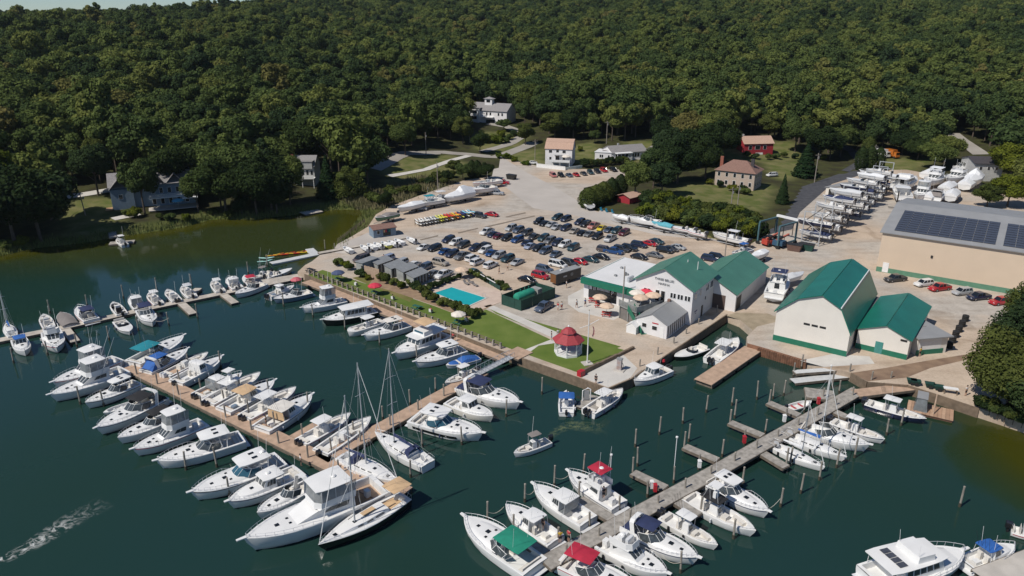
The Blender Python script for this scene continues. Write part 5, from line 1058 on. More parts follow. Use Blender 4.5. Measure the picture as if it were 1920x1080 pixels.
# green tank enclosure
A, B_, C_ = P(941, 571, YZ), P(977, 583, YZ), P(1040, 558, YZ)
te = thing('tank_enclosure', 'dark green screened enclosure around the fuel tank', 'enclosure', tuple(A))
def fence_panel(p, q, h, th=0.08):
    d = (q - p).normalized(); n = Vector((-d.y, d.x, 0)) * th; p = p - A; q = q - A
    return MB().hexa([(p.x, p.y, 0), (q.x, q.y, 0), (q.x + n.x, q.y + n.y, 0), (p.x + n.x, p.y + n.y, 0), (p.x, p.y, h), (q.x, q.y, h), (q.x + n.x, q.y + n.y, h), (p.x + n.x, p.y + n.y, h)]).obj('screen_panel', GREENT, te)
D_ = A + (C_ - B_)
for p, q in ((A, B_), (B_, C_), (C_, D_), (D_, A)):
    for k in range(3): fence_panel(p.lerp(q, k / 3 + 0.005), p.lerp(q, (k + 1) / 3 - 0.005), 2.1)
for p in (A, B_, C_, D_): v = p - A; MB().tube([(v.x, v.y, 0), (v.x, v.y, 2.4)], 0.07, 6).obj('corner_post', GREENT, te)
ct = A.lerp(C_, 0.42); u_ = (C_ - B_).normalized()
tk = thing('fuel_tank', 'bright green horizontal tank with pipework inside the screen', 'tank', (ct.x, ct.y, YZ), math.atan2(u_.y, u_.x))
MB().loft([[(x, r_ * math.cos(k * math.pi / 7), 1.45 + r_ * math.sin(k * math.pi / 7)) for k in range(14)] for x, r_ in ((-2.6, 0.3), (-2.4, 0.8), (-2.0, 0.95), (2.0, 0.95), (2.4, 0.8), (2.6, 0.3))], True, True, True).obj('tank_body', TANKG, tk, True)
for x in (-1.4, 1.4): MB().box(x - 0.2, x + 0.2, -0.7, 0.7, 0, 0.7).obj('saddle', CONC, tk)
for x in (-1.2, 0, 1.2): MB().tube([(x, 0, 2.3), (x, 0, 2.8), (x + 0.4, 0.3, 2.8)], 0.07, 6).obj('vent_pipe', TANKG, tk)
MB().box(2.9, 4.2, -1, 1, 0, 2.0).obj('pump_cabinet', SHEDW, tk)
# dark trailer
TA, TB = P(1043, 537, YZ), P(1089, 523, YZ); d = TB - TA
tr = thing('food_trailer', 'dark charcoal box trailer with grey roof and white logo', 'trailer', tuple(TA), math.atan2(d.y, d.x)); L = d.length
MB().box(0, L, 0, 1.9, 0.5, 2.6).obj('body', mat('charcoal_panel', (0.035, 0.036, 0.036), 0.5), tr); MB().box(-0.15, L + 0.05, -0.08, 1.98, 2.6, 2.72).obj('roof', GREYR, tr); MB().box(-0.06, 0.02, 0.15, 1.75, 0.55, 2.45).obj('open_rear_door', mat('plywood_orange', (0.16, 0.065, 0.02)), tr)
for x in (L * 0.4, L * 0.4 + 0.85): MB().wheel((x, 0.05, 0.38), 0.38, 0.22).obj('wheel', TYRE, tr)
MB().box(L * 0.28, L * 0.42, -0.03, 0.0, 1.5, 1.85).obj('logo_script', mat('pale_logo', (0.35, 0.36, 0.36)), tr); o = MB().lathe([(0.42, 0), (0.42, 0.03)], 16).obj('round_logo', mat('grey_logo', (0.16, 0.17, 0.17)), tr); o.location = (L * 0.62, 0, 1.75); o.rotation_euler = (R(90), 0, 0)
MB().box(L * 0.3, L * 0.4, 1.0, 1.4, 2.72, 2.9).obj('roof_vent', WPAINT, tr)
# kiosk, red shed, garage
Kk = Bld('rental_hut', 'blue-grey kayak rental hut with brown roof', (701, 447), (743, 441), 3.6, cat='hut')
pr = [(0, 2.2), (0.6, 2.7), (1, 2.4)]; Kk.walls(pr, BLUEW, axis='x').roof(pr, SHINGB, axis='x', over=0.35, ends=0.2)
Kk.win('f', 1.3, 1.0, 0.7, 0.8); Kk.slab('f', 2.6, 4.6, 0.3, 1.9, 0.03, 'open_counter', BLACK)
for k, c in enumerate((TANC, RED, NAVYC, GREENC)): Kk.slab('f', 2.7 + k * 0.45, 3.05 + k * 0.45, 1.2, 1.9, 0.12, 'hanging_vest', c)
Rs = Bld('red_shed', 'small red shed with a pinkish-tan roof by the hedge', (1158, 381), (1180, 386), 5.5, cat='shed')
pr = [(0, 2.5), (0.5, 3.3), (1, 2.5)]; Rs.walls(pr, REDW, axis='y').roof(pr, SHINGT, over=0.6, ends=0.5)
Rs.slab('f', 1.2, 2.4, 0, 2.0, 0.05, 'door', REDW)
Ga = Bld('garage', 'low garage with pale grey roof behind the boat racks', (1547, 366), (1600, 376), 9.5, cat='garage')
pr = [(0, 2.6), (0.5, 3.6), (1, 2.6)]; Ga.walls(pr, WALLC).roof(pr, GREYR, over=0.4, ends=0.3); Ga.slab('f', 1.0, 3.4, 0, 2.2, 0.05, 'garage_door', BLACK); Ga.slab('f', 4.6, 7.0, 0, 2.2, 0.05, 'garage_door', BLACK)
# gazebo
gz = P(1065, 661, YZ); g = thing('gazebo', 'white octagonal gazebo with two-tier red roof on the lawn', 'gazebo', tuple(gz), R(12)); g.scale = (0.93, 0.93, 0.95)
def octa(r, z, n=8): return [(r * math.cos((k + 0.5) * 2 * math.pi / n), r * math.sin((k + 0.5) * 2 * math.pi / n), z) for k in range(n)]
REDR = mat('red_shingle_roof', (0.30, 0.038, 0.046), 0.7, var=0.12, scale=2.5)
MB().loft([octa(2.55, 0), octa(2.55, 0.42)], True, True, True).obj('floor', WPAINT, g); MB().loft([octa(2.95, 2.55), octa(2.95, 2.65), octa(1.25, 3.85), octa(1.1, 3.85), octa(2.8, 2.55)], True).obj('lower_roof', REDR, g); MB().loft([octa(1.15, 3.8), octa(1.15, 4.1)], True).obj('lantern', WPAINT, g); MB().loft([octa(1.45, 4.05), octa(1.45, 4.12), octa(0.75, 4.7), octa(0.05, 5.0)], True, True, True).obj('upper_roof', REDR, g)
MB().lathe([(0.12, 0), (0.2, 0.15), (0.1, 0.3), (0.02, 0.4)], 8, (0, 0, 4.98)).obj('finial', WPAINT, g)
pts = octa(2.4, 0)
for k in range(8):
    x, y, _ = pts[k]; MB().box(x - 0.09, x + 0.09, y - 0.09, y + 0.09, 0.42, 2.6).obj('post', WPAINT, g)
    a, b = Vector(pts[k]), Vector(pts[(k + 1) % 8])
    if k != 3:
        mb = MB(); mb.tube([a + Vector((0, 0, 1.25)), b + Vector((0, 0, 1.25))], 0.05, 4); mb.tube([a + Vector((0, 0, 0.6)), b + Vector((0, 0, 0.6))], 0.04, 4)
        for q in range(1, 8): v = a.lerp(b, q / 8); mb.tube([v + Vector((0, 0, 0.6)), v + Vector((0, 0, 1.25))], 0.025, 4)
        mb.obj('balustrade', WPAINT, g)
fp = P(1101, 682, YZ); f = thing('flagpole', 'tall white flagpole with yardarm beside the gazebo', 'flagpole', tuple(fp), R(20))
MB().box(-0.8, 0.8, -0.8, 0.8, 0, 0.15).obj('base', CONC, f); MB().tube([(0, 0, 0.1), (0, 0, 9.4)], 0.12, 8, 0.06).obj('pole', WPAINT, f); MB().tube([(-1.6, 0, 6.6), (0, 0, 6.9), (1.8, 0, 7.6)], 0.05, 5).obj('yardarm', WPAINT, f)
MB().loft([[(1.0 + 0.08 * math.sin(z * 2.5), 0.1 * math.sin(z * 3 + 1) + q, z) for q in (0, 0.5)] for z in (4.6, 5.2, 5.8, 6.4)]).obj('hanging_flag', mat('faded_flag', (0.36, 0.25, 0.24), col2=(0.30, 0.06, 0.07), scale=3), f); MB().lathe([(0.02, 0), (0.1, 0.08), (0.02, 0.18)], 8, (0, 0, 9.4)).obj('ball', mat('gilt', (0.5, 0.35, 0.1), 0.3, 0.8), f)
# retaining wall beside gazebo lawn, fuel pump
a, b = P(1088, 704, YZ), P(1188, 654, YZ); d = b - a
rw = thing('retaining_wall', 'low timber retaining wall between the gazebo lawn and the fuel dock', 'wall', tuple(a), math.atan2(d.y, d.x))
for k in range(3): MB().box(d.length * k / 3 + 0.02, d.length * (k + 1) / 3 - 0.02, -0.2, 0.2, 0, 0.75 - 0.12 * k).obj('timber', TIMB, rw)
MB().box(-0.5, 0.6, -0.5, 0.3, 0, 0.9).obj('red_hose_reel', RED, rw)
pp = P(1161, 694, YZ); q = thing('fuel_pump', 'grey and rust fuel pump on a concrete plinth', 'fuel pump', tuple(pp), R(-30))
MB().box(-0.9, 0.9, -0.6, 0.6, 0, 0.15).obj('plinth', CONC, q); MB().box(-0.4, 0.4, -0.3, 0.3, 0.15, 1.9, 0.03, 0.03).obj('cabinet', mat('pump_rust', (0.30, 0.20, 0.16), col2=(0.36, 0.36, 0.38), scale=2), q); MB().box(-0.45, 0.45, -0.32, 0.32, 1.9, 2.15).obj('cap', GREYR, q); MB().tube([(0.4, 0.1, 1.4), (0.7, 0.1, 0.9), (0.55, 0.1, 0.4)], 0.04, 5).obj('hose', BLACK, q)
fl = P(1092, 752, 0.5); q = thing('float_ladder', 'white bent ladder rail on the fuel-dock float', 'ladder', (fl.x, fl.y, 0.5)); MB().tube([(0, 0, 0), (0, 0, 1.8), (0.8, 0.2, 2.1), (1.2, 0.2, 1.9), (1.2, 0.2, 0)], 0.1, 6).obj('rail', WPAINT, q); MB().box(0.2, 1.0, 0.05, 0.12, 0.2, 1.8).obj('ramp_panel', GREYR, q)
# lawn fence
a, b = P(578, 515.5, YZ), P(936, 655, YZ); d = b - a
lf = thing('lawn_fence', 'low post-and-rail fence with squat timber posts along the lawn', 'fence', tuple(a), math.atan2(d.y, d.x)); n = 34
for i in range(n): MB().box(d.length * i / (n - 1) - 0.14, d.length * i / (n - 1) + 0.14, -0.14 + 0.35, 0.14 + 0.35, 0, 1.15).obj('post', PILE, lf)
for z in (0.45, 0.85): MB().box(0, d.length, 0.55, 0.62, z, z + 0.16).obj('rail', TIMB, lf)
# pool
pc = [P(x, y, YZ) for x, y in ((815, 549.5), (847.5, 539), (911, 559), (877, 574.5))]
sheet('pool_deck', [(797, 549), (858, 524), (938, 546), (940, 566), (882, 590)], POOLD, 3)
ctr = sum(pc, Vector()) / 4
pool = thing('swimming_pool', 'turquoise swimming pool with pale coping beside the lawn', 'pool', (ctr.x, ctr.y, YZ))
l = [(p - ctr) for p in pc]; lo = [p * 1.06 for p in l]
MB().loft([[(p.x, p.y, 0.0) for p in lo], [(p.x, p.y, 0.09) for p in lo], [(p.x, p.y, 0.09) for p in l], [(p.x, p.y, 0.02) for p in l]], True).obj('coping', PALE, pool)
MB().add([(p.x, p.y, 0.035) for p in l], [(0, 1, 2, 3)]).obj('pool_water', mat('pool_water', (0.010, 0.34, 0.36), 0.06, var=0.05, scale=0.5, bump=0.12, bscale=2.5), pool)
mb = MB(); mb.tube([(l[2].x, l[2].y, 0), (l[2].x, l[2].y, 0.9), (l[2].x - 0.6, l[2].y + 0.3, 0.9), (l[2].x - 0.7, l[2].y + 0.3, 0)], 0.04, 5); mb.obj('ladder', STEEL, pool)
a, b = P(895, 520, YZ), P(938, 545, YZ); pf = thing('pool_fence', 'white rail fence at the far side of the pool', 'fence', tuple(a), math.atan2((b - a).y, (b - a).x)); L = (b - a).length
for i in range(9): MB().box(L * i / 8 - 0.04, L * i / 8 + 0.04, -0.04, 0.04, 0, 1.2).obj('post', BLACK, pf)
MB().box(0, L * 0.8, -0.05, 0.05, 1.05, 1.2).obj('rail', WPAINT, pf); MB().box(0, L, -0.02, 0.02, 0.1, 1.0).obj('mesh_panel', GREENT, pf)
for i, (x, y) in enumerate(((872, 532), (880, 530), (888, 535))):
    p = P(x, y, YZ); q = thing('lounge_chair', 'dark pool lounger, %s of three at the far side' % ('left', 'middle', 'right')[i], 'lounger', tuple(p), R(-50), 'pool loungers'); MB().box(0, 1.3, -0.3, 0.3, 0.25, 0.35).obj('seat', GREYC, q); MB().hexa([(0, -.3, .3), (0.1, -.3, .3), (0.1, .3, .3), (0, .3, .3), (-0.5, -.3, .85), (-0.42, -.3, .85), (-0.42, .3, .85), (-0.5, .3, .85)]).obj('backrest', GREYC, q)
    for lx, ly in ((0.1, -.25), (0.1, .25), (1.2, -.25), (1.2, .25)): MB().box(lx - 0.03, lx + 0.03, ly - 0.03, ly + 0.03, 0, 0.26).obj('leg', ALU, q)
# raised terrace of the main building
ta, tb, tc_ = P(1160, 571, 4.25), P(1193, 586, 4.25), P(1238, 564, 4.25); ta.z = tb.z = YZ
te_ = Bld('raised_terrace', 'grey raised timber terrace in front of the marina building', ta, tb, (tc_.xy - tb.xy).length, cat='terrace')
te_.box(0, te_.W, 0, te_.D, 2.55, 2.75, 'deck', SHEDW)
for x in (0.1, te_.W / 2, te_.W - 0.2):
    for y in (0.1, te_.D - 0.3): te_.box(x, x + 0.15, y, y + 0.15, 0, 2.55, 'post', SHEDW)
for k in range(int(te_.W / 0.2)): te_.box(k * 0.2, k * 0.2 + 0.12, -0.03, 0.03, 2.75, 3.75, 'baluster', SHEDW)
te_.box(0, te_.W, -0.06, 0.06, 3.75, 3.85, 'handrail', SHEDW); te_.box(te_.W - 0.06, te_.W + 0.02, 0, te_.D, 2.75, 3.75, 'side_rail', SHEDW)
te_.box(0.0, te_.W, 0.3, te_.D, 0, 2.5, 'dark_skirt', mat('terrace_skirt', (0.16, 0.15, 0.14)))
sa, sb_ = P(1181, 603, YZ), P(1209, 627, YZ); d = sb_ - sa
st = thing('green_stair', 'dark green outside stair beside the boathouse', 'stairs', tuple(sa), math.atan2(d.y, d.x)); L = d.length
for k in range(9): MB().box(L * k / 9, L * (k + 1) / 9, -0.6, 0.6, 2.5 - 2.5 * (k + 1) / 9, 2.58 - 2.5 * (k + 1) / 9).obj('tread', GTRIM, st)
for s in (1, -1): MB().hexa([(0, s * .65, 2.3), (L, s * .65, 0), (L, s * .7, 0), (0, s * .7, 2.3), (0, s * .65, 3.6), (L, s * .65, 1.0), (L, s * .7, 1.0), (0, s * .7, 3.6)]).obj('side_panel', GTRIM, st)
ws = Bld('small_white_shed', 'tiny white gabled shed beside the green stair', P(1174, 623, YZ), P(1174, 623, YZ) + dirF * 1.9, 1.8, cat='shed'); pr = [(0, 1.4), (0.5, 2.0), (1, 1.4)]; ws.walls(pr, WPAINT).roof(pr, WPAINT, over=0.1, ends=0.1, th=0.06)

# ---------------------------------------------------------------- houses
CLEAR = []            # plan circles kept free of forest
def HB(name, label, A, B, depth, width=None, cat='house', lift=0.2):
    a, b = PT(*A), PT(*B); z = max(a.z, b.z) - lift; a.z = z; b.z = z
    h = Bld(name, label, a, b, depth, cat=cat, z=z, width=width)
    mid = h.r.matrix_basis @ Vector((h.W / 2, h.D / 2, 0)); CLEAR.append((mid.x, mid.y, max(h.W, h.D) * 0.62 + 2)); return h
def chimney(h, x, y, z0, z1, m=BRICK, w=0.5): MB().box(x - w, x + w, y - w * 0.7, y + w * 0.7, z0, z1).obj('chimney', m, h.r)
# tan colonial
h = HB('colonial_house', 'tan stone two-storey house with brown hipped roof and two chimneys', (1339, 347), (1412, 359), 9.0)
h.walls([(0, 5.2), (1, 5.2)], STONEW, z0=-1.5)
q = 0.5; MB().add([(-q, -q, 5.2), (h.W + q, -q, 5.2), (h.W + q, h.D + q, 5.2), (-q, h.D + q, 5.2), (4.2, h.D / 2, 8.3), (h.W - 4.2, h.D / 2, 8.3)], [(0, 1, 5, 4), (1, 2, 5), (2, 3, 4, 5), (3, 0, 4), (3, 2, 1, 0)]).obj('roof', SHINGB, h.r)
for k in range(5):
    h.win('f', h.W * (k + 0.5) / 5, 3.4, 0.8, 1.2)
    if k != 2: h.win('f', h.W * (k + 0.5) / 5, 0.8, 0.8, 1.3)
h.win('f', h.W / 2, 0.1, 0.9, 2.1, name='door')
for u in (2, 4.5, 7): h.win('r', u, 3.4, 0.7, 1.2); h.win('r', u, 0.8, 0.7, 1.2)
chimney(h, 0.5, h.D / 2, 5, 9.0); chimney(h, h.W - 2.0, h.D * 0.4, 6, 9.2, SHINGD)
h = HB('red_house', 'red clapboard house with tan roof and white windows on the slope', (1394, 288), (1448, 291), 7.5)
pr = [(0, 4.0), (0.5, 6.3), (1, 4.0)]; h.walls(pr, REDW, axis='x', z0=-2.5).roof(pr, SHINGT, axis='x', over=0.4, ends=0.3)
for u, w_ in ((2.6, 1.2), (5.6, 2.0), (8.6, 1.2)): h.win('f', u, 1.7, w_, 1.5, pane=WPAINT if False else GLASS)
h.win('r', 2.5, 1.8, 0.8, 1.2); h.win('r', 5.0, 1.8, 0.8, 1.2); h.slab('f', 5.0, 8.0, -1.5, 0.4, 0.05, 'basement_window', WPAINT); chimney(h, 1.2, 5.0, 4.5, 7.0, GREYW)
h = HB('tall_white_house', 'tall white three-storey house with pinkish roof and balconies', (1022, 310), (1072, 312), 8.0)
pr = [(0, 6.6), (0.28, 8.6), (0.6, 9.6), (1, 6.0)]; h.walls(pr, WALLW, axis='x', z0=-1.5).roof(pr, SHINGT, axis='x', over=0.35, ends=0.25)
for u in (2.0, 7.2): h.win('f', u, 5.0, 1.2, 1.0); h.win('f', u, 2.4, 0.8, 1.0)
h.win('f', 4.7, 4.7, 1.0, 1.7, name='door'); h.win('f', 4.7, 2.0, 1.5, 1.9, name='door')
h.box(3.4, 6.4, -1.3, 0, 4.4, 4.55, 'balcony', WPAINT); h.box(3.4, 6.4, -1.35, -1.28, 4.55, 5.4, 'balcony_rail', WPAINT); h.box(2.5, 9.8, -2.4, 0, 1.8, 1.95, 'balcony', WPAINT); h.box(2.5, 9.8, -2.45, -2.38, 1.95, 2.8, 'balcony_rail', WPAINT)
for x in (2.6, 6.0, 9.6): h.box(x, x + 0.15, -2.4, -2.2, -1, 1.8, 'balcony_post', WPAINT)
h.win('l', 4.0, 3.0, 0.8, 1.0)
um_loc = h.r.matrix_basis @ Vector((8.2, -1.2, 1.95))
a, b = PT(1006, 316), PT(1060, 322); z = min(a.z, b.z)
wf = thing('white_garden_wall', 'long white garden wall below the tall white house', 'wall', (a.x, a.y, z), math.atan2((b - a).y, (b - a).x)); MB().box(0, (b - a).length, -0.1, 0.1, -0.5, 1.7).obj('panel', WPAINT, wf); MB().box(0, (b - a).length, -0.16, 0.16, 1.7, 1.8).obj('coping', WPAINT, wf)
a, b = PT(1061, 321), PT(1092, 315); bf = thing('glass_fence', 'pale blue-white picket fence right of the garden wall', 'fence', (a.x, a.y, min(a.z, b.z)), math.atan2((b - a).y, (b - a).x)); L = (b - a).length
for k in range(14): MB().box(L * k / 14, L * k / 14 + L / 20, -0.04, 0.04, -0.3, 1.5).obj('picket', mat('pale_blue_paint', (0.45, 0.55, 0.58)), bf)
for z_ in (0.3, 1.2): MB().box(0, L, 0.04, 0.1, z_, z_ + 0.12).obj('rail', WPAINT, bf)
h = HB('white_ranch', 'long low white house with grey roof and arched porch', (1148, 303), (1212, 297), 9.0)
pr = [(0, 3.2), (0.5, 5.2), (1, 3.2)]; h.walls(pr, WALLW, axis='x', z0=-1.5).roof(pr, SHING, axis='x', over=0.4, ends=0.3); chimney(h, 5, 5, 4.6, 6.0, GREYW, 0.35)
h.box(1.0, 7.5, -2.2, 0.1, -1.0, 1.6, 'porch_wall', WPAINT); h.box(0.8, 7.7, -2.4, 0.3, 3.1, 3.35, 'porch_roof', WPAINT)
for x in (1.0, 2.6, 4.2, 5.8, 7.3): h.box(x, x + 0.18, -2.2, -2.0, 1.6, 3.1, 'porch_post', WPAINT)
h.slab('f', 1.4, 7.2, 1.5, 2.9, 0.05, 'porch_glass', GLASS)
for u in (9.0, 10.2, 11.4): h.win('f', u, 1.2, 0.8, 1.4)
h.win('r', 4, 1.6, 0.8, 1.1)
h2 = HB('ranch_wing', 'flat-roofed white wing at the left of the long low house', (1115, 301), (1146, 303), 7.5)
h2.walls([(0, 3.4), (1, 3.4)], WALLW, z0=-1.5); h2.box(-0.2, h2.W + 0.2, -0.2, h2.D, 3.4, 3.6, 'roof', WHITER); h2.win('f', 2.2, 1.5, 0.6, 1.1); h2.win('f', 3.0, 1.5, 0.6, 1.1); h2.win('f', 5.5, 1.5, 0.6, 1.0); h2.box(2.2, 5.0, 2.5, 5.0, 3.6, 3.66, 'roof_panel', SHING)
# hillside house with cupola
h = HB('hillside_house', 'white shingle house with grey roofs and square cupola on the wooded hill', (882, 227), (950, 235), 10.0)
pr = [(0, 5.6), (0.5, 8.6), (1, 5.6)]; h.walls(pr, WALLW, axis='x', z0=-3).roof(pr, SHING, axis='x', over=0.5, ends=0.4)
W_ = h.W
h.box(-5.0, 0.0, 1.5, h.D, -3, 6.0, 'wing_wall', WALLW); MB().hexa([(-5.3, 1.0, 6.0), (0.2, 1.0, 6.0), (0.2, 6, 8.4), (-5.3, 6, 8.4), (-5.3, 1.0, 6.2), (0.2, 1.0, 6.2), (0.2, 6, 8.6), (-5.3, 6, 8.6)]).obj('wing_roof', SHING, h.r)
for k in range(4): MB().hexa([(-5.0 + 1.25 * k, 1.6, 6.55), (-3.85 + 1.25 * k, 1.6, 6.55), (-3.85 + 1.25 * k, 5.6, 8.47), (-5.0 + 1.25 * k, 5.6, 8.47), (-5.0 + 1.25 * k, 1.6, 6.62), (-3.85 + 1.25 * k, 1.6, 6.62), (-3.85 + 1.25 * k, 5.6, 8.54), (-5.0 + 1.25 * k, 5.6, 8.54)]).obj('solar_panel', mat('blue_solar', (0.015, 0.025, 0.10), 0.2), h.r)
h.box(W_ * 0.32, W_ * 0.52, 3.2, 5.6, 6.5, 10.6, 'cupola', WALLW); MB().add([(W_ * 0.28, 2.8, 10.6), (W_ * 0.56, 2.8, 10.6), (W_ * 0.56, 6.0, 10.6), (W_ * 0.28, 6.0, 10.6), (W_ * 0.42, 4.4, 11.6)], [(0, 1, 4), (1, 2, 4), (2, 3, 4), (3, 0, 4), (3, 2, 1, 0)]).obj('cupola_roof', SHING, h.r)
h.box(W_ * 0.37, W_ * 0.47, 3.14, 3.22, 9.0, 10.2, 'cupola_window', GLASS)
h.box(0.2, W_ * 0.28, -1.5, 0.1, -3, 6.4, 'bay_wall', WALLW); h.box(-0.1, W_ * 0.31, -1.8, 1.2, 6.4, 6.7, 'bay_roof', SHING); h.box(0.8, W_ * 0.22, -1.56, -1.48, 4.2, 5.6, 'bay_window', GLASS); h.box(0.8, W_ * 0.22, -1.56, -1.48, 1.4, 2.8, 'bay_window', GLASS)
for u in (0.46, 0.56, 0.78, 0.88): h.win('f', W_ * u, 3.4, 0.8, 1.3); 
for u in (0.78, 0.88): h.win('f', W_ * u, 0.3, 0.8, 1.4)
h.slab('f', W_ * 0.32, W_ * 0.66, 2.5, 2.8, 1.6, 'balcony', WPAINT); h.slab('f', W_ * 0.1, W_ * 0.38, -1.2, 1.2, 0.3, 'garage_door', WPAINT); h.slab('f', W_ * 0.44, W_ * 0.68, -1.0, 1.4, 0.06, 'glass_door', GLASS)
# grey cottage and blue house on the far bank
h = HB('grey_cottage', 'small grey house with brick chimney among trees on the far bank', (550, 347), (592, 350), 7.5)
pr = [(0, 6.2), (0.55, 8.9), (1, 6.2)]; h.walls(pr, GREYW, axis='x', z0=-3).roof(pr, SHING, axis='x', over=0.4, ends=0.3); chimney(h, -0.4, 3, 0, 9.6)
h.box(1.5, h.W - 0.4, -0.6, 1.5, 5.4, 7.6, 'dormer', GREYW); h.box(1.3, h.W - 0.2, -0.8, 2.4, 7.6, 7.8, 'dormer_roof', SHING)
for u in (2.2, 3.6, 5.0, 6.4): h.win('f', u, 3.3, 0.8, 1.5)
h.box(-0.3, h.W + 0.3, -2.4, 0, 2.4, 2.6, 'deck', WPAINT); h.box(-0.3, h.W + 0.3, -2.4, -2.34, 2.6, 3.5, 'deck_rail', WPAINT)
for x in (0, h.W / 2, h.W): h.box(x, x + 0.15, -2.3, -2.15, -3, 2.4, 'deck_post', WPAINT)
h = HB('blue_house', 'blue-grey house with white trim and waterside decks on far bank', (212, 392), (368, 384), 10.0)
W_ = h.W; pr = [(0, 6.4), (0.5, 9.4), (1, 6.4)]; h.walls(pr, BLUEW, axis='x', z0=-3).roof(pr, SHING, axis='x', over=0.5, ends=0.4)
h.box(0.2, 6.0, -1.2, 0.1, -3, 5.8, 'gable_wing', BLUEW); MB().loft([[(x, yy, z_) for x, z_ in ((-0.2, 5.6), (3.1, 9.2), (6.4, 5.6), (6.4, 5.8), (3.1, 9.45), (-0.2, 5.8))] for yy in (-1.6, 4)], True, True, True).obj('wing_roof', SHING, h.r)
for x in (W_ * 0.55, W_ * 0.78):
    MB().loft([[(x + a_, yy, z_) for a_, z_ in ((-2.4, 6.2), (0, 9.0), (2.4, 6.2), (2.4, 6.4), (0, 9.2), (-2.4, 6.4))] for yy in (-0.4, 4)], True, True, True).obj('dormer_roof', SHING, h.r)
h.box(2.0, 3.2, -1.28, -1.15, 3.0, 4.4, 'window', WPAINT); h.box(2.1, 3.1, -1.32, -1.2, 3.1, 4.3, 'pane', GLASS)
for u in (0.5, 0.6, 0.7, 0.8, 0.9): h.win('f', W_ * u, 3.6, 0.9, 1.5); h.win('f', W_ * u, 0.4, 0.9, 1.8)
chimney(h, 6.5, 5.5, 7, 10.4, GREYW, 0.4)
h.box(W_ * 0.45, W_ + 0.5, -3.0, 0, 2.6, 2.8, 'deck', WPAINT)
for k in range(30): h.box(W_ * 0.45 + k * W_ * 0.56 / 30, W_ * 0.45 + k * W_ * 0.56 / 30 + 0.08, -3.0, -2.92, 2.8, 3.7, 'baluster', WPAINT)
h.box(W_ * 0.45, W_ + 0.5, -3.03, -2.9, 3.7, 3.8, 'handrail', WPAINT); h.box(W_ * 0.42, W_ + 0.5, -5.5, 0, -0.4, -0.2, 'patio', CONC); h.box(-1.8, 0, -2, 3, 0.2, 0.4, 'side_deck', TEAK); h.box(W_ * 0.84, W_ + 0.6, -4.6, -2.9, 2.2, 2.5, 'awning', WHITEC)
bh = h
h = HB('grey_house', 'grey house with dark roof at the right edge behind stored boats', (1797, 327), (1822, 340), 9.0)
pr = [(0, 6.2), (0.5, 7.6), (1, 6.2)]; h.walls(pr, GREYW, z0=-2).roof(pr, SHINGD, over=0.6, ends=0.5)
for u in (1.2, 2.6, 3.5): h.win('f', u, 3.8, 0.7, 1.2)
for u in (2, 4.5, 7): h.win('r', u, 4.0, 0.8, 1.1)

# ---------------------------------------------------------------- utility poles
def upole(base, hh, label, on_terrain=True, arm=True, lean=0.0):
    p = PT(*base) if on_terrain else P(*base, YZ); r = thing('utility_pole', label, 'utility pole', tuple(p), R(20), 'utility poles')
    MB().tube([(0, 0, -0.5), (lean * hh, 0, hh)], 0.16, 7, 0.11).obj('pole', POLEW, r)
    if arm: MB().box(-1.1, 1.1, -0.06, 0.06, hh - 0.7, hh - 0.55).obj('crossarm', POLEW, r)
    MB().lathe([(0.18, 0), (0.2, 0.7), (0.05, 0.75)], 8, (0.3, 0, hh - 1.9)).obj('transformer', GREYR, r); return r, Vector((p.x, p.y, p.z + hh - 0.6))
_, w0 = upole((1137, 270), 9.5, 'utility pole behind the long low white house'); _, w1 = upole((1256, 255), 9, 'utility pole at the roadside right of the low white house')
upole((799, 291), 9, 'utility pole left of the roadside dark tree', arm=False); upole((881, 268), 8.5, 'utility pole below the hillside house', arm=False); upole((1003, 300), 8, 'utility pole at the left of the tall white house')
upole((821, 358), 9.5, 'utility pole behind the trailered boats', False, False); upole((1527, 342), 10, 'utility pole on the asphalt drive by the spruce', False)
upole((1369, 403), 8, 'left one of the two poles in the hedge', True); upole((1382, 392), 7.5, 'right one of the two poles in the hedge', True, False); upole((1757, 238), 9, 'slanting utility pole in the far right woods', True, False, 0.05); upole((161, 405), 6.5, 'bare leaning white pole on the far-bank lawn', True, False, -0.06); upole((1636, 312), 8, 'utility pole behind the evergreen hedge'); upole((1167, 582), 9, 'tall slim pole in front of the store', False, False); upole((1358, 492), 8, 'tall slim pole behind the green-roofed shed', False, False)
for k in range(3):
    a, b = w0 + Vector((0.4 * k, 0, -0.5 * k)), w1 + Vector((0.4 * k, 0, -0.5 * k)); tag(MB().tube([a.lerp(b, u / 8) - Vector((0, 0, 1.0 * math.sin(u / 8 * math.pi))) for u in range(9)], 0.03, 3).obj('overhead_wire', BLACK), '%s overhead wire between the two roadside poles' % ('upper', 'middle', 'lower')[k], 'wire', 'overhead wires')

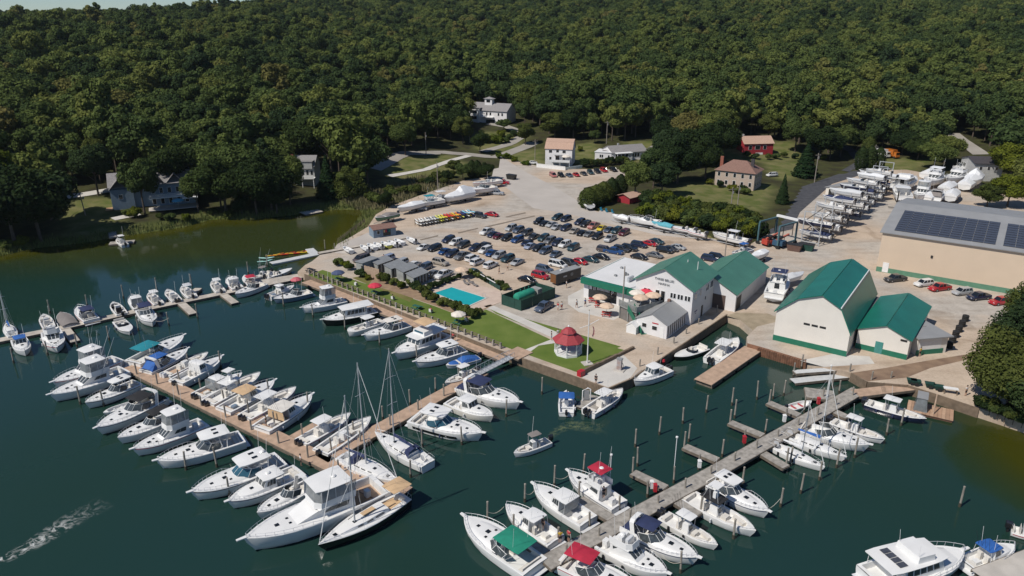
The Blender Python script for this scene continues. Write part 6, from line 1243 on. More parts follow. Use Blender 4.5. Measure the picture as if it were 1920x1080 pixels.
# ---------------------------------------------------------------- cars
PAINT = {}
def paint(n, c): PAINT[n] = mat('paint_' + n, c, 0.28, 0.0, var=0.04, coat=0.6)
for n, c in {'navy': (0.012, 0.018, 0.045), 'black': (0.008, 0.008, 0.009), 'white': (0.62, 0.62, 0.61), 'silver': (0.34, 0.35, 0.36), 'grey': (0.13, 0.135, 0.14), 'charcoal': (0.035, 0.036, 0.038), 'red': (0.36, 0.012, 0.018), 'maroon': (0.09, 0.010, 0.016), 'blue': (0.012, 0.05, 0.16), 'teal': (0.015, 0.045, 0.055), 'green': (0.015, 0.05, 0.035), 'tan': (0.30, 0.27, 0.23), 'yellow': (0.55, 0.42, 0.02), 'pale blue': (0.24, 0.28, 0.38), 'salmon': (0.36, 0.15, 0.12), 'orange': (0.45, 0.14, 0.02), 'brown': (0.08, 0.06, 0.055), 'slate': (0.06, 0.08, 0.12), 'pink': (0.45, 0.16, 0.15)}.items(): paint(n, c)
def car_proto(kind):
    """parts as meshes, facing +x, wheels on z=0"""
    D = {'sedan': (4.7, 1.82, 1.42, (-2.35, -1.95, -1.15, 0.15, 1.05, 2.1, 2.35), (0.62, 0.95, 0.98, 0.96, 0.92, 0.78, 0.55), (-1.65, -0.75, 0.55, 1.30)),
         'suv': (4.7, 1.88, 1.70, (-2.35, -2.25, -1.3, 0.15, 1.05, 2.15, 2.35), (0.70, 1.05, 1.06, 1.04, 1.02, 0.92, 0.62), (-2.20, -1.95, 0.45, 1.15)),
         'van': (5.1, 1.98, 1.80, (-2.55, -2.45, -1.3, 0.3, 1.35, 2.35, 2.55), (0.70, 1.0, 1.02, 1.0, 0.98, 0.86, 0.6), (-2.45, -2.25, 0.75, 1.75)),
         'pickup': (5.6, 1.95, 1.82, (-2.8, -2.75, -1.2, 0.3, 1.25, 2.55, 2.8), (0.75, 1.08, 1.08, 1.08, 1.08, 1.02, 0.70), (-0.95, -0.75, 0.75, 1.35)),
         'jeep': (4.2, 1.80, 1.82, (-2.1, -2.05, -1.1, 0.15, 0.75, 1.95, 2.1), (0.75, 1.02, 1.05, 1.05, 1.05, 1.0, 0.70), (-2.0, -1.98, 0.35, 0.60))}[kind]
    L, w_, H_, xs_, zs_, (g0, g1, g2, g3) = D; hw = w_ / 2; parts = []
    secs = []
    for i, (x, z) in enumerate(zip(xs_, zs_)):
        k = 0.90 if i in (0, 6) else 0.98 if i in (1, 5) else 1.0; zb = 0.38 if i in (0, 6) else 0.28
        secs.append([(x, s * hw * k * f_, zb + (z - zb) * e) for s, f_, e in ((1, 0.95, 0), (1, 1.0, 0.35), (1, 0.985, 0.75), (1, 0.90, 1.0), (-1, 0.90, 1.0), (-1, 0.985, 0.75), (-1, 1.0, 0.35), (-1, 0.95, 0))])
    parts.append(('body', MB().loft(secs, True, True, True).mesh('body', PAINT['navy'], True, 40), None))
    zb = zs_[3] - 0.02; rw, bw = hw * 0.74, hw * 0.90
    parts.append(('cabin_roof', canopy(MB(), g1 - 0.04, g2 + 0.04, rw, H_ - 0.09, 0.05, 0.06, 0, 5, 0.96).mesh('cabin_roof', PAINT['navy'], True, 50), None))
    q = [(g0, -bw, zb), (g3, -bw, zb), (g3, bw, zb), (g0, bw, zb), (g1, -rw, H_ - 0.07), (g2, -rw * 0.96, H_ - 0.07), (g2, rw * 0.96, H_ - 0.07), (g1, rw, H_ - 0.07)]
    parts.append(('glasshouse', MB().hexa(q).mesh('glasshouse', GLASS), None))
    pm = MB()
    for a, b in ((0, 4), (1, 5), (2, 6), (3, 7)): pm.tube([q[a], q[b]], 0.06, 4)
    for f_ in ((0.42,) if kind != 'suv' and kind != 'van' else (0.35, 0.66)):
        for s in (0, 1):
            a = Vector(q[0 if s == 0 else 3]).lerp(Vector(q[1 if s == 0 else 2]), f_); b = Vector(q[4 if s == 0 else 7]).lerp(Vector(q[5 if s == 0 else 6]), f_); pm.tube([a, b], 0.05, 4)
    parts.append(('pillar', pm.mesh('pillar', PAINT['navy']), None))
    if kind == 'pickup': parts.append(('truck_bed', MB().box(-2.68, -1.05, -hw * 0.80, hw * 0.80, 0.9, 1.095).mesh('truck_bed', BLACK), None))
    if kind == 'jeep': parts.append(('spare_wheel', MB().box(-2.32, -2.1, -0.36, 0.36, 0.7, 1.4).mesh('spare_wheel', TYRE), None))
    wr = 0.40 if kind in ('pickup', 'jeep') else 0.34
    wm = MB().wheel((0, 0, wr), wr, 0.26).mesh('wheel', TYRE, True); rm = MB().wheel((0, 0, wr), wr * 0.6, 0.28, 10).mesh('rim', RIM)
    for x in (-L * 0.30, L * 0.31):
        for s in (1, -1): parts.append(('wheel', wm, (x, s * (hw - 0.10), 0), rm))
    for s in (1, -1):
        parts.append(('headlight', MB().box(L / 2 - 0.22, L / 2 - 0.02, s * hw * 0.66 - 0.18, s * hw * 0.66 + 0.18, zs_[6] - 0.02, zs_[6] + 0.13).mesh('headlight', LAMPW), None))
        parts.append(('tail_light', MB().box(-L / 2 - 0.01, -L / 2 + 0.12, s * hw * 0.72 - 0.10, s * hw * 0.72 + 0.10, zs_[0] - 0.05, zs_[0] + 0.14).mesh('tail_light', LAMPR), None))
    return parts
CAR = {k: car_proto(k) for k in ('sedan', 'suv', 'van', 'pickup', 'jeep')}
CN = {'sedan': 'parked_car', 'suv': 'parked_suv', 'van': 'parked_van', 'pickup': 'pickup_truck', 'jeep': 'parked_jeep'}
CW = {'sedan': 'car', 'suv': 'SUV', 'van': 'van', 'pickup': 'pickup', 'jeep': 'boxy off-roader'}
car_pos = []
def car(p, rz, kind, col, label, group=None, s=0.88):
    r = thing(CN[kind], label, 'car' if kind != 'pickup' else 'pickup', tuple(p), rz, group); r.scale = (s, s, s)
    for pt_ in CAR[kind]:
        o = bpy.data.objects.new(pt_[0], pt_[1]); C.objects.link(o); o.parent = r
        if pt_[2]: o.location = pt_[2]
        if pt_[0] in ('body', 'cabin_roof', 'pillar'): setmat(o, PAINT[col])
        if pt_[0] == 'pillar': o['kind'] = 'stuff'
        if len(pt_) > 3: q = bpy.data.objects.new('rim', pt_[3]); C.objects.link(q); q.parent = o
    car_pos.append((p.x, p.y)); return r
ORD = ['first', 'second', 'third', 'fourth', 'fifth', 'sixth', 'seventh', 'eighth', 'ninth', 'tenth', 'eleventh', 'twelfth', 'thirteenth', 'fourteenth', 'fifteenth', 'sixteenth', 'seventeenth']
AU = math.atan2(dirU.y, dirU.x); AV = math.atan2(dirF.y, dirF.x)
ROWS = [
 ('back line of the block nearest the pool', AU + math.pi, [(841, 453, 'suv', 'navy'), (855, 458, 'suv', 'white'), (869, 463, 'suv', 'charcoal'), (894, 468, 'pickup', 'navy'), (908, 463, 'sedan', 'charcoal'), (910, 473, 'suv', 'white'), (922, 478, 'sedan', 'blue'), (936, 483, 'suv', 'silver'), (952, 489, 'suv', 'teal'), (970, 495, 'sedan', 'silver')]),
 ('front line of the block nearest the pool', AU + math.pi, [(795, 467, 'sedan', 'white'), (815, 469, 'suv', 'black'), (835, 475, 'sedan', 'blue'), (848, 480, 'suv', 'navy'), (867, 484, 'pickup', 'grey'), (885, 488, 'suv', 'white'), (895, 495, 'suv', 'white'), (920, 501, 'suv', 'white')]),
 ('back line of the middle parking block', AU + math.pi, [(913, 438, 'pickup', 'white'), (925, 443, 'sedan', 'navy'), (935, 446, 'sedan', 'maroon'), (950, 450, 'jeep', 'black'), (958, 431, 'suv', 'silver'), (972, 435, 'suv', 'slate'), (988, 440, 'suv', 'charcoal'), (1001, 447, 'sedan', 'charcoal'), (1019, 450, 'suv', 'teal'), (1031, 455, 'suv', 'grey'), (1045, 459, 'suv', 'navy'), (1059, 462, 'suv', 'white'), (1075, 468, 'suv', 'teal')]),
 ('front line of the middle parking block', AU + math.pi, [(970, 453, 'suv', 'blue'), (988, 459, 'sedan', 'navy'), (994, 465, 'sedan', 'pale blue'), (1010, 469, 'suv', 'black'), (1023, 474, 'suv', 'slate'), (1042, 480, 'sedan', 'slate')]),
 ('back line of the farthest parking block', AU + math.pi, [(1045, 411, 'suv', 'teal'), (1061, 414, 'suv', 'navy'), (1087, 420, 'suv', 'navy'), (1098, 424, 'suv', 'black'), (1113, 427, 'pickup', 'salmon'), (1128, 431, 'sedan', 'yellow'), (1142, 434, 'sedan', 'slate'), (1156, 436, 'suv', 'teal'), (1170, 440, 'suv', 'maroon')]),
 ('front line of the farthest parking block', AU + math.pi, [(1010, 419, 'jeep', 'black'), (1021, 422, 'sedan', 'black'), (1034, 424, 'sedan', 'silver'), (1044, 429, 'sedan', 'silver'), (1061, 431, 'suv', 'navy'), (1077, 436, 'sedan', 'tan'), (1091, 440, 'sedan', 'black'), (1105, 442, 'sedan', 'grey'), (1120, 447, 'suv', 'black'), (1144, 451, 'pickup', 'silver')]),
 ('slanting line behind the store', AV, [(988, 528, 'sedan', 'black'), (1013, 521, 'suv', 'red'), (1021, 509, 'suv', 'slate'), (1046, 500, 'van', 'white'), (1067, 497, 'suv', 'charcoal'), (1086, 494, 'sedan', 'red'), (1107, 490, 'sedan', 'teal'), (1127, 485, 'sedan', 'black'), (1134, 472, 'suv', 'brown'), (1150, 475, 'pickup', 'blue'), (1165, 471, 'suv', 'charcoal'), (1180, 469, 'suv', 'black'), (1198, 463, 'suv', 'navy'), (1217, 460, 'sedan', 'red'), (1230, 456, 'sedan', 'teal')]),
 ('second slanting line behind the store', AV, [(1198, 485, 'sedan', 'black'), (1227, 482, 'sedan', 'grey'), (1246, 473, 'suv', 'black'), (1256, 470, 'sedan', 'charcoal'), (1270, 467, 'sedan', 'silver')]),
 ('line beside the tan warehouse', R(196), [(1678, 527, 'pickup', 'charcoal'), (1731, 536, 'suv', 'white'), (1761, 544, 'pickup', 'red'), (1803, 552, 'suv', 'silver'), (1834, 561, 'pickup', 'navy'), (1876, 570, 'pickup', 'red')]),
 ('line below the tall white house', R(-75), [(1037, 331, 'van', 'pink'), (1052, 331, 'suv', 'black'), (1067, 331, 'sedan', 'slate'), (1080, 330, 'sedan', 'red'), (1094, 328, 'sedan', 'charcoal'), (1107, 326, 'suv', 'teal'), (1120, 324, 'suv', 'black'), (1132, 322, 'suv', 'red'), (1150, 321, 'suv', 'black'), (1171, 318, 'sedan', 'white'), (1183, 316, 'suv', 'tan')]),
 ('line behind the grey sheds', AU + math.pi, [(678, 489, 'van', 'brown'), (726, 489, 'suv', 'pale blue'), (752, 497, 'suv', 'silver'), (776, 500, 'sedan', 'white'), (797, 505, 'suv', 'slate'), (812, 517, 'sedan', 'grey'), (832, 519, 'pickup', 'white')])]
for rn, ang, cs in ROWS:
    for i, (x, y, k, c) in enumerate(sorted(cs)):
        flip = math.pi if rn.startswith('front line of the block') and c == 'white' and k == 'suv' else 0
        car(P(x, y, YZ), ang + flip + random.uniform(-0.05, 0.05), k, c, '%s %s, %s from the left in the %s' % (c, CW[k], ORD[i], rn), rn)
for (x, y, k, c, a, l) in ((826, 496, 'suv', 'tan', AV, 'tan SUV parked alone in front of the pool block'), (888, 514, 'sedan', 'green', AV, 'dark green car behind the pool hedge'), (1020, 580, 'pickup', 'slate', AU + math.pi, 'dark slate pickup beside the green tank enclosure'), (1331, 489, 'suv', 'navy', AV, 'navy SUV left of two behind the shed'), (1344, 486, 'suv', 'black', AV, 'black SUV right of two behind the shed'),
                           (931, 365, 'pickup', 'silver', R(-15), 'silver pickup beside the trailered boats'), (786, 394, 'pickup', 'silver', R(-5), 'silver pickup at the left end of the trailered boats'), (901, 408, 'jeep', 'charcoal', R(-35), 'charcoal off-roader right of the kayak racks'), (922, 405, 'sedan', 'red', R(-30), 'small red car right of the kayak racks'), (829, 410, 'sedan', 'white', R(160), 'white car half hidden behind the kayak racks'), (942, 345, 'pickup', 'red', R(-10), 'dark red pickup by the black dumpster')):
    car(P(x, y, YZ), a, k, c, l)
for (x, y, k, c, a, l) in ((985, 308, 'sedan', 'charcoal', R(170), 'dark car by the white garden wall'), (998, 309, 'sedan', 'white', R(170), 'white car by the white garden wall'), (1447, 332, 'suv', 'white', R(200), 'white SUV beside the tan stone house')):
    car(PT(x, y) + Vector((0, 0, 0.1)), a, k, c, l)

# ---------------------------------------------------------------- boats ashore
TRL = {}
def trailer(p, rz, L, label):
    r = thing('boat_trailer', label, 'trailer', tuple(p), rz, 'boat trailers')
    for s in (1, -1): MB().box(-L * 0.42, L * 0.3, s * 0.75 - 0.06, s * 0.75 + 0.06, 0.45, 0.58).obj('frame_rail', ALU, r); MB().wheel((-L * 0.18, s * 0.95, 0.33), 0.33, 0.22).obj('wheel', TYRE, r); MB().box(-L * 0.3, L * 0.1, s * 0.5 - 0.08, s * 0.5 + 0.08, 0.58, 0.72).obj('bunk', DOCKS, r)
    MB().tube([(L * 0.3, 0.75, 0.5), (L * 0.58, 0, 0.5), (L * 0.3, -0.75, 0.5)], 0.06, 5).obj('drawbar', ALU, r)
def land(kind, bow, stern, label, group, z=1.15, tl=True, **o):
    r = boat(kind, bow, stern, label, group, z=YZ + z, zref=YZ + z + 0.8, **o)
    L = boat_pts[-1][2]
    if tl: trailer(Vector((r.location.x, r.location.y, YZ)), r.rotation_euler.z, L, 'galvanised trailer under the ' + ' '.join(label.split()[:9]))
    else:
        for i, (x, s) in enumerate(((0.3, 1), (0.3, -1), (-0.3, 1), (-0.3, -1))):
            pass
    return r
G1 = 'boats on trailers along the upper yard'
land('run', (703, 409), (745, 399), 'green-hulled small boat at the left end of the trailer row', G1, hull=GREENH, cover=True, canvas=GREYC)
land('covered', (746, 392), (790, 381), 'white-covered boat left in the trailer row beside the silver pickup', G1, peak=0.9)
land('cc', (770, 384), (830, 374), 'white centre console on trailer with teal T-top', G1, topm=TEALC)
land('cc', (795, 375), (848, 366), 'white centre console on trailer with white T-top', G1)
land('covered', (834, 374), (884, 362), 'tall white shrink-wrapped boat in the trailer row', G1, peak=2.6)
land('express', (874, 359), (928, 351), 'white cruiser on trailer behind the silver pickup', G1, top='none')
land('cc', (886, 346), (938, 338), 'white boat on trailer at the far end of the upper row', G1, top='none')
land('skiff', (1093, 372), (1108, 384), 'small upturned-looking skiff by the arborvitae', None, motors=0)
G2 = 'boats on trailers along the hedge'
land('run', (1148, 402), (1180, 408), 'small white boat at the hedge end nearest the red shed', G2, cover=True, canvas=WHITEC)
land('express', (1180, 409), (1238, 417), 'long white boat with blue cover, first along the hedge', G2, top='none')
land('covered', (1222, 417), (1262, 425), 'boat under turquoise cover along the hedge', G2, wrap=mat('turquoise_cover', (0.10, 0.35, 0.42)), peak=0.7)
land('run', (1258, 424), (1304, 431), 'white runabout with black stern along the hedge', G2)
land('run', (1288, 431), (1324, 438), 'white runabout, last small one along the hedge', G2)
land('cc', (1336, 438), (1404, 452), 'white centre console with a flat T-top near the blue boat lift', G2, topm=GEL, motors=2)
G3 = 'boats ashore between the sheds'
land('fly', (1478, 503), (1438, 578), 'white cruiser with navy bridge canvas ashore beside the barn', G3, tl=False, top='bimini', z=1.0, L=11.5)
land('covered', (1506, 512), (1470, 522), 'white boat with grey deck ashore behind the barn cruiser', G3, tl=False, peak=0.8, wrap=GEL3)
land('cc', (1372, 476), (1408, 466), 'white boat with bright blue canopy behind the shed', G3, topm=BLUEC)
land('covered', (1412, 482), (1434, 470), 'white covered boat right behind the shed roof', G3, peak=0.7)
# dinghies by the rental hut
for i, (x, y, c) in enumerate(((652, 473, 'white'), (684, 470, 'grey'), (697, 467, 'white'), (709, 465, 'white'), (723, 463, 'yellow'), (736, 461, 'white'), (748, 458, 'white'), (771, 455, 'white'))):
    p = P(x, y, YZ); r = thing('beached_dinghy', '%s dinghy, %s from the left beside the raised walkway' % (c, ORD[i]), 'dinghy', (p.x, p.y, YZ + 0.45), AV + math.pi - 0.3, 'dinghies by the walkway')
    make_boat('skiff', 4.4, r, {'hull': {'white': GEL, 'grey': GEL3, 'yellow': KC['lime']}[c], 'motors': 1 if i % 2 else 0})
# kayak racks
a, b = P(782, 424, YZ), P(886, 405, YZ); cols = ['white', 'white', 'white', 'white', 'grey', 'white', 'grey', 'lime', 'lime', 'yellow', 'red', 'red', 'orange', 'yellow', 'orange', 'navy', 'navy', 'sky', 'white', 'sky']
d = b - a; kr = thing('kayak_rack', 'long low timber kayak rack in the upper yard', 'rack', tuple(a), math.atan2(d.y, d.x))
for k in range(9):
    for yy in (-1.1, 1.1): MB().box(d.length * k / 8 - 0.06, d.length * k / 8 + 0.06, yy - 0.06, yy + 0.06, 0, 1.7).obj('post', TIMB, kr)
for z_ in (0.35, 1.15):
    for yy in (-1.1, 1.1): MB().box(0, d.length, yy - 0.07, yy + 0.07, z_, z_ + 0.12).obj('rail', TIMB, kr)
for i, c in enumerate(cols):
    for tier, z_ in enumerate((0.5, 1.3)):
        p = a.lerp(b, (i + 0.5) / len(cols)); kayak((p.x, p.y, YZ + z_ - 0.02), math.atan2(d.y, d.x) + R(90) + 0.08 * math.sin(i * 3 + tier), c if tier else cols[(i * 7 + 3) % len(cols)] if i > 8 else c, 'kayak %s from the left on the %s tier of the kayak rack' % (('%s' % (ORD + ['eighteenth', 'nineteenth', 'twentieth'])[i]), ('lower', 'upper')[tier]), 'kayaks on the rack')
# steel boat racks
ra, rb = P(1534, 462, YZ), P(1668, 352, YZ); d = rb - ra; nb = 9; bayL = d.length / nb; rz = math.atan2(d.y, d.x)
for k in range(nb):
    p = ra.lerp(rb, k / nb); r = thing('boat_rack', 'white steel boat rack bay, %s from the near end' % ORD[k], 'rack', (p.x, p.y, YZ), rz, 'steel boat rack bays')
    for x in ((0, bayL) if k == nb - 1 else (0,)):
        for y in (0.0, 4.2): MB().box(x - 0.11, x + 0.11, y - 0.11, y + 0.11, 0, 8.4).obj('column', ALU, r)
        for z_ in (0.7, 3.4, 6.2, 8.3): MB().box(x - 0.08, x + 0.08, 0, 4.2, z_ - 0.09, z_ + 0.09).obj('beam', ALU, r)
        MB().tube([(x, 0, 3.4), (x, 4.2, 6.2)], 0.06, 4).obj('brace', ALU, r)
    for z_ in (0.7, 3.4, 6.2):
        for y in (0.6, 3.6): MB().box(0.1, bayL - 0.1, y - 0.1, y + 0.1, z_, z_ + 0.14).obj('bunk_rail', DOCKS, r)
kinds = ['run', 'cc', 'covered', 'run', 'cc', 'covered', 'cc', 'run', 'pilot']
for k in range(nb):
    for tier, z_ in enumerate((0.9, 3.6, 6.4)):
        if tier == 2 and k in (0, 8): continue
        kd = kinds[(k * 2 + tier * 4) % 9]; L = 8.0 + 0.8 * math.sin(k * 2.3 + tier)
        p = ra.lerp(rb, (k + 0.5) / nb) + Vector((-math.sin(rz), math.cos(rz), 0)) * (2.3 + 0.5 * math.sin(k + tier * 2)); ang = rz + R(90) + 0.05 * math.sin(k * 5)
        o_ = dict(hull=[GEL, GEL, GEL3, NAVY, GEL, GEL, GEL][(k + tier * 3) % 7], motors=1, canvas=[NAVYC, BLUEC, GREYC, BLACKC][(k + tier) % 4], wrap=[WHITEC, GEL3, NAVYC, WHITEC][(k + tier) % 4], peak=0.7, top='none', cover=(k + tier) % 4 == 0, rail=False)
        nm = {'run': 'runabout', 'cc': 'centre_console_boat', 'covered': 'covered_boat', 'pilot': 'pilothouse_boat'}[kd]
        r = thing(nm, '%s on the %s tier, %s rack bay from the near end' % ({'run': 'runabout', 'cc': 'open boat', 'covered': 'covered boat', 'pilot': 'cabin boat'}[kd], ('bottom', 'middle', 'top')[tier], ORD[k]), 'boat', (p.x, p.y, YZ + z_ + 0.40), ang, 'boats on the steel racks')
        make_boat(kd, L, r, o_)
# large boats in storage
G4 = 'large boats stored behind the warehouse'
land('trawler', (1716, 338), (1682, 350), 'boxy white houseboat with a flat roof stored farthest left', G4, tl=False, z=1.2, bridge=True)
land('pilot', (1684, 352), (1696, 372), 'small white cabin boat stern-on by the red forklift', G4, tl=False, z=1.2, motors=0)
land('fly', (1713, 378), (1742, 352), 'white flybridge cruiser bow toward the warehouse in storage', G4, tl=False, z=1.3, L=12)
land('express', (1772, 350), (1742, 384), 'white cruiser with grey cockpit canvas nearest the warehouse roof', G4, tl=False, z=1.1, L=11, top='arch', aft_cover=True, canvas=GREYC)
land('fly', (1775, 340), (1808, 328), 'white motor yacht with dark portholes mid storage row', G4, tl=False, z=1.4, top='none')
land('covered', (1800, 352), (1772, 378), 'white shrink-wrapped boat on grey hull nearest the bushes', G4, tl=False, z=1.0, peak=1.6, hull=GEL3, L=11)
land('covered', (1804, 356), (1842, 322), 'largest white shrink-wrapped yacht with domed top, far right', G4, tl=False, z=1.6, peak=3.0, L=14)
land('express', (1790, 322), (1816, 312), 'white boat behind the domed shrink-wrapped yacht', G4, tl=False, z=1.6, top='none')
land('fly', (1736, 346), (1764, 332), 'white sedan cruiser in the back of the storage row', G4, tl=False, z=1.3, top='bimini', canvas=WHITEC)
for i, (b_, s_, l) in enumerate((((1760, 362), (1735, 372), 'white shrink-wrapped boat between cruiser and forklift'), ((1790, 344), (1768, 356), 'white shrink-wrapped boat behind the grey-canvas cruiser'), ((1826, 338), (1806, 350), 'white shrink-wrapped boat left of the domed yacht'), ((1705, 330), (1676, 336), 'white shrink-wrapped boat beyond the houseboat'), ((1762, 322), (1735, 328), 'white shrink-wrapped boat farthest back in storage'))):
    land('covered', b_, s_, l, G4, tl=False, z=1.1, peak=1.3 + 0.3 * (i % 3), L=10 + i % 3)
land('express', (1612, 322), (1650, 332), 'white cruiser on stands behind the far end of the racks', G4, tl=False, z=2.5, top='hard')
land('pilot', (1600, 338), (1640, 348), 'white hardtop boat on stands behind the far racks', G4, tl=False, z=2.3, motors=0)

# ---------------------------------------------------------------- yard machines
TEALP = mat('teal_paint', (0.06, 0.13, 0.15), 0.5, var=0.15)
A, B_ = P(1420, 457, YZ), P(1457, 467, YZ); d = B_ - A
tl_ = thing('travel_lift', 'teal four-legged boat hoist with a white top beam', 'boat hoist', tuple(A), math.atan2(d.y, d.x)); Wd = d.length; dp = 7.5; tl_.scale = (1, 1, 0.86)
for x in (0, Wd):
    for y in (0, dp): MB().box(x - 0.18, x + 0.18, y - 0.18, y + 0.18, 0.8, 6.4).obj('leg', TEALP, tl_); MB().wheel((x, y, 0.55), 0.55, 0.4).obj('wheel', TYRE, tl_)
    MB().box(x - 0.2, x + 0.2, 0, dp, 0.8, 1.2).obj('base_beam', TEALP, tl_); MB().box(x - 0.2, x + 0.2, 0, dp, 6.4, 6.8).obj('top_beam', TEALP, tl_)
MB().box(-0.2, Wd + 0.2, dp - 0.3, dp + 0.3, 6.8, 7.4).obj('cross_beam', WPAINT, tl_)
for i, y in enumerate((2.2, 6.3)):
    for x in (0.3, Wd - 0.3): MB().box(x - 0.02, x + 0.02, y - 0.15, y + 0.15, 2.5, 6.4).obj('sling', BLACK, tl_)
MB().box(Wd - 0.5, Wd + 0.9, 0.5, 2.2, 0.9, 2.3).obj('engine_box', mat('blue_machine', (0.03, 0.08, 0.14)), tl_)
def forklift(px, rz, col, label, mast=True):
    p = P(*px, YZ); r = thing('forklift', label, 'forklift', tuple(p), rz)
    MB().box(-1.9, 1.2, -0.9, 0.9, 0.5, 1.4, 0.1, 0.05).obj('chassis', col, r); MB().box(-2.1, -1.3, -0.9, 0.9, 0.6, 1.8, 0.1, 0.05).obj('counterweight', col, r); MB().box(-1.1, 0.4, -0.7, 0.7, 2.5, 2.62).obj('overhead_guard', BLACK, r)
    for x in (-1.0, 0.3):
        for y in (-0.65, 0.65): MB().box(x - 0.05, x + 0.05, y - 0.05, y + 0.05, 1.4, 2.5).obj('guard_post', BLACK, r)
    for x, q in ((-1.2, 0.5), (0.9, 0.62)):
        for y in (-0.95, 0.95): MB().wheel((x, y, q), q, 0.35).obj('wheel', TYRE, r)
    MB().box(-0.7, -0.1, -0.3, 0.3, 1.4, 1.9).obj('seat', BLACK, r)
    if mast:
        for y in (-0.5, 0.5): MB().box(1.35, 1.55, y - 0.1, y + 0.1, 0.2, 5.2).obj('mast', BLACK, r); MB().box(1.6, 3.6, y - 0.08, y + 0.08, 0.3, 0.38).obj('fork', BLACK, r)
    else: MB().hexa([(-1.5, -0.2, 1.6), (2.6, -0.2, 2.6), (2.6, 0.2, 2.6), (-1.5, 0.2, 1.6), (-1.5, -0.2, 2.1), (2.6, -0.2, 2.95), (2.6, 0.2, 2.95), (-1.5, 0.2, 2.1)]).obj('boom', mat('salmon_boom', (0.45, 0.12, 0.08)), r)
forklift((1690, 392), R(160), RED, 'red marina forklift between racks and stored boats'); forklift((1443, 460), R(30), mat('orange_red', (0.40, 0.05, 0.03)), 'orange-red telehandler inside the teal boat hoist', False); forklift((1463, 462), R(30), MATS['blue_machine'], 'blue yard tractor at the foot of the boat hoist', False)
p = P(1485, 472, YZ)
for i, (x, y, c, l) in enumerate(((1489, 470, mat('rust_brown', (0.12, 0.07, 0.055)), 'rusty brown open dumpster by the boat racks'), (1512, 469, GREENT, 'dark green dumpster by the boat racks'), (959, 336, BLACK, 'black dumpster at the top of the yard'))):
    p = P(x, y, YZ); r = thing('dumpster', l, 'dumpster', tuple(p), AV); MB().hexa([(-1.4, -0.8, 0), (1.4, -0.8, 0), (1.4, 0.8, 0), (-1.4, 0.8, 0), (-1.7, -1, 1.6), (1.7, -1, 1.6), (1.7, 1, 1.6), (-1.7, 1, 1.6)]).obj('bin', c, r); MB().box(-1.75, 1.75, -1.05, 0.9, 1.6, 1.7).obj('lid', BLACK, r)
for i, (x, y, c) in enumerate(((1655, 295, 'white'), (1672, 296, 'orange'))):
    p = PT(x, y); r = thing('box_truck', '%s work truck parked beyond the evergreen hedge' % c, 'truck', tuple(p), R(-70), 'work trucks'); MB().box(-3, 1.2, -1.1, 1.1, 0.8, 3.2).obj('cargo_box', PAINT[c], r); MB().box(1.3, 2.8, -1.0, 1.0, 0.6, 2.5, 0.2, 0.1).obj('cab', PAINT[c], r); MB().box(2.55, 2.75, -0.85, 0.85, 1.6, 2.3).obj('windscreen', GLASS, r)
    for x_ in (-1.8, 2.0):
        for s in (1, -1): MB().wheel((x_, s * 1.0, 0.48), 0.48, 0.3).obj('wheel', TYRE, r)
p = PT(1305, 212); r = thing('orange_canopy', 'small orange canopy glimpsed among the trees', 'canopy', (p.x, p.y, p.z + 7)); MB().box(-2, 2, -2, 2, 2.2, 2.9, 0.9, 0.9).obj('cover', PAINT['orange'], r)
for x, y in ((-1.8, -1.8), (1.8, -1.8), (1.8, 1.8), (-1.8, 1.8)): MB().box(x - 0.05, x + 0.05, y - 0.05, y + 0.05, -7, 2.3).obj('leg', ALU, r)
# skiffs, carts on the grey dock corner
for i, (x, y) in enumerate(((1716, 722), (1742, 727), (1759, 732), (1708, 720))):
    p = P(x, y, YZ); r = thing('dock_cart', 'dark green dock cart, %s beside the damp ramp' % ('second from the left', 'third from the left', 'rightmost', 'leftmost')[i], 'cart', tuple(p), R(-20), 'dock carts'); MB().hexa([(-0.5, -0.35, 0.3), (0.5, -0.35, 0.3), (0.5, 0.35, 0.3), (-0.5, 0.35, 0.3), (-0.7, -0.5, 0.85), (0.7, -0.5, 0.85), (0.7, 0.5, 0.85), (-0.7, 0.5, 0.85)]).obj('tub', GREENT, r)
    for s in (1, -1): MB().wheel((0.1, s * 0.5, 0.3), 0.3, 0.1).obj('wheel', TYRE, r)
p = P(1781, 738, YZ); r = thing('work_table', 'white fish-cleaning table at the shore', 'table', tuple(p), R(-20)); MB().box(-1.0, 1.0, -0.4, 0.4, 0.85, 0.95).obj('top', WPAINT, r)
for x in (-0.85, 0.85):
    for y in (-0.3, 0.3): MB().box(x - 0.05, x + 0.05, y - 0.05, y + 0.05, 0, 0.85).obj('leg', TIMB, r)
# work raft
a, b = P(1788, 778, 0.5), P(1700, 758, 0.5); d = b - a
r = thing('work_raft', 'brown timber work raft with a glazed cabin near the shore', 'raft', (a.x, a.y, 0), math.atan2(d.y, d.x)); L = d.length
for y in (-1.6, 0.3): MB().box(0, L, y, y + 1.3, -0.3, 0.35, 0.2, 0).obj('pontoon', mat('red_brown_hull', (0.20, 0.09, 0.06)), r)
for k in range(int(L / 0.5)): MB().box(k * 0.5, k * 0.5 + 0.47, -1.8, 1.8, 0.35, 0.45).obj('plank', mat('raft_plank_%d' % (k % 3), [(0.38, 0.24, 0.16), (0.33, 0.21, 0.14), (0.42, 0.28, 0.19)][k % 3], 0.9), r)
MB().box(L * 0.55, L * 0.85, -1.3, 1.3, 0.45, 2.5, 0.3, 0.15).obj('cabin', ISING, r); MB().box(L * 0.55 + 0.2, L * 0.85 - 0.2, -1.25, 1.25, 2.5, 2.6).obj('cabin_roof', GREYR, r)
for y in (-1.2, 1.2): MB().tube([(L * 0.42, y, 0.45), (L * 0.42, 0, 3.2)], 0.09, 5).obj('a_frame_leg', WOODF, r)
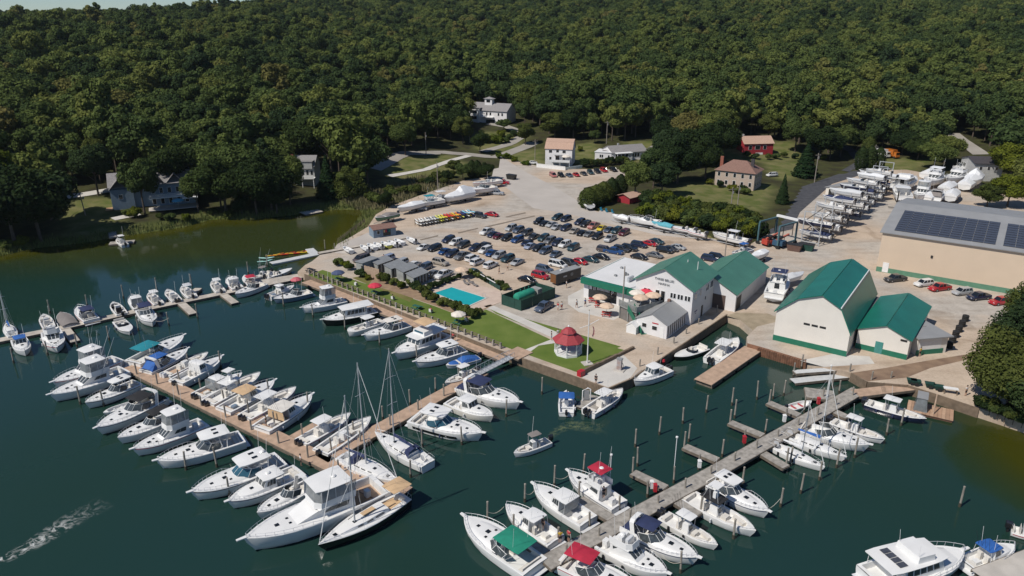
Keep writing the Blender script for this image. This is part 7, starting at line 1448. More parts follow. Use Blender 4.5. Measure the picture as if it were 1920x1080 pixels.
# outdoor furniture
def umbrella(p, m, label, h=2.5, rad=1.45, z=YZ, group='parasols'):
    r = thing('parasol', label, 'parasol', (p.x, p.y, z), random.random(), group); MB().tube([(0, 0, 0), (0, 0, h)], 0.035, 6).obj('pole', WPAINT, r)
    n = 8; ring = lambda rr, zz: [(rr * math.cos(k * 2 * math.pi / n), rr * math.sin(k * 2 * math.pi / n), zz) for k in range(n)]
    MB().loft([ring(rad, h - 0.45), ring(rad * 0.6, h - 0.12), ring(0.05, h + 0.1)], True).obj('canopy', m, r); MB().loft([ring(rad, h - 0.45), ring(rad * 1.0, h - 0.6)], True).obj('valance', m, r); return r
def picnic(p, m, label, rz, z=YZ, group='picnic tables'):
    r = thing('picnic_table', label, 'picnic table', (p.x, p.y, z), rz, group); MB().box(-0.9, 0.9, -0.4, 0.4, 0.70, 0.77).obj('top', m, r)
    for s in (1, -1): MB().box(-0.9, 0.9, s * 0.75 - 0.14, s * 0.75 + 0.14, 0.42, 0.48).obj('bench', m, r)
    for x in (-0.65, 0.65):
        for s in (1, -1): MB().hexa([(x - .05, s * .75, 0), (x + .05, s * .75, 0), (x + .05, s * .83, 0), (x - .05, s * .83, 0), (x - .05, s * .25, .7), (x + .05, s * .25, .7), (x + .05, s * .33, .7), (x - .05, s * .33, .7)]).obj('leg', m, r)
    return r
TG = mat('table_green', (0.02, 0.10, 0.07), 0.7); TR = mat('table_red', (0.36, 0.04, 0.035), 0.7); UMT = mat('parasol_tan', (0.56, 0.42, 0.31), 0.85); UMW = mat('parasol_cream', (0.62, 0.57, 0.50), 0.85); UMR = mat('parasol_red', (0.50, 0.03, 0.06), 0.85); UMB = mat('parasol_blue', (0.10, 0.38, 0.55), 0.85); UMN = mat('parasol_navy', (0.05, 0.07, 0.14), 0.85)
for x, y, m, l in ((635, 528, UMN, 'navy and white'), (704, 553, UMR, 'bright red'), (860, 608, UMW, 'cream')):
    p = P(x, y, YZ); picnic(p, TG if m is not UMR else TG, 'green picnic table under the %s parasol on the lawn' % l, AV); umbrella(p, m, '%s parasol on the lawn' % l)
p = P(782, 580, YZ); picnic(p, TG, 'bare green picnic table on the lawn below the pool', AV); p = P(583, 510, YZ); picnic(p, BLACK, 'dark picnic table at the lawn corner by the beach', AV)
for i, (x, y) in enumerate(((1124, 575), (1137, 592), (1112, 566))):
    p = P(x, y, YZ); picnic(p, TR, 'red picnic table, %s on the paved terrace' % ('middle', 'nearest', 'farthest')[i], AV + 0.3); 
    if i < 2: umbrella(p, UMT, 'tan parasol over the %s red picnic table' % ('middle', 'nearest')[i])
for i, (x, y, m, l) in enumerate(((1190, 563, UMR, 'bright red parasol on the raised terrace'), (1180, 571, UMW, 'cream parasol on the raised terrace'), (1195, 577, UMT, 'tan parasol front on the raised terrace'), (1212, 572, UMT, 'tan parasol right on the raised terrace'))):
    q = te_.r.matrix_basis @ Vector(((te_.W * 0.35, te_.D * 0.70, 0), (te_.W * 0.25, te_.D * 0.42, 0), (te_.W * 0.72, te_.D * 0.28, 0), (te_.W * 0.80, te_.D * 0.62, 0))[i]); umbrella(q, m, l, z=YZ + 2.75, rad=1.5); 
p = P(866, 522, YZ); umbrella(p, UMT, 'tan parasol behind the pool', rad=1.6); umbrella(um_loc, UMW, 'white parasol on the balcony of the tall white house', z=um_loc.z, rad=1.7)
q = bh.r.matrix_basis @ Vector((bh.W * 0.78, -4.2, 0)); umbrella(q, UMB, 'light blue parasol on the patio of the blue house', z=bh.z - 0.2, rad=1.7)
p = P(640, 575, 0.9); umbrella(P(557, 541, 0.9), mat('parasol_pink', (0.45, 0.10, 0.12)), 'pink parasol on the boardwalk corner', z=0.9, rad=1.2)
for i, (x, y) in enumerate(((1128, 396), (1138, 398), (1149, 400))):
    p = P(x, y, YZ); r = thing('garden_chair', 'turquoise chair, %s of three on the gravel by the red shed' % ('left', 'middle', 'right')[i], 'chair', tuple(p), R(-60), 'turquoise chairs'); mm = mat('turquoise_paint', (0.02, 0.22, 0.34)); MB().box(-0.3, 0.3, -0.3, 0.3, 0.3, 0.38).obj('seat', mm, r); MB().hexa([(-0.3, -.3, .3), (-0.22, -.3, .3), (-0.22, .3, .3), (-0.3, .3, .3), (-0.55, -.3, 1.1), (-0.47, -.3, 1.1), (-0.47, .3, 1.1), (-0.55, .3, 1.1)]).obj('backrest', mm, r)
    for x_, y_ in ((-.25, -.25), (.25, -.25), (.25, .25), (-.25, .25)): MB().box(x_ - .03, x_ + .03, y_ - .03, y_ + .03, 0, .3).obj('leg', mm, r)

# ---------------------------------------------------------------- people
def grow(name, joints, edges, m):
    me = bpy.data.meshes.new(name); me.from_pydata([j[0] for j in joints], edges, []); o = bpy.data.objects.new(name, me); C.objects.link(o)
    md = o.modifiers.new('s', 'SKIN')
    for v, j in zip(me.skin_vertices[0].data, joints): v.radius = (j[1], j[1] if len(j) < 3 else j[2])
    me.skin_vertices[0].data[0].use_root = True
    sb = o.modifiers.new('d', 'SUBSURF'); sb.levels = 1; sb.render_levels = 1
    dg = bpy.context.evaluated_depsgraph_get(); em = bpy.data.meshes.new_from_object(o.evaluated_get(dg)); em.name = name
    bpy.data.objects.remove(o); bpy.data.meshes.remove(me); em.materials.clear(); em.materials.append(m); em.polygons.foreach_set('use_smooth', [True] * len(em.polygons)); return em
def figure(pose):
    st = 0.16 if pose == 'walk' else 0.02; sit = pose == 'sit'; ph = 0.50 if sit else 0.94
    J = [((0, 0, ph), 0.13, 0.15), ((0, 0, ph + 0.22), 0.11, 0.14), ((0, 0, ph + 0.42), 0.12, 0.17), ((0, 0, ph + 0.53), 0.055), ((0.01, 0, ph + 0.60), 0.06), ((0.02, 0, ph + 0.70), 0.10, 0.085), ((0.015, 0, ph + 0.80), 0.075)]
    E = [(0, 1), (1, 2), (2, 3), (3, 4), (4, 5), (5, 6)]; legs = []; arms = []
    for s in (1, -1):
        k = len(J); f_ = st * s
        if sit: J += [((0.05, s * 0.10, ph), 0.085), ((0.45, s * 0.12, ph + 0.02), 0.06), ((0.48, s * 0.12, 0.08), 0.04), ((0.60, s * 0.12, 0.04), 0.035)]
        else: J += [((0, s * 0.10, ph - 0.06), 0.085), ((f_ * 0.6 + 0.02, s * 0.10, 0.50), 0.06), ((f_ * 1.2 - 0.02, s * 0.10, 0.08), 0.04), ((f_ * 1.2 + 0.13, s * 0.11, 0.04), 0.035)]
        E += [(0, k), (k, k + 1), (k + 1, k + 2), (k + 2, k + 3)]
        k = len(J); ax_ = 0.25 if pose != 'stand' else 0.02
        J += [((0, s * 0.19, ph + 0.44), 0.055), ((-0.02 - st * s * 0.6, s * 0.24, ph + 0.17), 0.042), ((ax_ * 0.5 - st * s, s * 0.24, ph - 0.06), 0.03), ((ax_ * 0.5 + 0.02 - st * s, s * 0.24, ph - 0.14), 0.032, 0.018)]
        E += [(2, k), (k, k + 1), (k + 1, k + 2), (k + 2, k + 3)]
        hx, hy, hz = J[k + 3][0]
        for q, (dx, ln) in enumerate(((-0.025, 0.06), (-0.008, 0.08), (0.009, 0.085), (0.025, 0.07))):
            J += [((hx + dx, hy, hz - ln * 0.6), 0.010), ((hx + dx + 0.01, hy - s * 0.012, hz - ln), 0.009)]; E += [(k + 3, len(J) - 2), (len(J) - 2, len(J) - 1)]
        J += [((hx + 0.05, hy - s * 0.01, hz + 0.01), 0.011), ((hx + 0.065, hy - s * 0.015, hz - 0.03), 0.010)]; E += [(k + 2, len(J) - 2), (len(J) - 2, len(J) - 1)]
    body = grow('body', J, E, SKIN)
    sh = grow('shirt', [((0, 0, ph + 0.08), 0.135, 0.165), ((0, 0, ph + 0.24), 0.13, 0.16), ((0, 0, ph + 0.43), 0.135, 0.185), ((0, 0, ph + 0.50), 0.07)] + sum([[((0, s * 0.20, ph + 0.44), 0.07), ((-0.01 - st * s * 0.3, s * 0.225, ph + 0.27), 0.062)] for s in (1, -1)], []), [(0, 1), (1, 2), (2, 3), (2, 4), (4, 5), (2, 6), (6, 7)], GEL)
    lj = [((0, 0, ph + 0.06), 0.14, 0.165), ((0, 0, ph), 0.14, 0.16)]; le = [(0, 1)]
    for s in (1, -1):
        k = len(lj); lj += ([((0.05, s * 0.10, ph), 0.10), ((0.42, s * 0.12, ph + 0.02), 0.08)] if sit else [((0, s * 0.10, ph - 0.08), 0.10), ((st * s * 0.6 + 0.02, s * 0.10, 0.52), 0.078)]); le += [(1, k), (k, k + 1)]
    tr_ = grow('shorts', lj, le, NAVYC)
    hr = MB().lathe([(0.085, -0.05), (0.108, 0.02), (0.09, 0.09), (0.03, 0.125)], 10, (-0.012, 0, ph + 0.74)).mesh('hair', HAIR, True)
    return body, sh, tr_, hr
FIG = {k: figure(k) for k in ('stand', 'walk', 'sit')}
def person(p, z, pose, shirt, shorts, label, rz=0.0):
    r = thing('person', label, 'person', (p.x, p.y, z), rz, 'people')
    b = bpy.data.objects.new('body', FIG[pose][0]); C.objects.link(b); b.parent = r
    for n_, me_, m_ in (('shirt', FIG[pose][1], shirt), ('shorts', FIG[pose][2], shorts), ('hair', FIG[pose][3], None)):
        o = bpy.data.objects.new(n_, me_); C.objects.link(o); o.parent = r
        if m_: setmat(o, m_)
    return r
SW, SR, SB_, SK = mat('shirt_white', (0.6, 0.6, 0.6), 0.9), mat('shirt_red', (0.4, 0.04, 0.05), 0.9), mat('shirt_blue', (0.05, 0.12, 0.3), 0.9), mat('shirt_dark', (0.02, 0.02, 0.025), 0.9); SG = mat('shirt_yellow', (0.5, 0.33, 0.03), 0.9)
for x, y, pose, a, b, l, rz in ((1046, 582, 'stand', SR, SW, 'person in red shirt by the slate pickup, left of two', 1), (1053, 581, 'stand', SW, SR, 'person in white top and red shorts by the slate pickup', 2), (1081, 577, 'walk', SW, SK, 'person in white walking across the terrace, left one', -1), (1097, 575, 'walk', SB_, SK, 'person in dark blue walking behind the flagpole top', -1), (1062, 540, 'stand', SW, SK, 'person in white at the dark trailer', 0), (936, 514, 'walk', SK, SK, 'person in black crossing the lot below the white SUV', 3), (952, 507, 'walk', SW, SK, 'person in pale shirt by the silver sedan', 3),
                               (1034, 638, 'stand', SK, SB_, 'person in dark clothes left of the gazebo', 0), (1046, 633, 'stand', SW, SW, 'person in white behind the gazebo', 2), (1117, 720, 'stand', SK, SK, 'person in dark clothes on the fuel dock', 1), (1810, 742, 'stand', SW, SK, 'person in white cap on the shore at right', 2), (720, 490, 'stand', SR, SK, 'person by the dinghies near the rental hut', 1), (640, 522, 'stand', SW, SK, 'person in white under the navy parasol', 0), (710, 528, 'stand', SK, SK, 'person in black before the grey sheds', 2), (1724, 668, 'stand', SG, SK, 'person in yellow at the small barn corner', 2)):
    person(P(x, y, YZ), YZ, pose, a, b, l, rz)
for x, y, a, l in ((668, 537, SW, 'person seated on the lawn left of the red parasol'), (737, 563, SK, 'person seated on the lawn right of the red parasol'), (808, 587, SR, 'person in red seated on the lawn'), (875, 604, SK, 'person seated beside the cream parasol')):
    p = P(x, y, YZ); r = thing('lawn_chair', 'folding chair under the ' + l, 'chair', (p.x, p.y, YZ), 1.0, 'lawn chairs'); MB().box(-0.25, 0.28, -0.25, 0.25, 0.36, 0.42).obj('seat', WPAINT, r); MB().box(-0.32, -0.26, -0.25, 0.25, 0.36, 0.95).obj('backrest', WPAINT, r)
    for x_, y_ in ((-.22, -.22), (.24, -.22), (.24, .22), (-.22, .22)): MB().box(x_ - .02, x_ + .02, y_ - .02, y_ + .02, 0, .36).obj('leg', ALU, r)
    person(p, YZ, 'sit', a, SB_, l, 1.0)
for x, y, z, a, l, pose in ((1008, 985, 0.75, SR, 'person in red in the cockpit of the people-filled hardtop boat', 'stand'), (1018, 992, 0.75, SK, 'person in dark top in the people-filled hardtop boat', 'stand'), (1050, 1018, 1.15, SG, 'person in yellow on the grey dock', 'stand'), (1066, 1016, 1.15, SR, 'person in red on the grey dock beside the yellow shirt', 'stand'), (1131, 935, 0.9, SK, 'person in the crimson-bimini cruiser cockpit', 'stand'), (1063, 752, 0.4, SR, 'person in red aboard the navy-bimini boat', 'stand'), (850, 640, 0.9, SR, 'person walking on the boardwalk by the trawler', 'walk'), (823, 620, 0.9, SW, 'person in white on the boardwalk', 'walk'), (565, 873, 0.7, SW, 'person in white on the brown main dock', 'stand'), (500, 800, 0.7, SK, 'person in dark clothes on the brown main dock', 'stand')):
    person(P(x, y, z), z, pose, a, SK, l, random.uniform(0, 6))

# ---------------------------------------------------------------- trees
def leaf_mat(name, ramp, trans=0.28):
    m = bpy.data.materials.new(name); m.use_nodes = True; t = m.node_tree; n = t.nodes; n.clear()
    out = n.new('ShaderNodeOutputMaterial'); oi = n.new('ShaderNodeObjectInfo'); r = n.new('ShaderNodeValToRGB'); r.color_ramp.interpolation = 'LINEAR'
    el = r.color_ramp.elements; el[0].position, el[0].color = ramp[0][0], (*ramp[0][1], 1); el[1].position, el[1].color = ramp[-1][0], (*ramp[-1][1], 1)
    for p, c in ramp[1:-1]: e = el.new(p); e.color = (*c, 1)
    t.links.new(oi.outputs['Random'], r.inputs[0])
    tc = n.new('ShaderNodeTexCoord'); nz = n.new('ShaderNodeTexNoise'); nz.inputs['Scale'].default_value = 0.9; nz.inputs['Detail'].default_value = 3; t.links.new(tc.outputs['Object'], nz.inputs['Vector'])
    r2 = n.new('ShaderNodeValToRGB'); r2.color_ramp.elements[0].position = 0.3; r2.color_ramp.elements[0].color = (0.55, 0.60, 0.50, 1); r2.color_ramp.elements[1].position = 0.7; r2.color_ramp.elements[1].color = (1.45, 1.38, 1.2, 1); t.links.new(nz.outputs['Fac'], r2.inputs[0])
    mx = n.new('ShaderNodeMix'); mx.data_type = 'RGBA'; mx.blend_type = 'MULTIPLY'; mx.inputs[0].default_value = 1; t.links.new(r.outputs[0], mx.inputs[6]); t.links.new(r2.outputs[0], mx.inputs[7])
    d = n.new('ShaderNodeBsdfDiffuse'); tr = n.new('ShaderNodeBsdfTranslucent'); ms = n.new('ShaderNodeMixShader'); ms.inputs[0].default_value = trans
    t.links.new(mx.outputs[2], d.inputs[0]); t.links.new(mx.outputs[2], tr.inputs[0]); t.links.new(d.outputs[0], ms.inputs[1]); t.links.new(tr.outputs[0], ms.inputs[2])
    t.links.new(ms.outputs[0], out.inputs[0]); return m
LEAF = leaf_mat('broad_leaves', [(0.0, (0.033, 0.055, 0.028)), (0.25, (0.054, 0.083, 0.034)), (0.55, (0.082, 0.113, 0.040)), (0.8, (0.115, 0.146, 0.047)), (0.95, (0.145, 0.164, 0.052)), (1.0, (0.140, 0.128, 0.052))])
LEAFD = leaf_mat('dark_leaves', [(0, (0.022, 0.038, 0.018)), (1, (0.038, 0.058, 0.022))])
LEAFY = leaf_mat('bright_leaves', [(0, (0.075, 0.115, 0.018)), (1, (0.14, 0.15, 0.025))])
LEAFO = leaf_mat('olive_leaves', [(0, (0.058, 0.080, 0.026)), (1, (0.095, 0.112, 0.036))])
NEED = leaf_mat('needles', [(0, (0.014, 0.030, 0.014)), (1, (0.026, 0.044, 0.020))], 0.05)
def leaf_quads(pos, nrm, size, r_):
    n = len(pos); a = r_.normal(size=(n, 3)); t1 = np.cross(nrm, a); t1 /= np.linalg.norm(t1, axis=1, keepdims=True) + 1e-9; t2 = np.cross(nrm, t1)
    s = (size * r_.uniform(0.6, 1.25, (n, 1))); a1 = t1 * s; a2 = t2 * s * 0.75
    return np.stack([pos - a1 * 0.5 - a2 * 0.2, pos + a2 * 0.55 - a1 * 0.1, pos + a1 * 0.6 + a2 * 0.1, pos - a2 * 0.55 + a1 * 0.05], 1).reshape(-1, 3)
def crown(name, n, size, rad, h0, h1, lobes, seed, m, shape='round', flat=0.8):
    r_ = np.random.default_rng(seed); pos = []; nrm = []; hc = (h1 - h0) / 2; zc = (h0 + h1) / 2; L_ = []
    if shape in ('round', 'willow', 'shrub'):
        for k in range(lobes):
            u = r_.normal(size=3); u /= np.linalg.norm(u); q = r_.uniform(0.35, 0.72) ** 0.8
            c = np.array([u[0] * rad * q, u[1] * rad * q, zc + u[2] * hc * q * 0.85]); lr = rad * r_.uniform(0.26, 0.46) * (1.1 - 0.35 * max(0, u[2]))
            L_.append((c, lr))
        L_.append((np.array([0, 0, zc]), rad * 0.58))
        w = np.array([l[1] ** 2 for l in L_]); cnt = (w / w.sum() * n * 1.45).astype(int) + 1
        for (c, lr), k in zip(L_, cnt):
            u = r_.normal(size=(k, 3)); u /= np.linalg.norm(u, axis=1, keepdims=True); rr = lr * (r_.uniform(0.72, 1.10, (k, 1)))
            p = c + u * rr * np.array([1, 1, flat]); pos.append(p); nn = u + r_.normal(size=(k, 3)) * 0.45; nn[:, 2] += 0.25; nrm.append(nn)
        pos = np.concatenate(pos); nrm = np.concatenate(nrm)
        keep = np.ones(len(pos), bool)
        for c, lr in L_: keep &= np.linalg.norm((pos - c) / np.array([1, 1, flat]), axis=1) > lr * 0.70
        pos, nrm = pos[keep], nrm[keep]
        if shape == 'willow':
            rr = np.hypot(pos[:, 0], pos[:, 1]); pos[:, 2] = np.maximum(0.3, pos[:, 2] - (rr / rad) ** 2 * hc * 1.1 * r_.uniform(0.6, 1.2, len(pos)))
    elif shape == 'cone':
        t = 1 - np.sqrt(r_.uniform(0, 1, n)); ph = r_.uniform(0, 2 * math.pi, n); lay = 0.80 + 0.22 * ((t * 9) % 1.0)[::1]; rr = rad * (1 - t) * lay * r_.uniform(0.75, 1.08, n) + 0.05
        rr *= 1 + 0.12 * np.sin(ph * 5 + t * 20); pos = np.stack([rr * np.cos(ph), rr * np.sin(ph), h0 + (h1 - h0) * t - 0.1 * rr], 1); nrm = np.stack([np.cos(ph), np.sin(ph), np.full(n, 0.7)], 1) + r_.normal(size=(n, 3)) * 0.4
    elif shape == 'column':
        t = r_.uniform(0, 1, n); ph = r_.uniform(0, 2 * math.pi, n); rr = rad * np.sqrt(np.clip(np.sin(math.pi * np.clip(t * 0.9 + 0.12, 0, 1)), 0.03, 1)) * r_.uniform(0.85, 1.08, n) * (1 + 0.1 * np.sin(ph * 4 + t * 9))
        pos = np.stack([rr * np.cos(ph), rr * np.sin(ph), h0 + (h1 - h0) * t], 1); nrm = np.stack([np.cos(ph), np.sin(ph), np.full(n, 0.5)], 1) + r_.normal(size=(n, 3)) * 0.4
    nrm /= np.linalg.norm(nrm, axis=1, keepdims=True)
    v = leaf_quads(pos, nrm, size, r_); f = np.arange(len(v)).reshape(-1, 4)
    me = bpy.data.meshes.new(name); me.from_pydata(v.tolist(), [], f.tolist()); me.materials.append(m)
    mb = MB(); core = []
    for c, lr in (L_ if L_ else []):     # opaque blobs added to stop see-through and darken the crown's inside
        if lr > rad * 0.3:
            mb.lathe([(0.03, -lr * 0.6 * flat), (lr * 0.5, -lr * 0.42 * flat), (lr * 0.64, 0), (lr * 0.5, lr * 0.42 * flat), (0.03, lr * 0.6 * flat)], 7, tuple(c))
    return me, mb
def trunk_mesh(h, r, spread, seed):
    r_ = random.Random(seed); mb = MB(); mb.tube([(0, 0, -0.6), (0.05, 0, h * 0.3), (r_.uniform(-.3, .3), r_.uniform(-.3, .3), h * 0.75)], r, 7, r * 0.4)
    for k in range(5):
        a = k * 1.256 + r_.uniform(-.4, .4); z0 = h * r_.uniform(0.3, 0.5); mb.tube([(0, 0, z0), (spread * 0.4 * math.cos(a), spread * 0.4 * math.sin(a), z0 + h * 0.15), (spread * 0.8 * math.cos(a), spread * 0.8 * math.sin(a), z0 + h * 0.32)], r * 0.45, 5, r * 0.12)
    return mb.mesh('trunk', BARK, True)
def finish(cm, m):
    me, mb = cm
    if mb.v:
        bm = bmesh.new(); bm.from_mesh(me); t = bpy.data.meshes.new('t'); t.from_pydata(mb.v, [], mb.f); bm.from_mesh(t); bm.to_mesh(me); bm.free(); bpy.data.meshes.remove(t)
    return me
PRO = {}
def proto(key, *a, **k): PRO[key] = (finish(crown('crown', *a, **k), None),)
for i in range(7): PRO['b%d' % i] = (finish(crown('crown', 3200, 0.80, (5.9, 6.4, 6.9, 5.4, 7.6, 4.6, 6.2)[i], 4.0 + 0.5 * (i % 2), (16.5, 17.5, 18, 15.5, 15, 20, 17)[i], (11, 15, 19, 9, 22, 13, 8)[i], 11 + i, LEAF), None), trunk_mesh(14, 0.32, 5.0, i))
for i, m in enumerate((LEAF, LEAFD, LEAFO, LEAFY)): PRO['f%d' % i] = (finish(crown('crown', 7500, 0.46, 5.0, 2.6, 13.0, 20 + i, 31 + i, m), None), trunk_mesh(10, 0.28, 4.2, 20 + i))
for i, m in enumerate((LEAF, LEAFO, LEAFY, LEAFD)): PRO['s%d' % i] = (finish(crown('foliage', 1500, 0.26, 1.5, 0.0, 2.4, 9, 51 + i, m), None), trunk_mesh(1.2, 0.06, 0.8, 40 + i))
for i, m in enumerate((LEAFO, LEAF)): PRO['n%d' % i] = (finish(crown('crown', 20000, 0.30, 5.2, 0.6, 13.0, 34 + i, 71 + i, m), None), trunk_mesh(9, 0.3, 4.2, 70 + i))
PRO['sp'] = (finish(crown('crown', 4200, 0.42, 2.6, 0.5, 11.0, 0, 61, NEED, 'cone'), None), trunk_mesh(9, 0.2, 0.5, 61))
PRO['ar'] = (finish(crown('crown', 3200, 0.28, 1.4, 0.2, 7.0, 0, 62, LEAFD, 'column'), None), trunk_mesh(5, 0.15, 0.5, 62))
PRO['arg'] = (finish(crown('crown', 3600, 0.30, 2.0, 0.3, 7.0, 0, 63, LEAFO, 'column'), None), trunk_mesh(5, 0.15, 0.5, 63))
PRO['w'] = (finish(crown('crown', 6500, 0.36, 5.0, 0.8, 10.0, 16, 64, leaf_mat('willow_leaves', [(0, (0.075, 0.095, 0.030)), (1, (0.095, 0.115, 0.04))]), 'willow'), None), trunk_mesh(6, 0.3, 3.5, 64))
tree_xy = []
def tree(key, p, label, group=None, s=1.0, sz=None, name=None, rz=None):
    shrub = key.startswith('s') and key != 'sp'
    r = thing(name or {'sp': 'spruce_tree', 'ar': 'arborvitae', 'arg': 'arborvitae', 'w': 'willow_tree'}.get(key, 'shrub' if shrub else 'broadleaf_tree'), label, 'shrub' if shrub else 'tree', (p.x, p.y, p.z), random.uniform(0, 6.28) if rz is None else rz, group); r.scale = (s, s, sz or s)
    for nm, me_ in zip(('foliage' if shrub else 'crown', 'stem' if shrub else 'trunk'), PRO[key]):
        o = bpy.data.objects.new(nm, me_); C.objects.link(o); o.parent = r
    tree_xy.append((p.x, p.y, 4 * s)); return r
Y3 = lambda x, y: P(x, y, YZ)
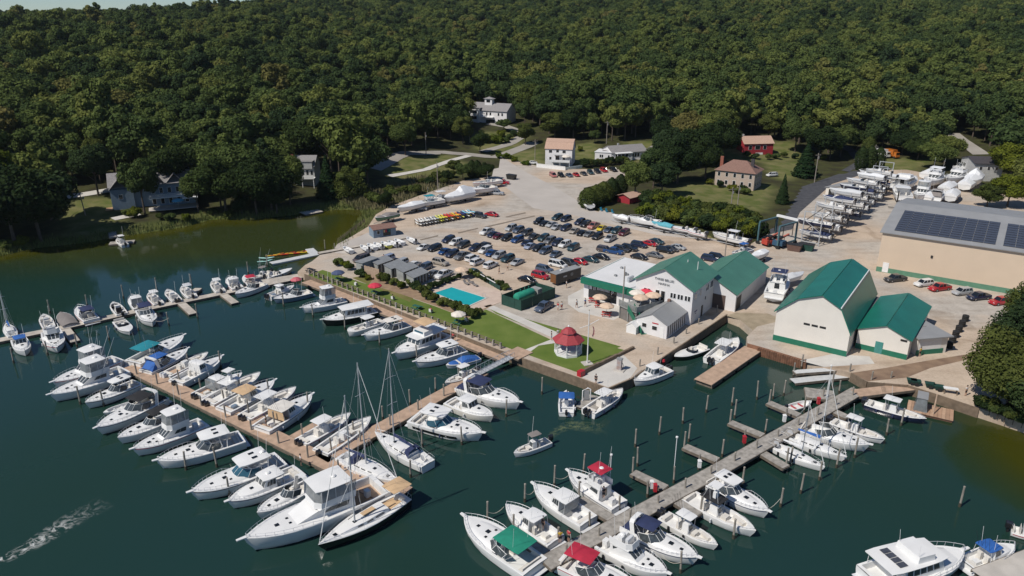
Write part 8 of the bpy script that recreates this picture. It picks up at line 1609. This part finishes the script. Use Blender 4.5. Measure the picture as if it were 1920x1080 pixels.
HT = [('n0', Y3(1890, 762), 'big olive-green tree overhanging the right shore', 1.3, 1.05), ('n1', Y3(1938, 712), 'tall tree at the right edge behind the shore tree', 1.4, 1.25), ('n0', Y3(1935, 640), 'upper tree at the right edge beside the red pickup', 1.1, 1.0), ('n1', Y3(1950, 800), 'dark tree at the right edge over the cove', 1.2, 0.8), ('f3', Y3(1888, 388), 'bright bushy tree behind the warehouse roof', 1.1, 0.85), ('f2', Y3(1850, 388), 'olive bushy tree between shrink-wrapped boat and warehouse', 0.9, 0.6), ('f0', Y3(1925, 372), 'dark bushy tree behind the warehouse at the right edge', 1.4, 1.1), ('f3', Y3(1890, 345), 'yellow-green tree right of the grey house', 1.4, 1.2), ('f2', Y3(1930, 330), 'broad olive tree at the right edge above the warehouse', 1.6, 1.4), ('f1', PT(1690, 292), 'dark tree behind the work trucks', 1.2, 1.0), ('f0', PT(1735, 285), 'big round tree above the houseboat', 1.5, 1.1), ('f0', PT(1750, 318), 'spreading green tree behind the stored yachts', 1.3, 0.85), ('f0', PT(1770, 308), 'round tree left of the grey house', 1.2, 0.95), ('f1', PT(1720, 300), 'dark tree behind the houseboat', 1.1, 0.8),
      ('f0', PT(272, 402), 'leafy green tree in front of the blue house', 1.15, 1.4), ('f1', PT(425, 402), 'broad dark tree right of the blue house', 1.7, 1.45), ('f0', PT(372, 398), 'round tree overlapping the blue house deck', 0.8, 1.0), ('f1', PT(482, 405), 'dark tree on the far bank beside the black shade', 1.4, 1.35), ('f1', PT(30, 462), 'large dark tree on the far-left bank', 1.9, 1.7), ('f1', PT(78, 455), 'dark tree throwing shade on the far-bank lawn', 1.6, 1.6), ('f3', PT(-8, 400), 'bright green tree at the left edge', 1.7, 1.6), ('f2', PT(190, 345), 'yellowing tree behind the blue house gable', 1.0, 1.2), ('f1', PT(455, 408), 'low dark tree at the water right of the blue house', 0.55, 0.6),
      ('f0', PT(690, 350), 'big rounded green tree beside the willow', 1.5, 1.5), ('w', PT(655, 372), 'pale green weeping willow on the creek bank', 1.25, 1.15), ('sp', PT(616, 372), 'dark spruce between cottage and willow', 1.5, 1.25), ('f1', PT(585, 318), 'dark tree behind the grey cottage', 1.7, 1.6), ('f0', PT(545, 385), 'tree left of the grey cottage', 1.1, 1.3), ('f1', PT(510, 395), 'tall dark tree on the far bank left of the cottage', 1.6, 1.5), ('f1', PT(723, 390), 'dark bush at the creek head', 0.42, 0.45), ('f1', PT(900, 288), 'dark round tree at the road bend', 0.85, 0.8), ('f2', PT(868, 270), 'brownish tree below the hillside house drive', 1.1, 1.0), ('f2', PT(800, 268), 'orange-tinged tree at the roadside', 0.6, 0.8), ('f2', PT(1040, 262), 'spreading olive tree behind the tall white house', 1.5, 1.0), ('f2', PT(1000, 228), 'rusty-edged tree right of the hillside house', 1.7, 1.5), ('f0', PT(1115, 270), 'small round tree behind the low white house', 0.5, 0.5), ('f2', PT(1230, 300), 'reddish small tree right of the low white house', 0.5, 0.55),
      ('f0', PT(1190, 372), 'leafy tree behind the red shed', 1.05, 1.0), ('f0', PT(1240, 372), 'rounded tree right of the red shed', 1.05, 0.95), ('f1', PT(1270, 345), 'dark tree left of the tan stone house', 1.4, 1.35), ('f0', PT(1255, 320), 'tree behind the dark tree left of the stone house', 1.4, 1.3), ('f1', PT(1310, 315), 'dark tree above the stone house lawn', 1.5, 1.4), ('f2', PT(1215, 330), 'thin pale tree right of the parked line', 0.7, 0.7), ('f1', PT(1355, 300), 'dark tree left of the red house', 1.4, 1.35), ('f0', PT(1330, 290), 'tree at the upper left of the red house', 1.5, 1.4), ('f2', PT(1440, 262), 'bare brownish tree behind the red house', 1.1, 0.9), ('f1', PT(1605, 285), 'round dark shrub tree by the asphalt bend', 0.9, 0.8), ('f1', PT(1555, 300), 'dark spreading tree right of the spruce', 1.2, 1.1),
      ('f0', PT(1225, 352), 'leafy tree between red shed and stone house', 1.15, 1.15), ('f1', PT(1322, 335), 'dark tree close behind the stone house gable', 1.2, 1.2), ('f0', PT(1290, 288), 'tall tree behind the stone house trees', 1.5, 1.4), ('f2', PT(1350, 275), 'olive tree above the red house lawn', 1.5, 1.3), ('f1', PT(1245, 280), 'tree at the roadside right of the low white house', 1.2, 1.2), ('f0', PT(1490, 285), 'full tree right of the red house', 1.3, 1.2), ('f1', PT(1535, 300), 'dark tree behind the tall spruce', 1.3, 1.15), ('f0', PT(1575, 295), 'round tree left of the asphalt bend', 1.3, 1.1), ('f2', PT(985, 272), 'reddish tree at the hillside drive', 0.85, 0.8), ('f0', PT(945, 247), 'green tree below the hillside house garage', 0.7, 0.5), ('f1', PT(845, 262), 'dark tree left of the brownish roadside tree', 1.2, 1.2), ('f0', PT(760, 292), 'tree at the left end of the upper road', 1.1, 1.1), ('f1', PT(1075, 262), 'dark tree behind the tall white house garden', 1.3, 1.2), ('f1', PT(520, 404), 'dark overhanging tree on the far bank left of the platform', 1.1, 1.0), ('f0', PT(185, 368), 'green tree left of the blue house', 1.2, 1.3), ('f1', PT(330, 372), 'dark tree behind the blue house roof', 1.5, 1.5),
      ('sp', PT(1508, 332), 'tall dark spruce beside the asphalt drive', 1.7, 1.15), ('sp', PT(1466, 382), 'small spruce right of the stone house', 0.8, 0.85), ('ar', PT(1612, 322), 'evergreen column, left of the hedge by the drive', 1.6, 1.25), ('ar', PT(1628, 322), 'evergreen column, second in the hedge by the drive', 1.6, 1.3), ('ar', PT(1645, 320), 'evergreen column, right in the hedge by the drive', 1.6, 1.2), ('arg', PT(1625, 300), 'yellow-green evergreen column behind the hedge', 1.4, 1.3),
      ('arg', Y3(1103, 389), 'trimmed round evergreen at the yard corner, leftmost', 1.5, 0.85), ('arg', PT(1117, 386), 'trimmed round evergreen, second at the yard corner', 1.5, 0.9), ('arg', PT(1131, 382), 'trimmed round evergreen, third at the yard corner', 1.5, 0.95), ('ar', PT(1146, 376), 'tall evergreen left of the red shed', 1.6, 1.0), ('ar', PT(1163, 368), 'tall evergreen behind the red shed', 1.6, 1.0),
      ('f1', Y3(912, 336), 'dense dark evergreen bush behind the trailer row end', 0.55, 0.5), ('f0', PT(868, 338), 'dense bush behind the shrink-wrapped boat', 0.6, 0.5), ('f1', PT(840, 345), 'dark bush beside the pole behind the trailers', 0.45, 0.42), ('ar', PT(895, 332), 'narrow evergreen behind the white trailered cruiser', 1.3, 0.85), ('ar', PT(885, 332), 'second narrow evergreen behind the trailered cruiser', 1.3, 0.85), ('f2', PT(850, 325), 'olive mound of bushes beside the curved drive', 0.6, 0.4)]
for k, p, l, s, sz in HT: tree(k, p, l, s=s, sz=sz)
SHR = {'leafy shrub in the bank of bushes along the hedge line': ('hedge bank shrubs', [(x + random.uniform(-6, 6), 392 + (x - 1200) * 0.19 + dy) for x in range(1215, 1420, 12) for dy in (-14, 2, 14)], ('s0', 's3', 's2', 's1'), 1.5, 2.2, False),
       'low scrub bush on the slope behind the trailered boats': ('slope scrub', [(695 + i * 9.5 + random.uniform(-4, 4), 385 - i * 3.0 + random.uniform(-10, 8)) for i in range(17)], ('s1', 's1', 's0'), 1.1, 1.6, False),
       'clipped shrub in the pool-side hedge': ('pool hedge shrubs', [(803 + i * 8.2, 545 - i * 3.4) for i in range(8)] + [(882 + i * 8, 514 + i * 3.6) for i in range(9)], ('s0', 's3'), 0.55, 0.75, True),
       'flowering shrub between pool and lawn': ('pool bed shrubs', [(790, 548), (778, 541), (800, 560), (815, 566), (830, 572), (843, 575), (855, 582), (868, 590), (885, 596), (895, 590), (768, 535)], ('s1', 's0', 's1'), 0.7, 1.0, True),
       'green shrub before the grey sheds': ('shed bed shrubs', [(636, 498), (648, 502), (657, 506), (678, 520), (690, 524), (725, 530), (738, 534), (752, 540), (716, 526)], ('s0', 's2', 's1'), 0.6, 1.0, True),
       'rounded garden shrub before the tan stone house': ('stone house shrubs', [(1351, 352), (1372, 360), (1385, 363), (1392, 358), (1330, 346), (1400, 366)], ('s3', 's2', 's0'), 0.9, 1.2, False),
       'garden shrub on the bank below the hillside house': ('hillside garden shrubs', [(925, 262), (940, 258), (955, 262), (932, 270), (965, 256), (915, 268), (948, 268)], ('s0', 's2'), 1.3, 1.8, False),
       'dark hedge shrub behind the line below the tall white house': ('parking hedge shrubs', [(1098 + i * 8, 314 - i * 0.7) for i in range(10)], ('s3', 's1'), 1.3, 1.7, False),
       'yellow-green garden shrub near the white houses': ('white house shrubs', [(1088, 284), (1186, 312), (950, 300), (965, 305), (985, 312), (935, 297), (1520, 292), (1545, 300)], ('s2',), 0.9, 1.3, False),
       'garden shrub on the slope below the red house': ('red house shrubs', [(1400, 296), (1415, 298), (1440, 300), (1455, 298), (1470, 296), (1490, 298)], ('s1', 's0'), 0.9, 1.3, False),
       'low bush under the tree on the right shore': ('right shore bushes', [(1842, 766), (1856, 772), (1870, 779), (1884, 785), (1900, 790), (1916, 797)], ('s3', 's1', 's0'), 0.8, 1.2, True),
       'waterside bush on the far bank': ('far bank bushes', [(240, 405), (255, 408), (300, 412), (320, 414), (350, 416), (400, 405), (12, 470), (45, 464), (430, 410)], ('s0', 's2', 's1'), 0.9, 1.5, False)}
for l, (gp_, pts, keys, s0, s1, yard) in SHR.items():
    for i, q in enumerate(pts): s = random.uniform(s0, s1); tree(keys[i % len(keys)], P(*q, YZ) if yard else PT(*q), l, gp_, s, s * random.uniform(0.85, 1.1))
n_hand = sum(1 for o in C.objects if o.get('category') == 'tree')
# ---- the wood on the hills
NOF = [[(690, 300), (760, 283), (880, 262), (900, 240), (960, 235), (1000, 255), (1130, 272), (1180, 264), (1300, 246), (1335, 292), (1385, 264), (1475, 264), (1485, 292), (1575, 302), (1600, 280), (1640, 302), (1690, 312), (1760, 320), (1740, 335), (1500, 470), (1000, 420), (690, 420)],
       [(105, 380), (225, 376), (390, 374), (390, 425), (120, 458)], [(535, 350), (600, 350), (605, 395), (535, 400)], [(1775, 250), (1860, 280), (1880, 330), (1780, 340)]]
nof = [[tuple(PT(*q)[:2]) for q in l] for l in NOF]
sp_ = 8.0; tx, ty = np.meshgrid(np.arange(-1000, 1000, sp_), np.arange(100, 1180, sp_)); fp_ = np.stack([tx.ravel(), ty.ravel()], 1) + rng.uniform(-3.2, 3.2, (tx.size, 2))
fp_ = fp_[np.abs(fp_[:, 0]) < fp_[:, 1] * 0.76 + 45]
keep = (sdist(fp_, water_poly) > 5) & (sdist(fp_, yard_poly) > 6)
for l in nof: keep &= sdist(fp_, l) > 1.5
for l in lawn_polys: keep &= sdist(fp_, l) > 3
for l in ROAD_PX:
    q = [PT(*p) for p in l]
    for a, b in zip(q[:-1], q[1:]):
        e = np.array([b.x - a.x, b.y - a.y]); t = np.clip(((fp_ - [a.x, a.y]) @ e) / (e @ e + 1e-9), 0, 1); keep &= np.linalg.norm(fp_ - np.array([a.x, a.y]) - t[:, None] * e, axis=1) > 5.5
for cx, cy, cr in CLEAR:
    v = np.array([cx, cy]) - fp_; dr = np.array([cx, cy]) / math.hypot(cx, cy); al = v @ dr; la = np.abs(v @ np.array([-dr[1], dr[0]])); keep &= ~((al > -cr - 2) & (al < 26) & (la < cr))
fp_ = fp_[keep]
hx = np.array([(x, y) for x, y, r in tree_xy]); fp_ = fp_[np.min(np.hypot(fp_[:, None, 0] - hx[None, :, 0], fp_[:, None, 1] - hx[None, :, 1]), axis=1) > 4.5] if len(fp_) else fp_
fz = heights(fp_); scl = (0.62 + 0.85 * rng.beta(1.6, 2.0, len(fp_))) * (1 + 0.10 * np.sin(fp_[:, 0] / 37) * np.sin(fp_[:, 1] / 43)); kk = rng.integers(0, 7, len(fp_)); rot = rng.uniform(0, 6.28, len(fp_)); szz = scl * rng.uniform(0.85, 1.1, len(fp_))
pxx = 960 + F * fp_[:, 0] / (fp_[:, 1] * math.cos(PITCH) + (CAMH - fz) * math.sin(PITCH))
dist = np.hypot(fp_[:, 0], fp_[:, 1]) + np.where((pxx < -30) | (pxx > 1950), 5000, 0); order = np.argsort(dist); near_n = max(0, 300 - n_hand)
ZN = [(200, 'broadleaf tree in the wood left of the blue house'), (560, 'broadleaf tree in the wood behind the blue house'), (880, 'broadleaf tree in the wood between grey cottage and hillside house'), (1300, 'broadleaf tree in the wood behind the tall white house'), (1560, 'broadleaf tree in the wood around the red house'), (9999, 'broadleaf tree in the right-hand wood beyond the evergreen hedge')]
for rank, i in enumerate(order[:near_n]):
    z = next(l for q, l in ZN if pxx[i] < q); band = ('front of', 'middle of', 'upper part of')[min(2, int(3 * rank / near_n))]; zz = z.replace('broadleaf tree in the', '%s tree in the %s the' % (('rounded', 'broad', 'large-crowned', 'compact', 'wide flat-topped', 'tall narrow', 'lobed')[kk[i]], band)); r = tree('b%d' % kk[i], Vector((fp_[i, 0], fp_[i, 1], fz[i])), zz, z.replace('broadleaf tree in the ', 'trees of the '), scl[i], szz[i], rz=rot[i])
rest = order[near_n:]
pc = bpy.data.collections.new('wood_prototypes')
for i in range(7):
    bm = bmesh.new(); bm.from_mesh(PRO['b%d' % i][0]); nf = len(bm.faces); bm.from_mesh(PRO['b%d' % i][1])
    bm.faces.ensure_lookup_table()
    for f in bm.faces[nf:]: f.material_index = 1
    me = bpy.data.meshes.new('wood_tree_%d' % i); bm.to_mesh(me); bm.free(); me.materials.append(LEAF); me.materials.append(BARK)
    pc.objects.link(bpy.data.objects.new('wood_tree_%d' % i, me))
fm = bpy.data.meshes.new('forest'); fm.from_pydata(np.column_stack([fp_[rest], fz[rest]]).tolist(), [], [])
for nm, arr, ty_ in (('scl', scl[rest], 'FLOAT'), ('sclz', szz[rest], 'FLOAT'), ('rot', rot[rest], 'FLOAT'), ('pick', kk[rest], 'INT')):
    at = fm.attributes.new(nm, ty_, 'POINT'); at.data.foreach_set('value', arr.astype(np.float32 if ty_ == 'FLOAT' else np.int32))
fo = bpy.data.objects.new('forest', fm); C.objects.link(fo); tag(fo, 'dense green broadleaf forest covering the hills to the skyline', 'forest', kind='stuff')
ng = bpy.data.node_groups.new('scatter_wood', 'GeometryNodeTree'); ng.interface.new_socket('Geometry', in_out='INPUT', socket_type='NodeSocketGeometry'); ng.interface.new_socket('Geometry', in_out='OUTPUT', socket_type='NodeSocketGeometry')
N_ = ng.nodes; gi = N_.new('NodeGroupInput'); go = N_.new('NodeGroupOutput'); ip = N_.new('GeometryNodeInstanceOnPoints'); ci = N_.new('GeometryNodeCollectionInfo'); ci.inputs['Collection'].default_value = pc; ci.inputs['Separate Children'].default_value = True; ci.inputs['Reset Children'].default_value = True
def na(nm, ty_): q = N_.new('GeometryNodeInputNamedAttribute'); q.data_type = ty_; q.inputs['Name'].default_value = nm; return q.outputs['Attribute']
cr_ = N_.new('ShaderNodeCombineXYZ'); cs = N_.new('ShaderNodeCombineXYZ'); lk = ng.links.new
lk(na('rot', 'FLOAT'), cr_.inputs[2]); lk(na('scl', 'FLOAT'), cs.inputs[0]); lk(na('scl', 'FLOAT'), cs.inputs[1]); lk(na('sclz', 'FLOAT'), cs.inputs[2])
ip.inputs['Pick Instance'].default_value = True; lk(gi.outputs[0], ip.inputs['Points']); lk(ci.outputs[0], ip.inputs['Instance']); lk(na('pick', 'INT'), ip.inputs['Instance Index']); lk(cr_.outputs[0], ip.inputs['Rotation']); lk(cs.outputs[0], ip.inputs['Scale']); lk(ip.outputs[0], go.inputs[0])
md = fo.modifiers.new('wood', 'NODES'); md.node_group = ng
# ---- marsh grass along the banks
def reeds(n, segs, hmin, hmax, spread, m, name, label):
    v = []; pts = []
    for a, b, w_ in segs:
        k = int(n * w_)
        for _ in range(k):
            t = random.random(); p = a.lerp(b, t); d = (b - a).normalized(); q = Vector((-d.y, d.x, 0)); o = random.gauss(0.5, 0.5) * spread
            p = p + q * o; pts.append((p.x, p.y))
    z = heights(pts); r_ = np.random.default_rng(3); pts = np.array(pts); ok = z > -0.25; pts, z = pts[ok], z[ok]; N = len(pts)
    a = r_.uniform(0, 6.28, N); hh = r_.uniform(hmin, hmax, N); ln = r_.uniform(-0.3, 0.3, (N, 2)); w2 = 0.14
    b0 = np.stack([pts[:, 0] - w2 * np.cos(a), pts[:, 1] - w2 * np.sin(a), z - 0.1], 1); b1 = np.stack([pts[:, 0] + w2 * np.cos(a), pts[:, 1] + w2 * np.sin(a), z - 0.1], 1); tp = np.stack([pts[:, 0] + ln[:, 0] * hh, pts[:, 1] + ln[:, 1] * hh, z + hh], 1)
    me = bpy.data.meshes.new(name); me.from_pydata(np.stack([b0, b1, tp], 1).reshape(-1, 3).tolist(), [], np.arange(3 * N).reshape(-1, 3).tolist()); me.materials.append(m); o = bpy.data.objects.new(name, me); C.objects.link(o); return tag(o, label, 'grass', kind='stuff')
RD = mat('marsh_blades', (0.075, 0.110, 0.020), 0.9, col2=(0.15, 0.16, 0.045), scale=0.4)
sw = [P(x, y, 0) for x, y in SHORE]
reeds(16000, [(a, b, min(1, (b - a).length / 500)) for a, b in zip(sw[2:17], sw[3:18])], 0.5, 1.3, 2.2, RD, 'marsh_grass', 'yellow-green marsh grass fringing the creek banks')
sl_ = [PT(x, y) for x, y in ((690, 395), (720, 380), (760, 362), (800, 350), (840, 340))]
reeds(9000, [(a, b, 0.25) for a, b in zip(sl_[:-1], sl_[1:])], 0.7, 1.7, 7.0, mat('tall_reeds', (0.13, 0.13, 0.05), 0.9, col2=(0.20, 0.17, 0.09), scale=0.3), 'tall_reeds', 'greyish tall reeds on the slope behind the trailered boats')
# shore fence by the creek
a, b = P(634, 455, YZ), P(684, 418, YZ); d = b - a; sf = thing('slope_fence', 'weathered rail fence on the creek bank by the rental hut', 'fence', tuple(a), math.atan2(d.y, d.x)); L = d.length
for k in range(10): MB().box(L * k / 9 - 0.06, L * k / 9 + 0.06, -0.06, 0.06, -0.3, 1.1).obj('post', TIMB, sf)
for z_ in (0.5, 0.95): MB().box(0, L, -0.04, 0.04, z_, z_ + 0.1).obj('rail', TIMB, sf)


# ---------------------------------------------------------------- the thin summer haze
hz = MB().box(-1600, 1600, -420, 1560, -5, 128).obj('haze', None); hz.data.materials.clear()
hm = bpy.data.materials.new('thin_haze'); hm.use_nodes = True; t = hm.node_tree; t.nodes.clear(); o_ = t.nodes.new('ShaderNodeOutputMaterial'); pv = t.nodes.new('ShaderNodeVolumePrincipled')
pv.inputs['Color'].default_value = (0.80, 0.88, 0.95, 1); pv.inputs['Density'].default_value = 0.00005; pv.inputs['Anisotropy'].default_value = 0.3
t.links.new(pv.outputs[0], o_.inputs['Volume']); hz.data.materials.append(hm); tag(hz, 'thin pale summer haze over the far hills', 'haze', kind='stuff')
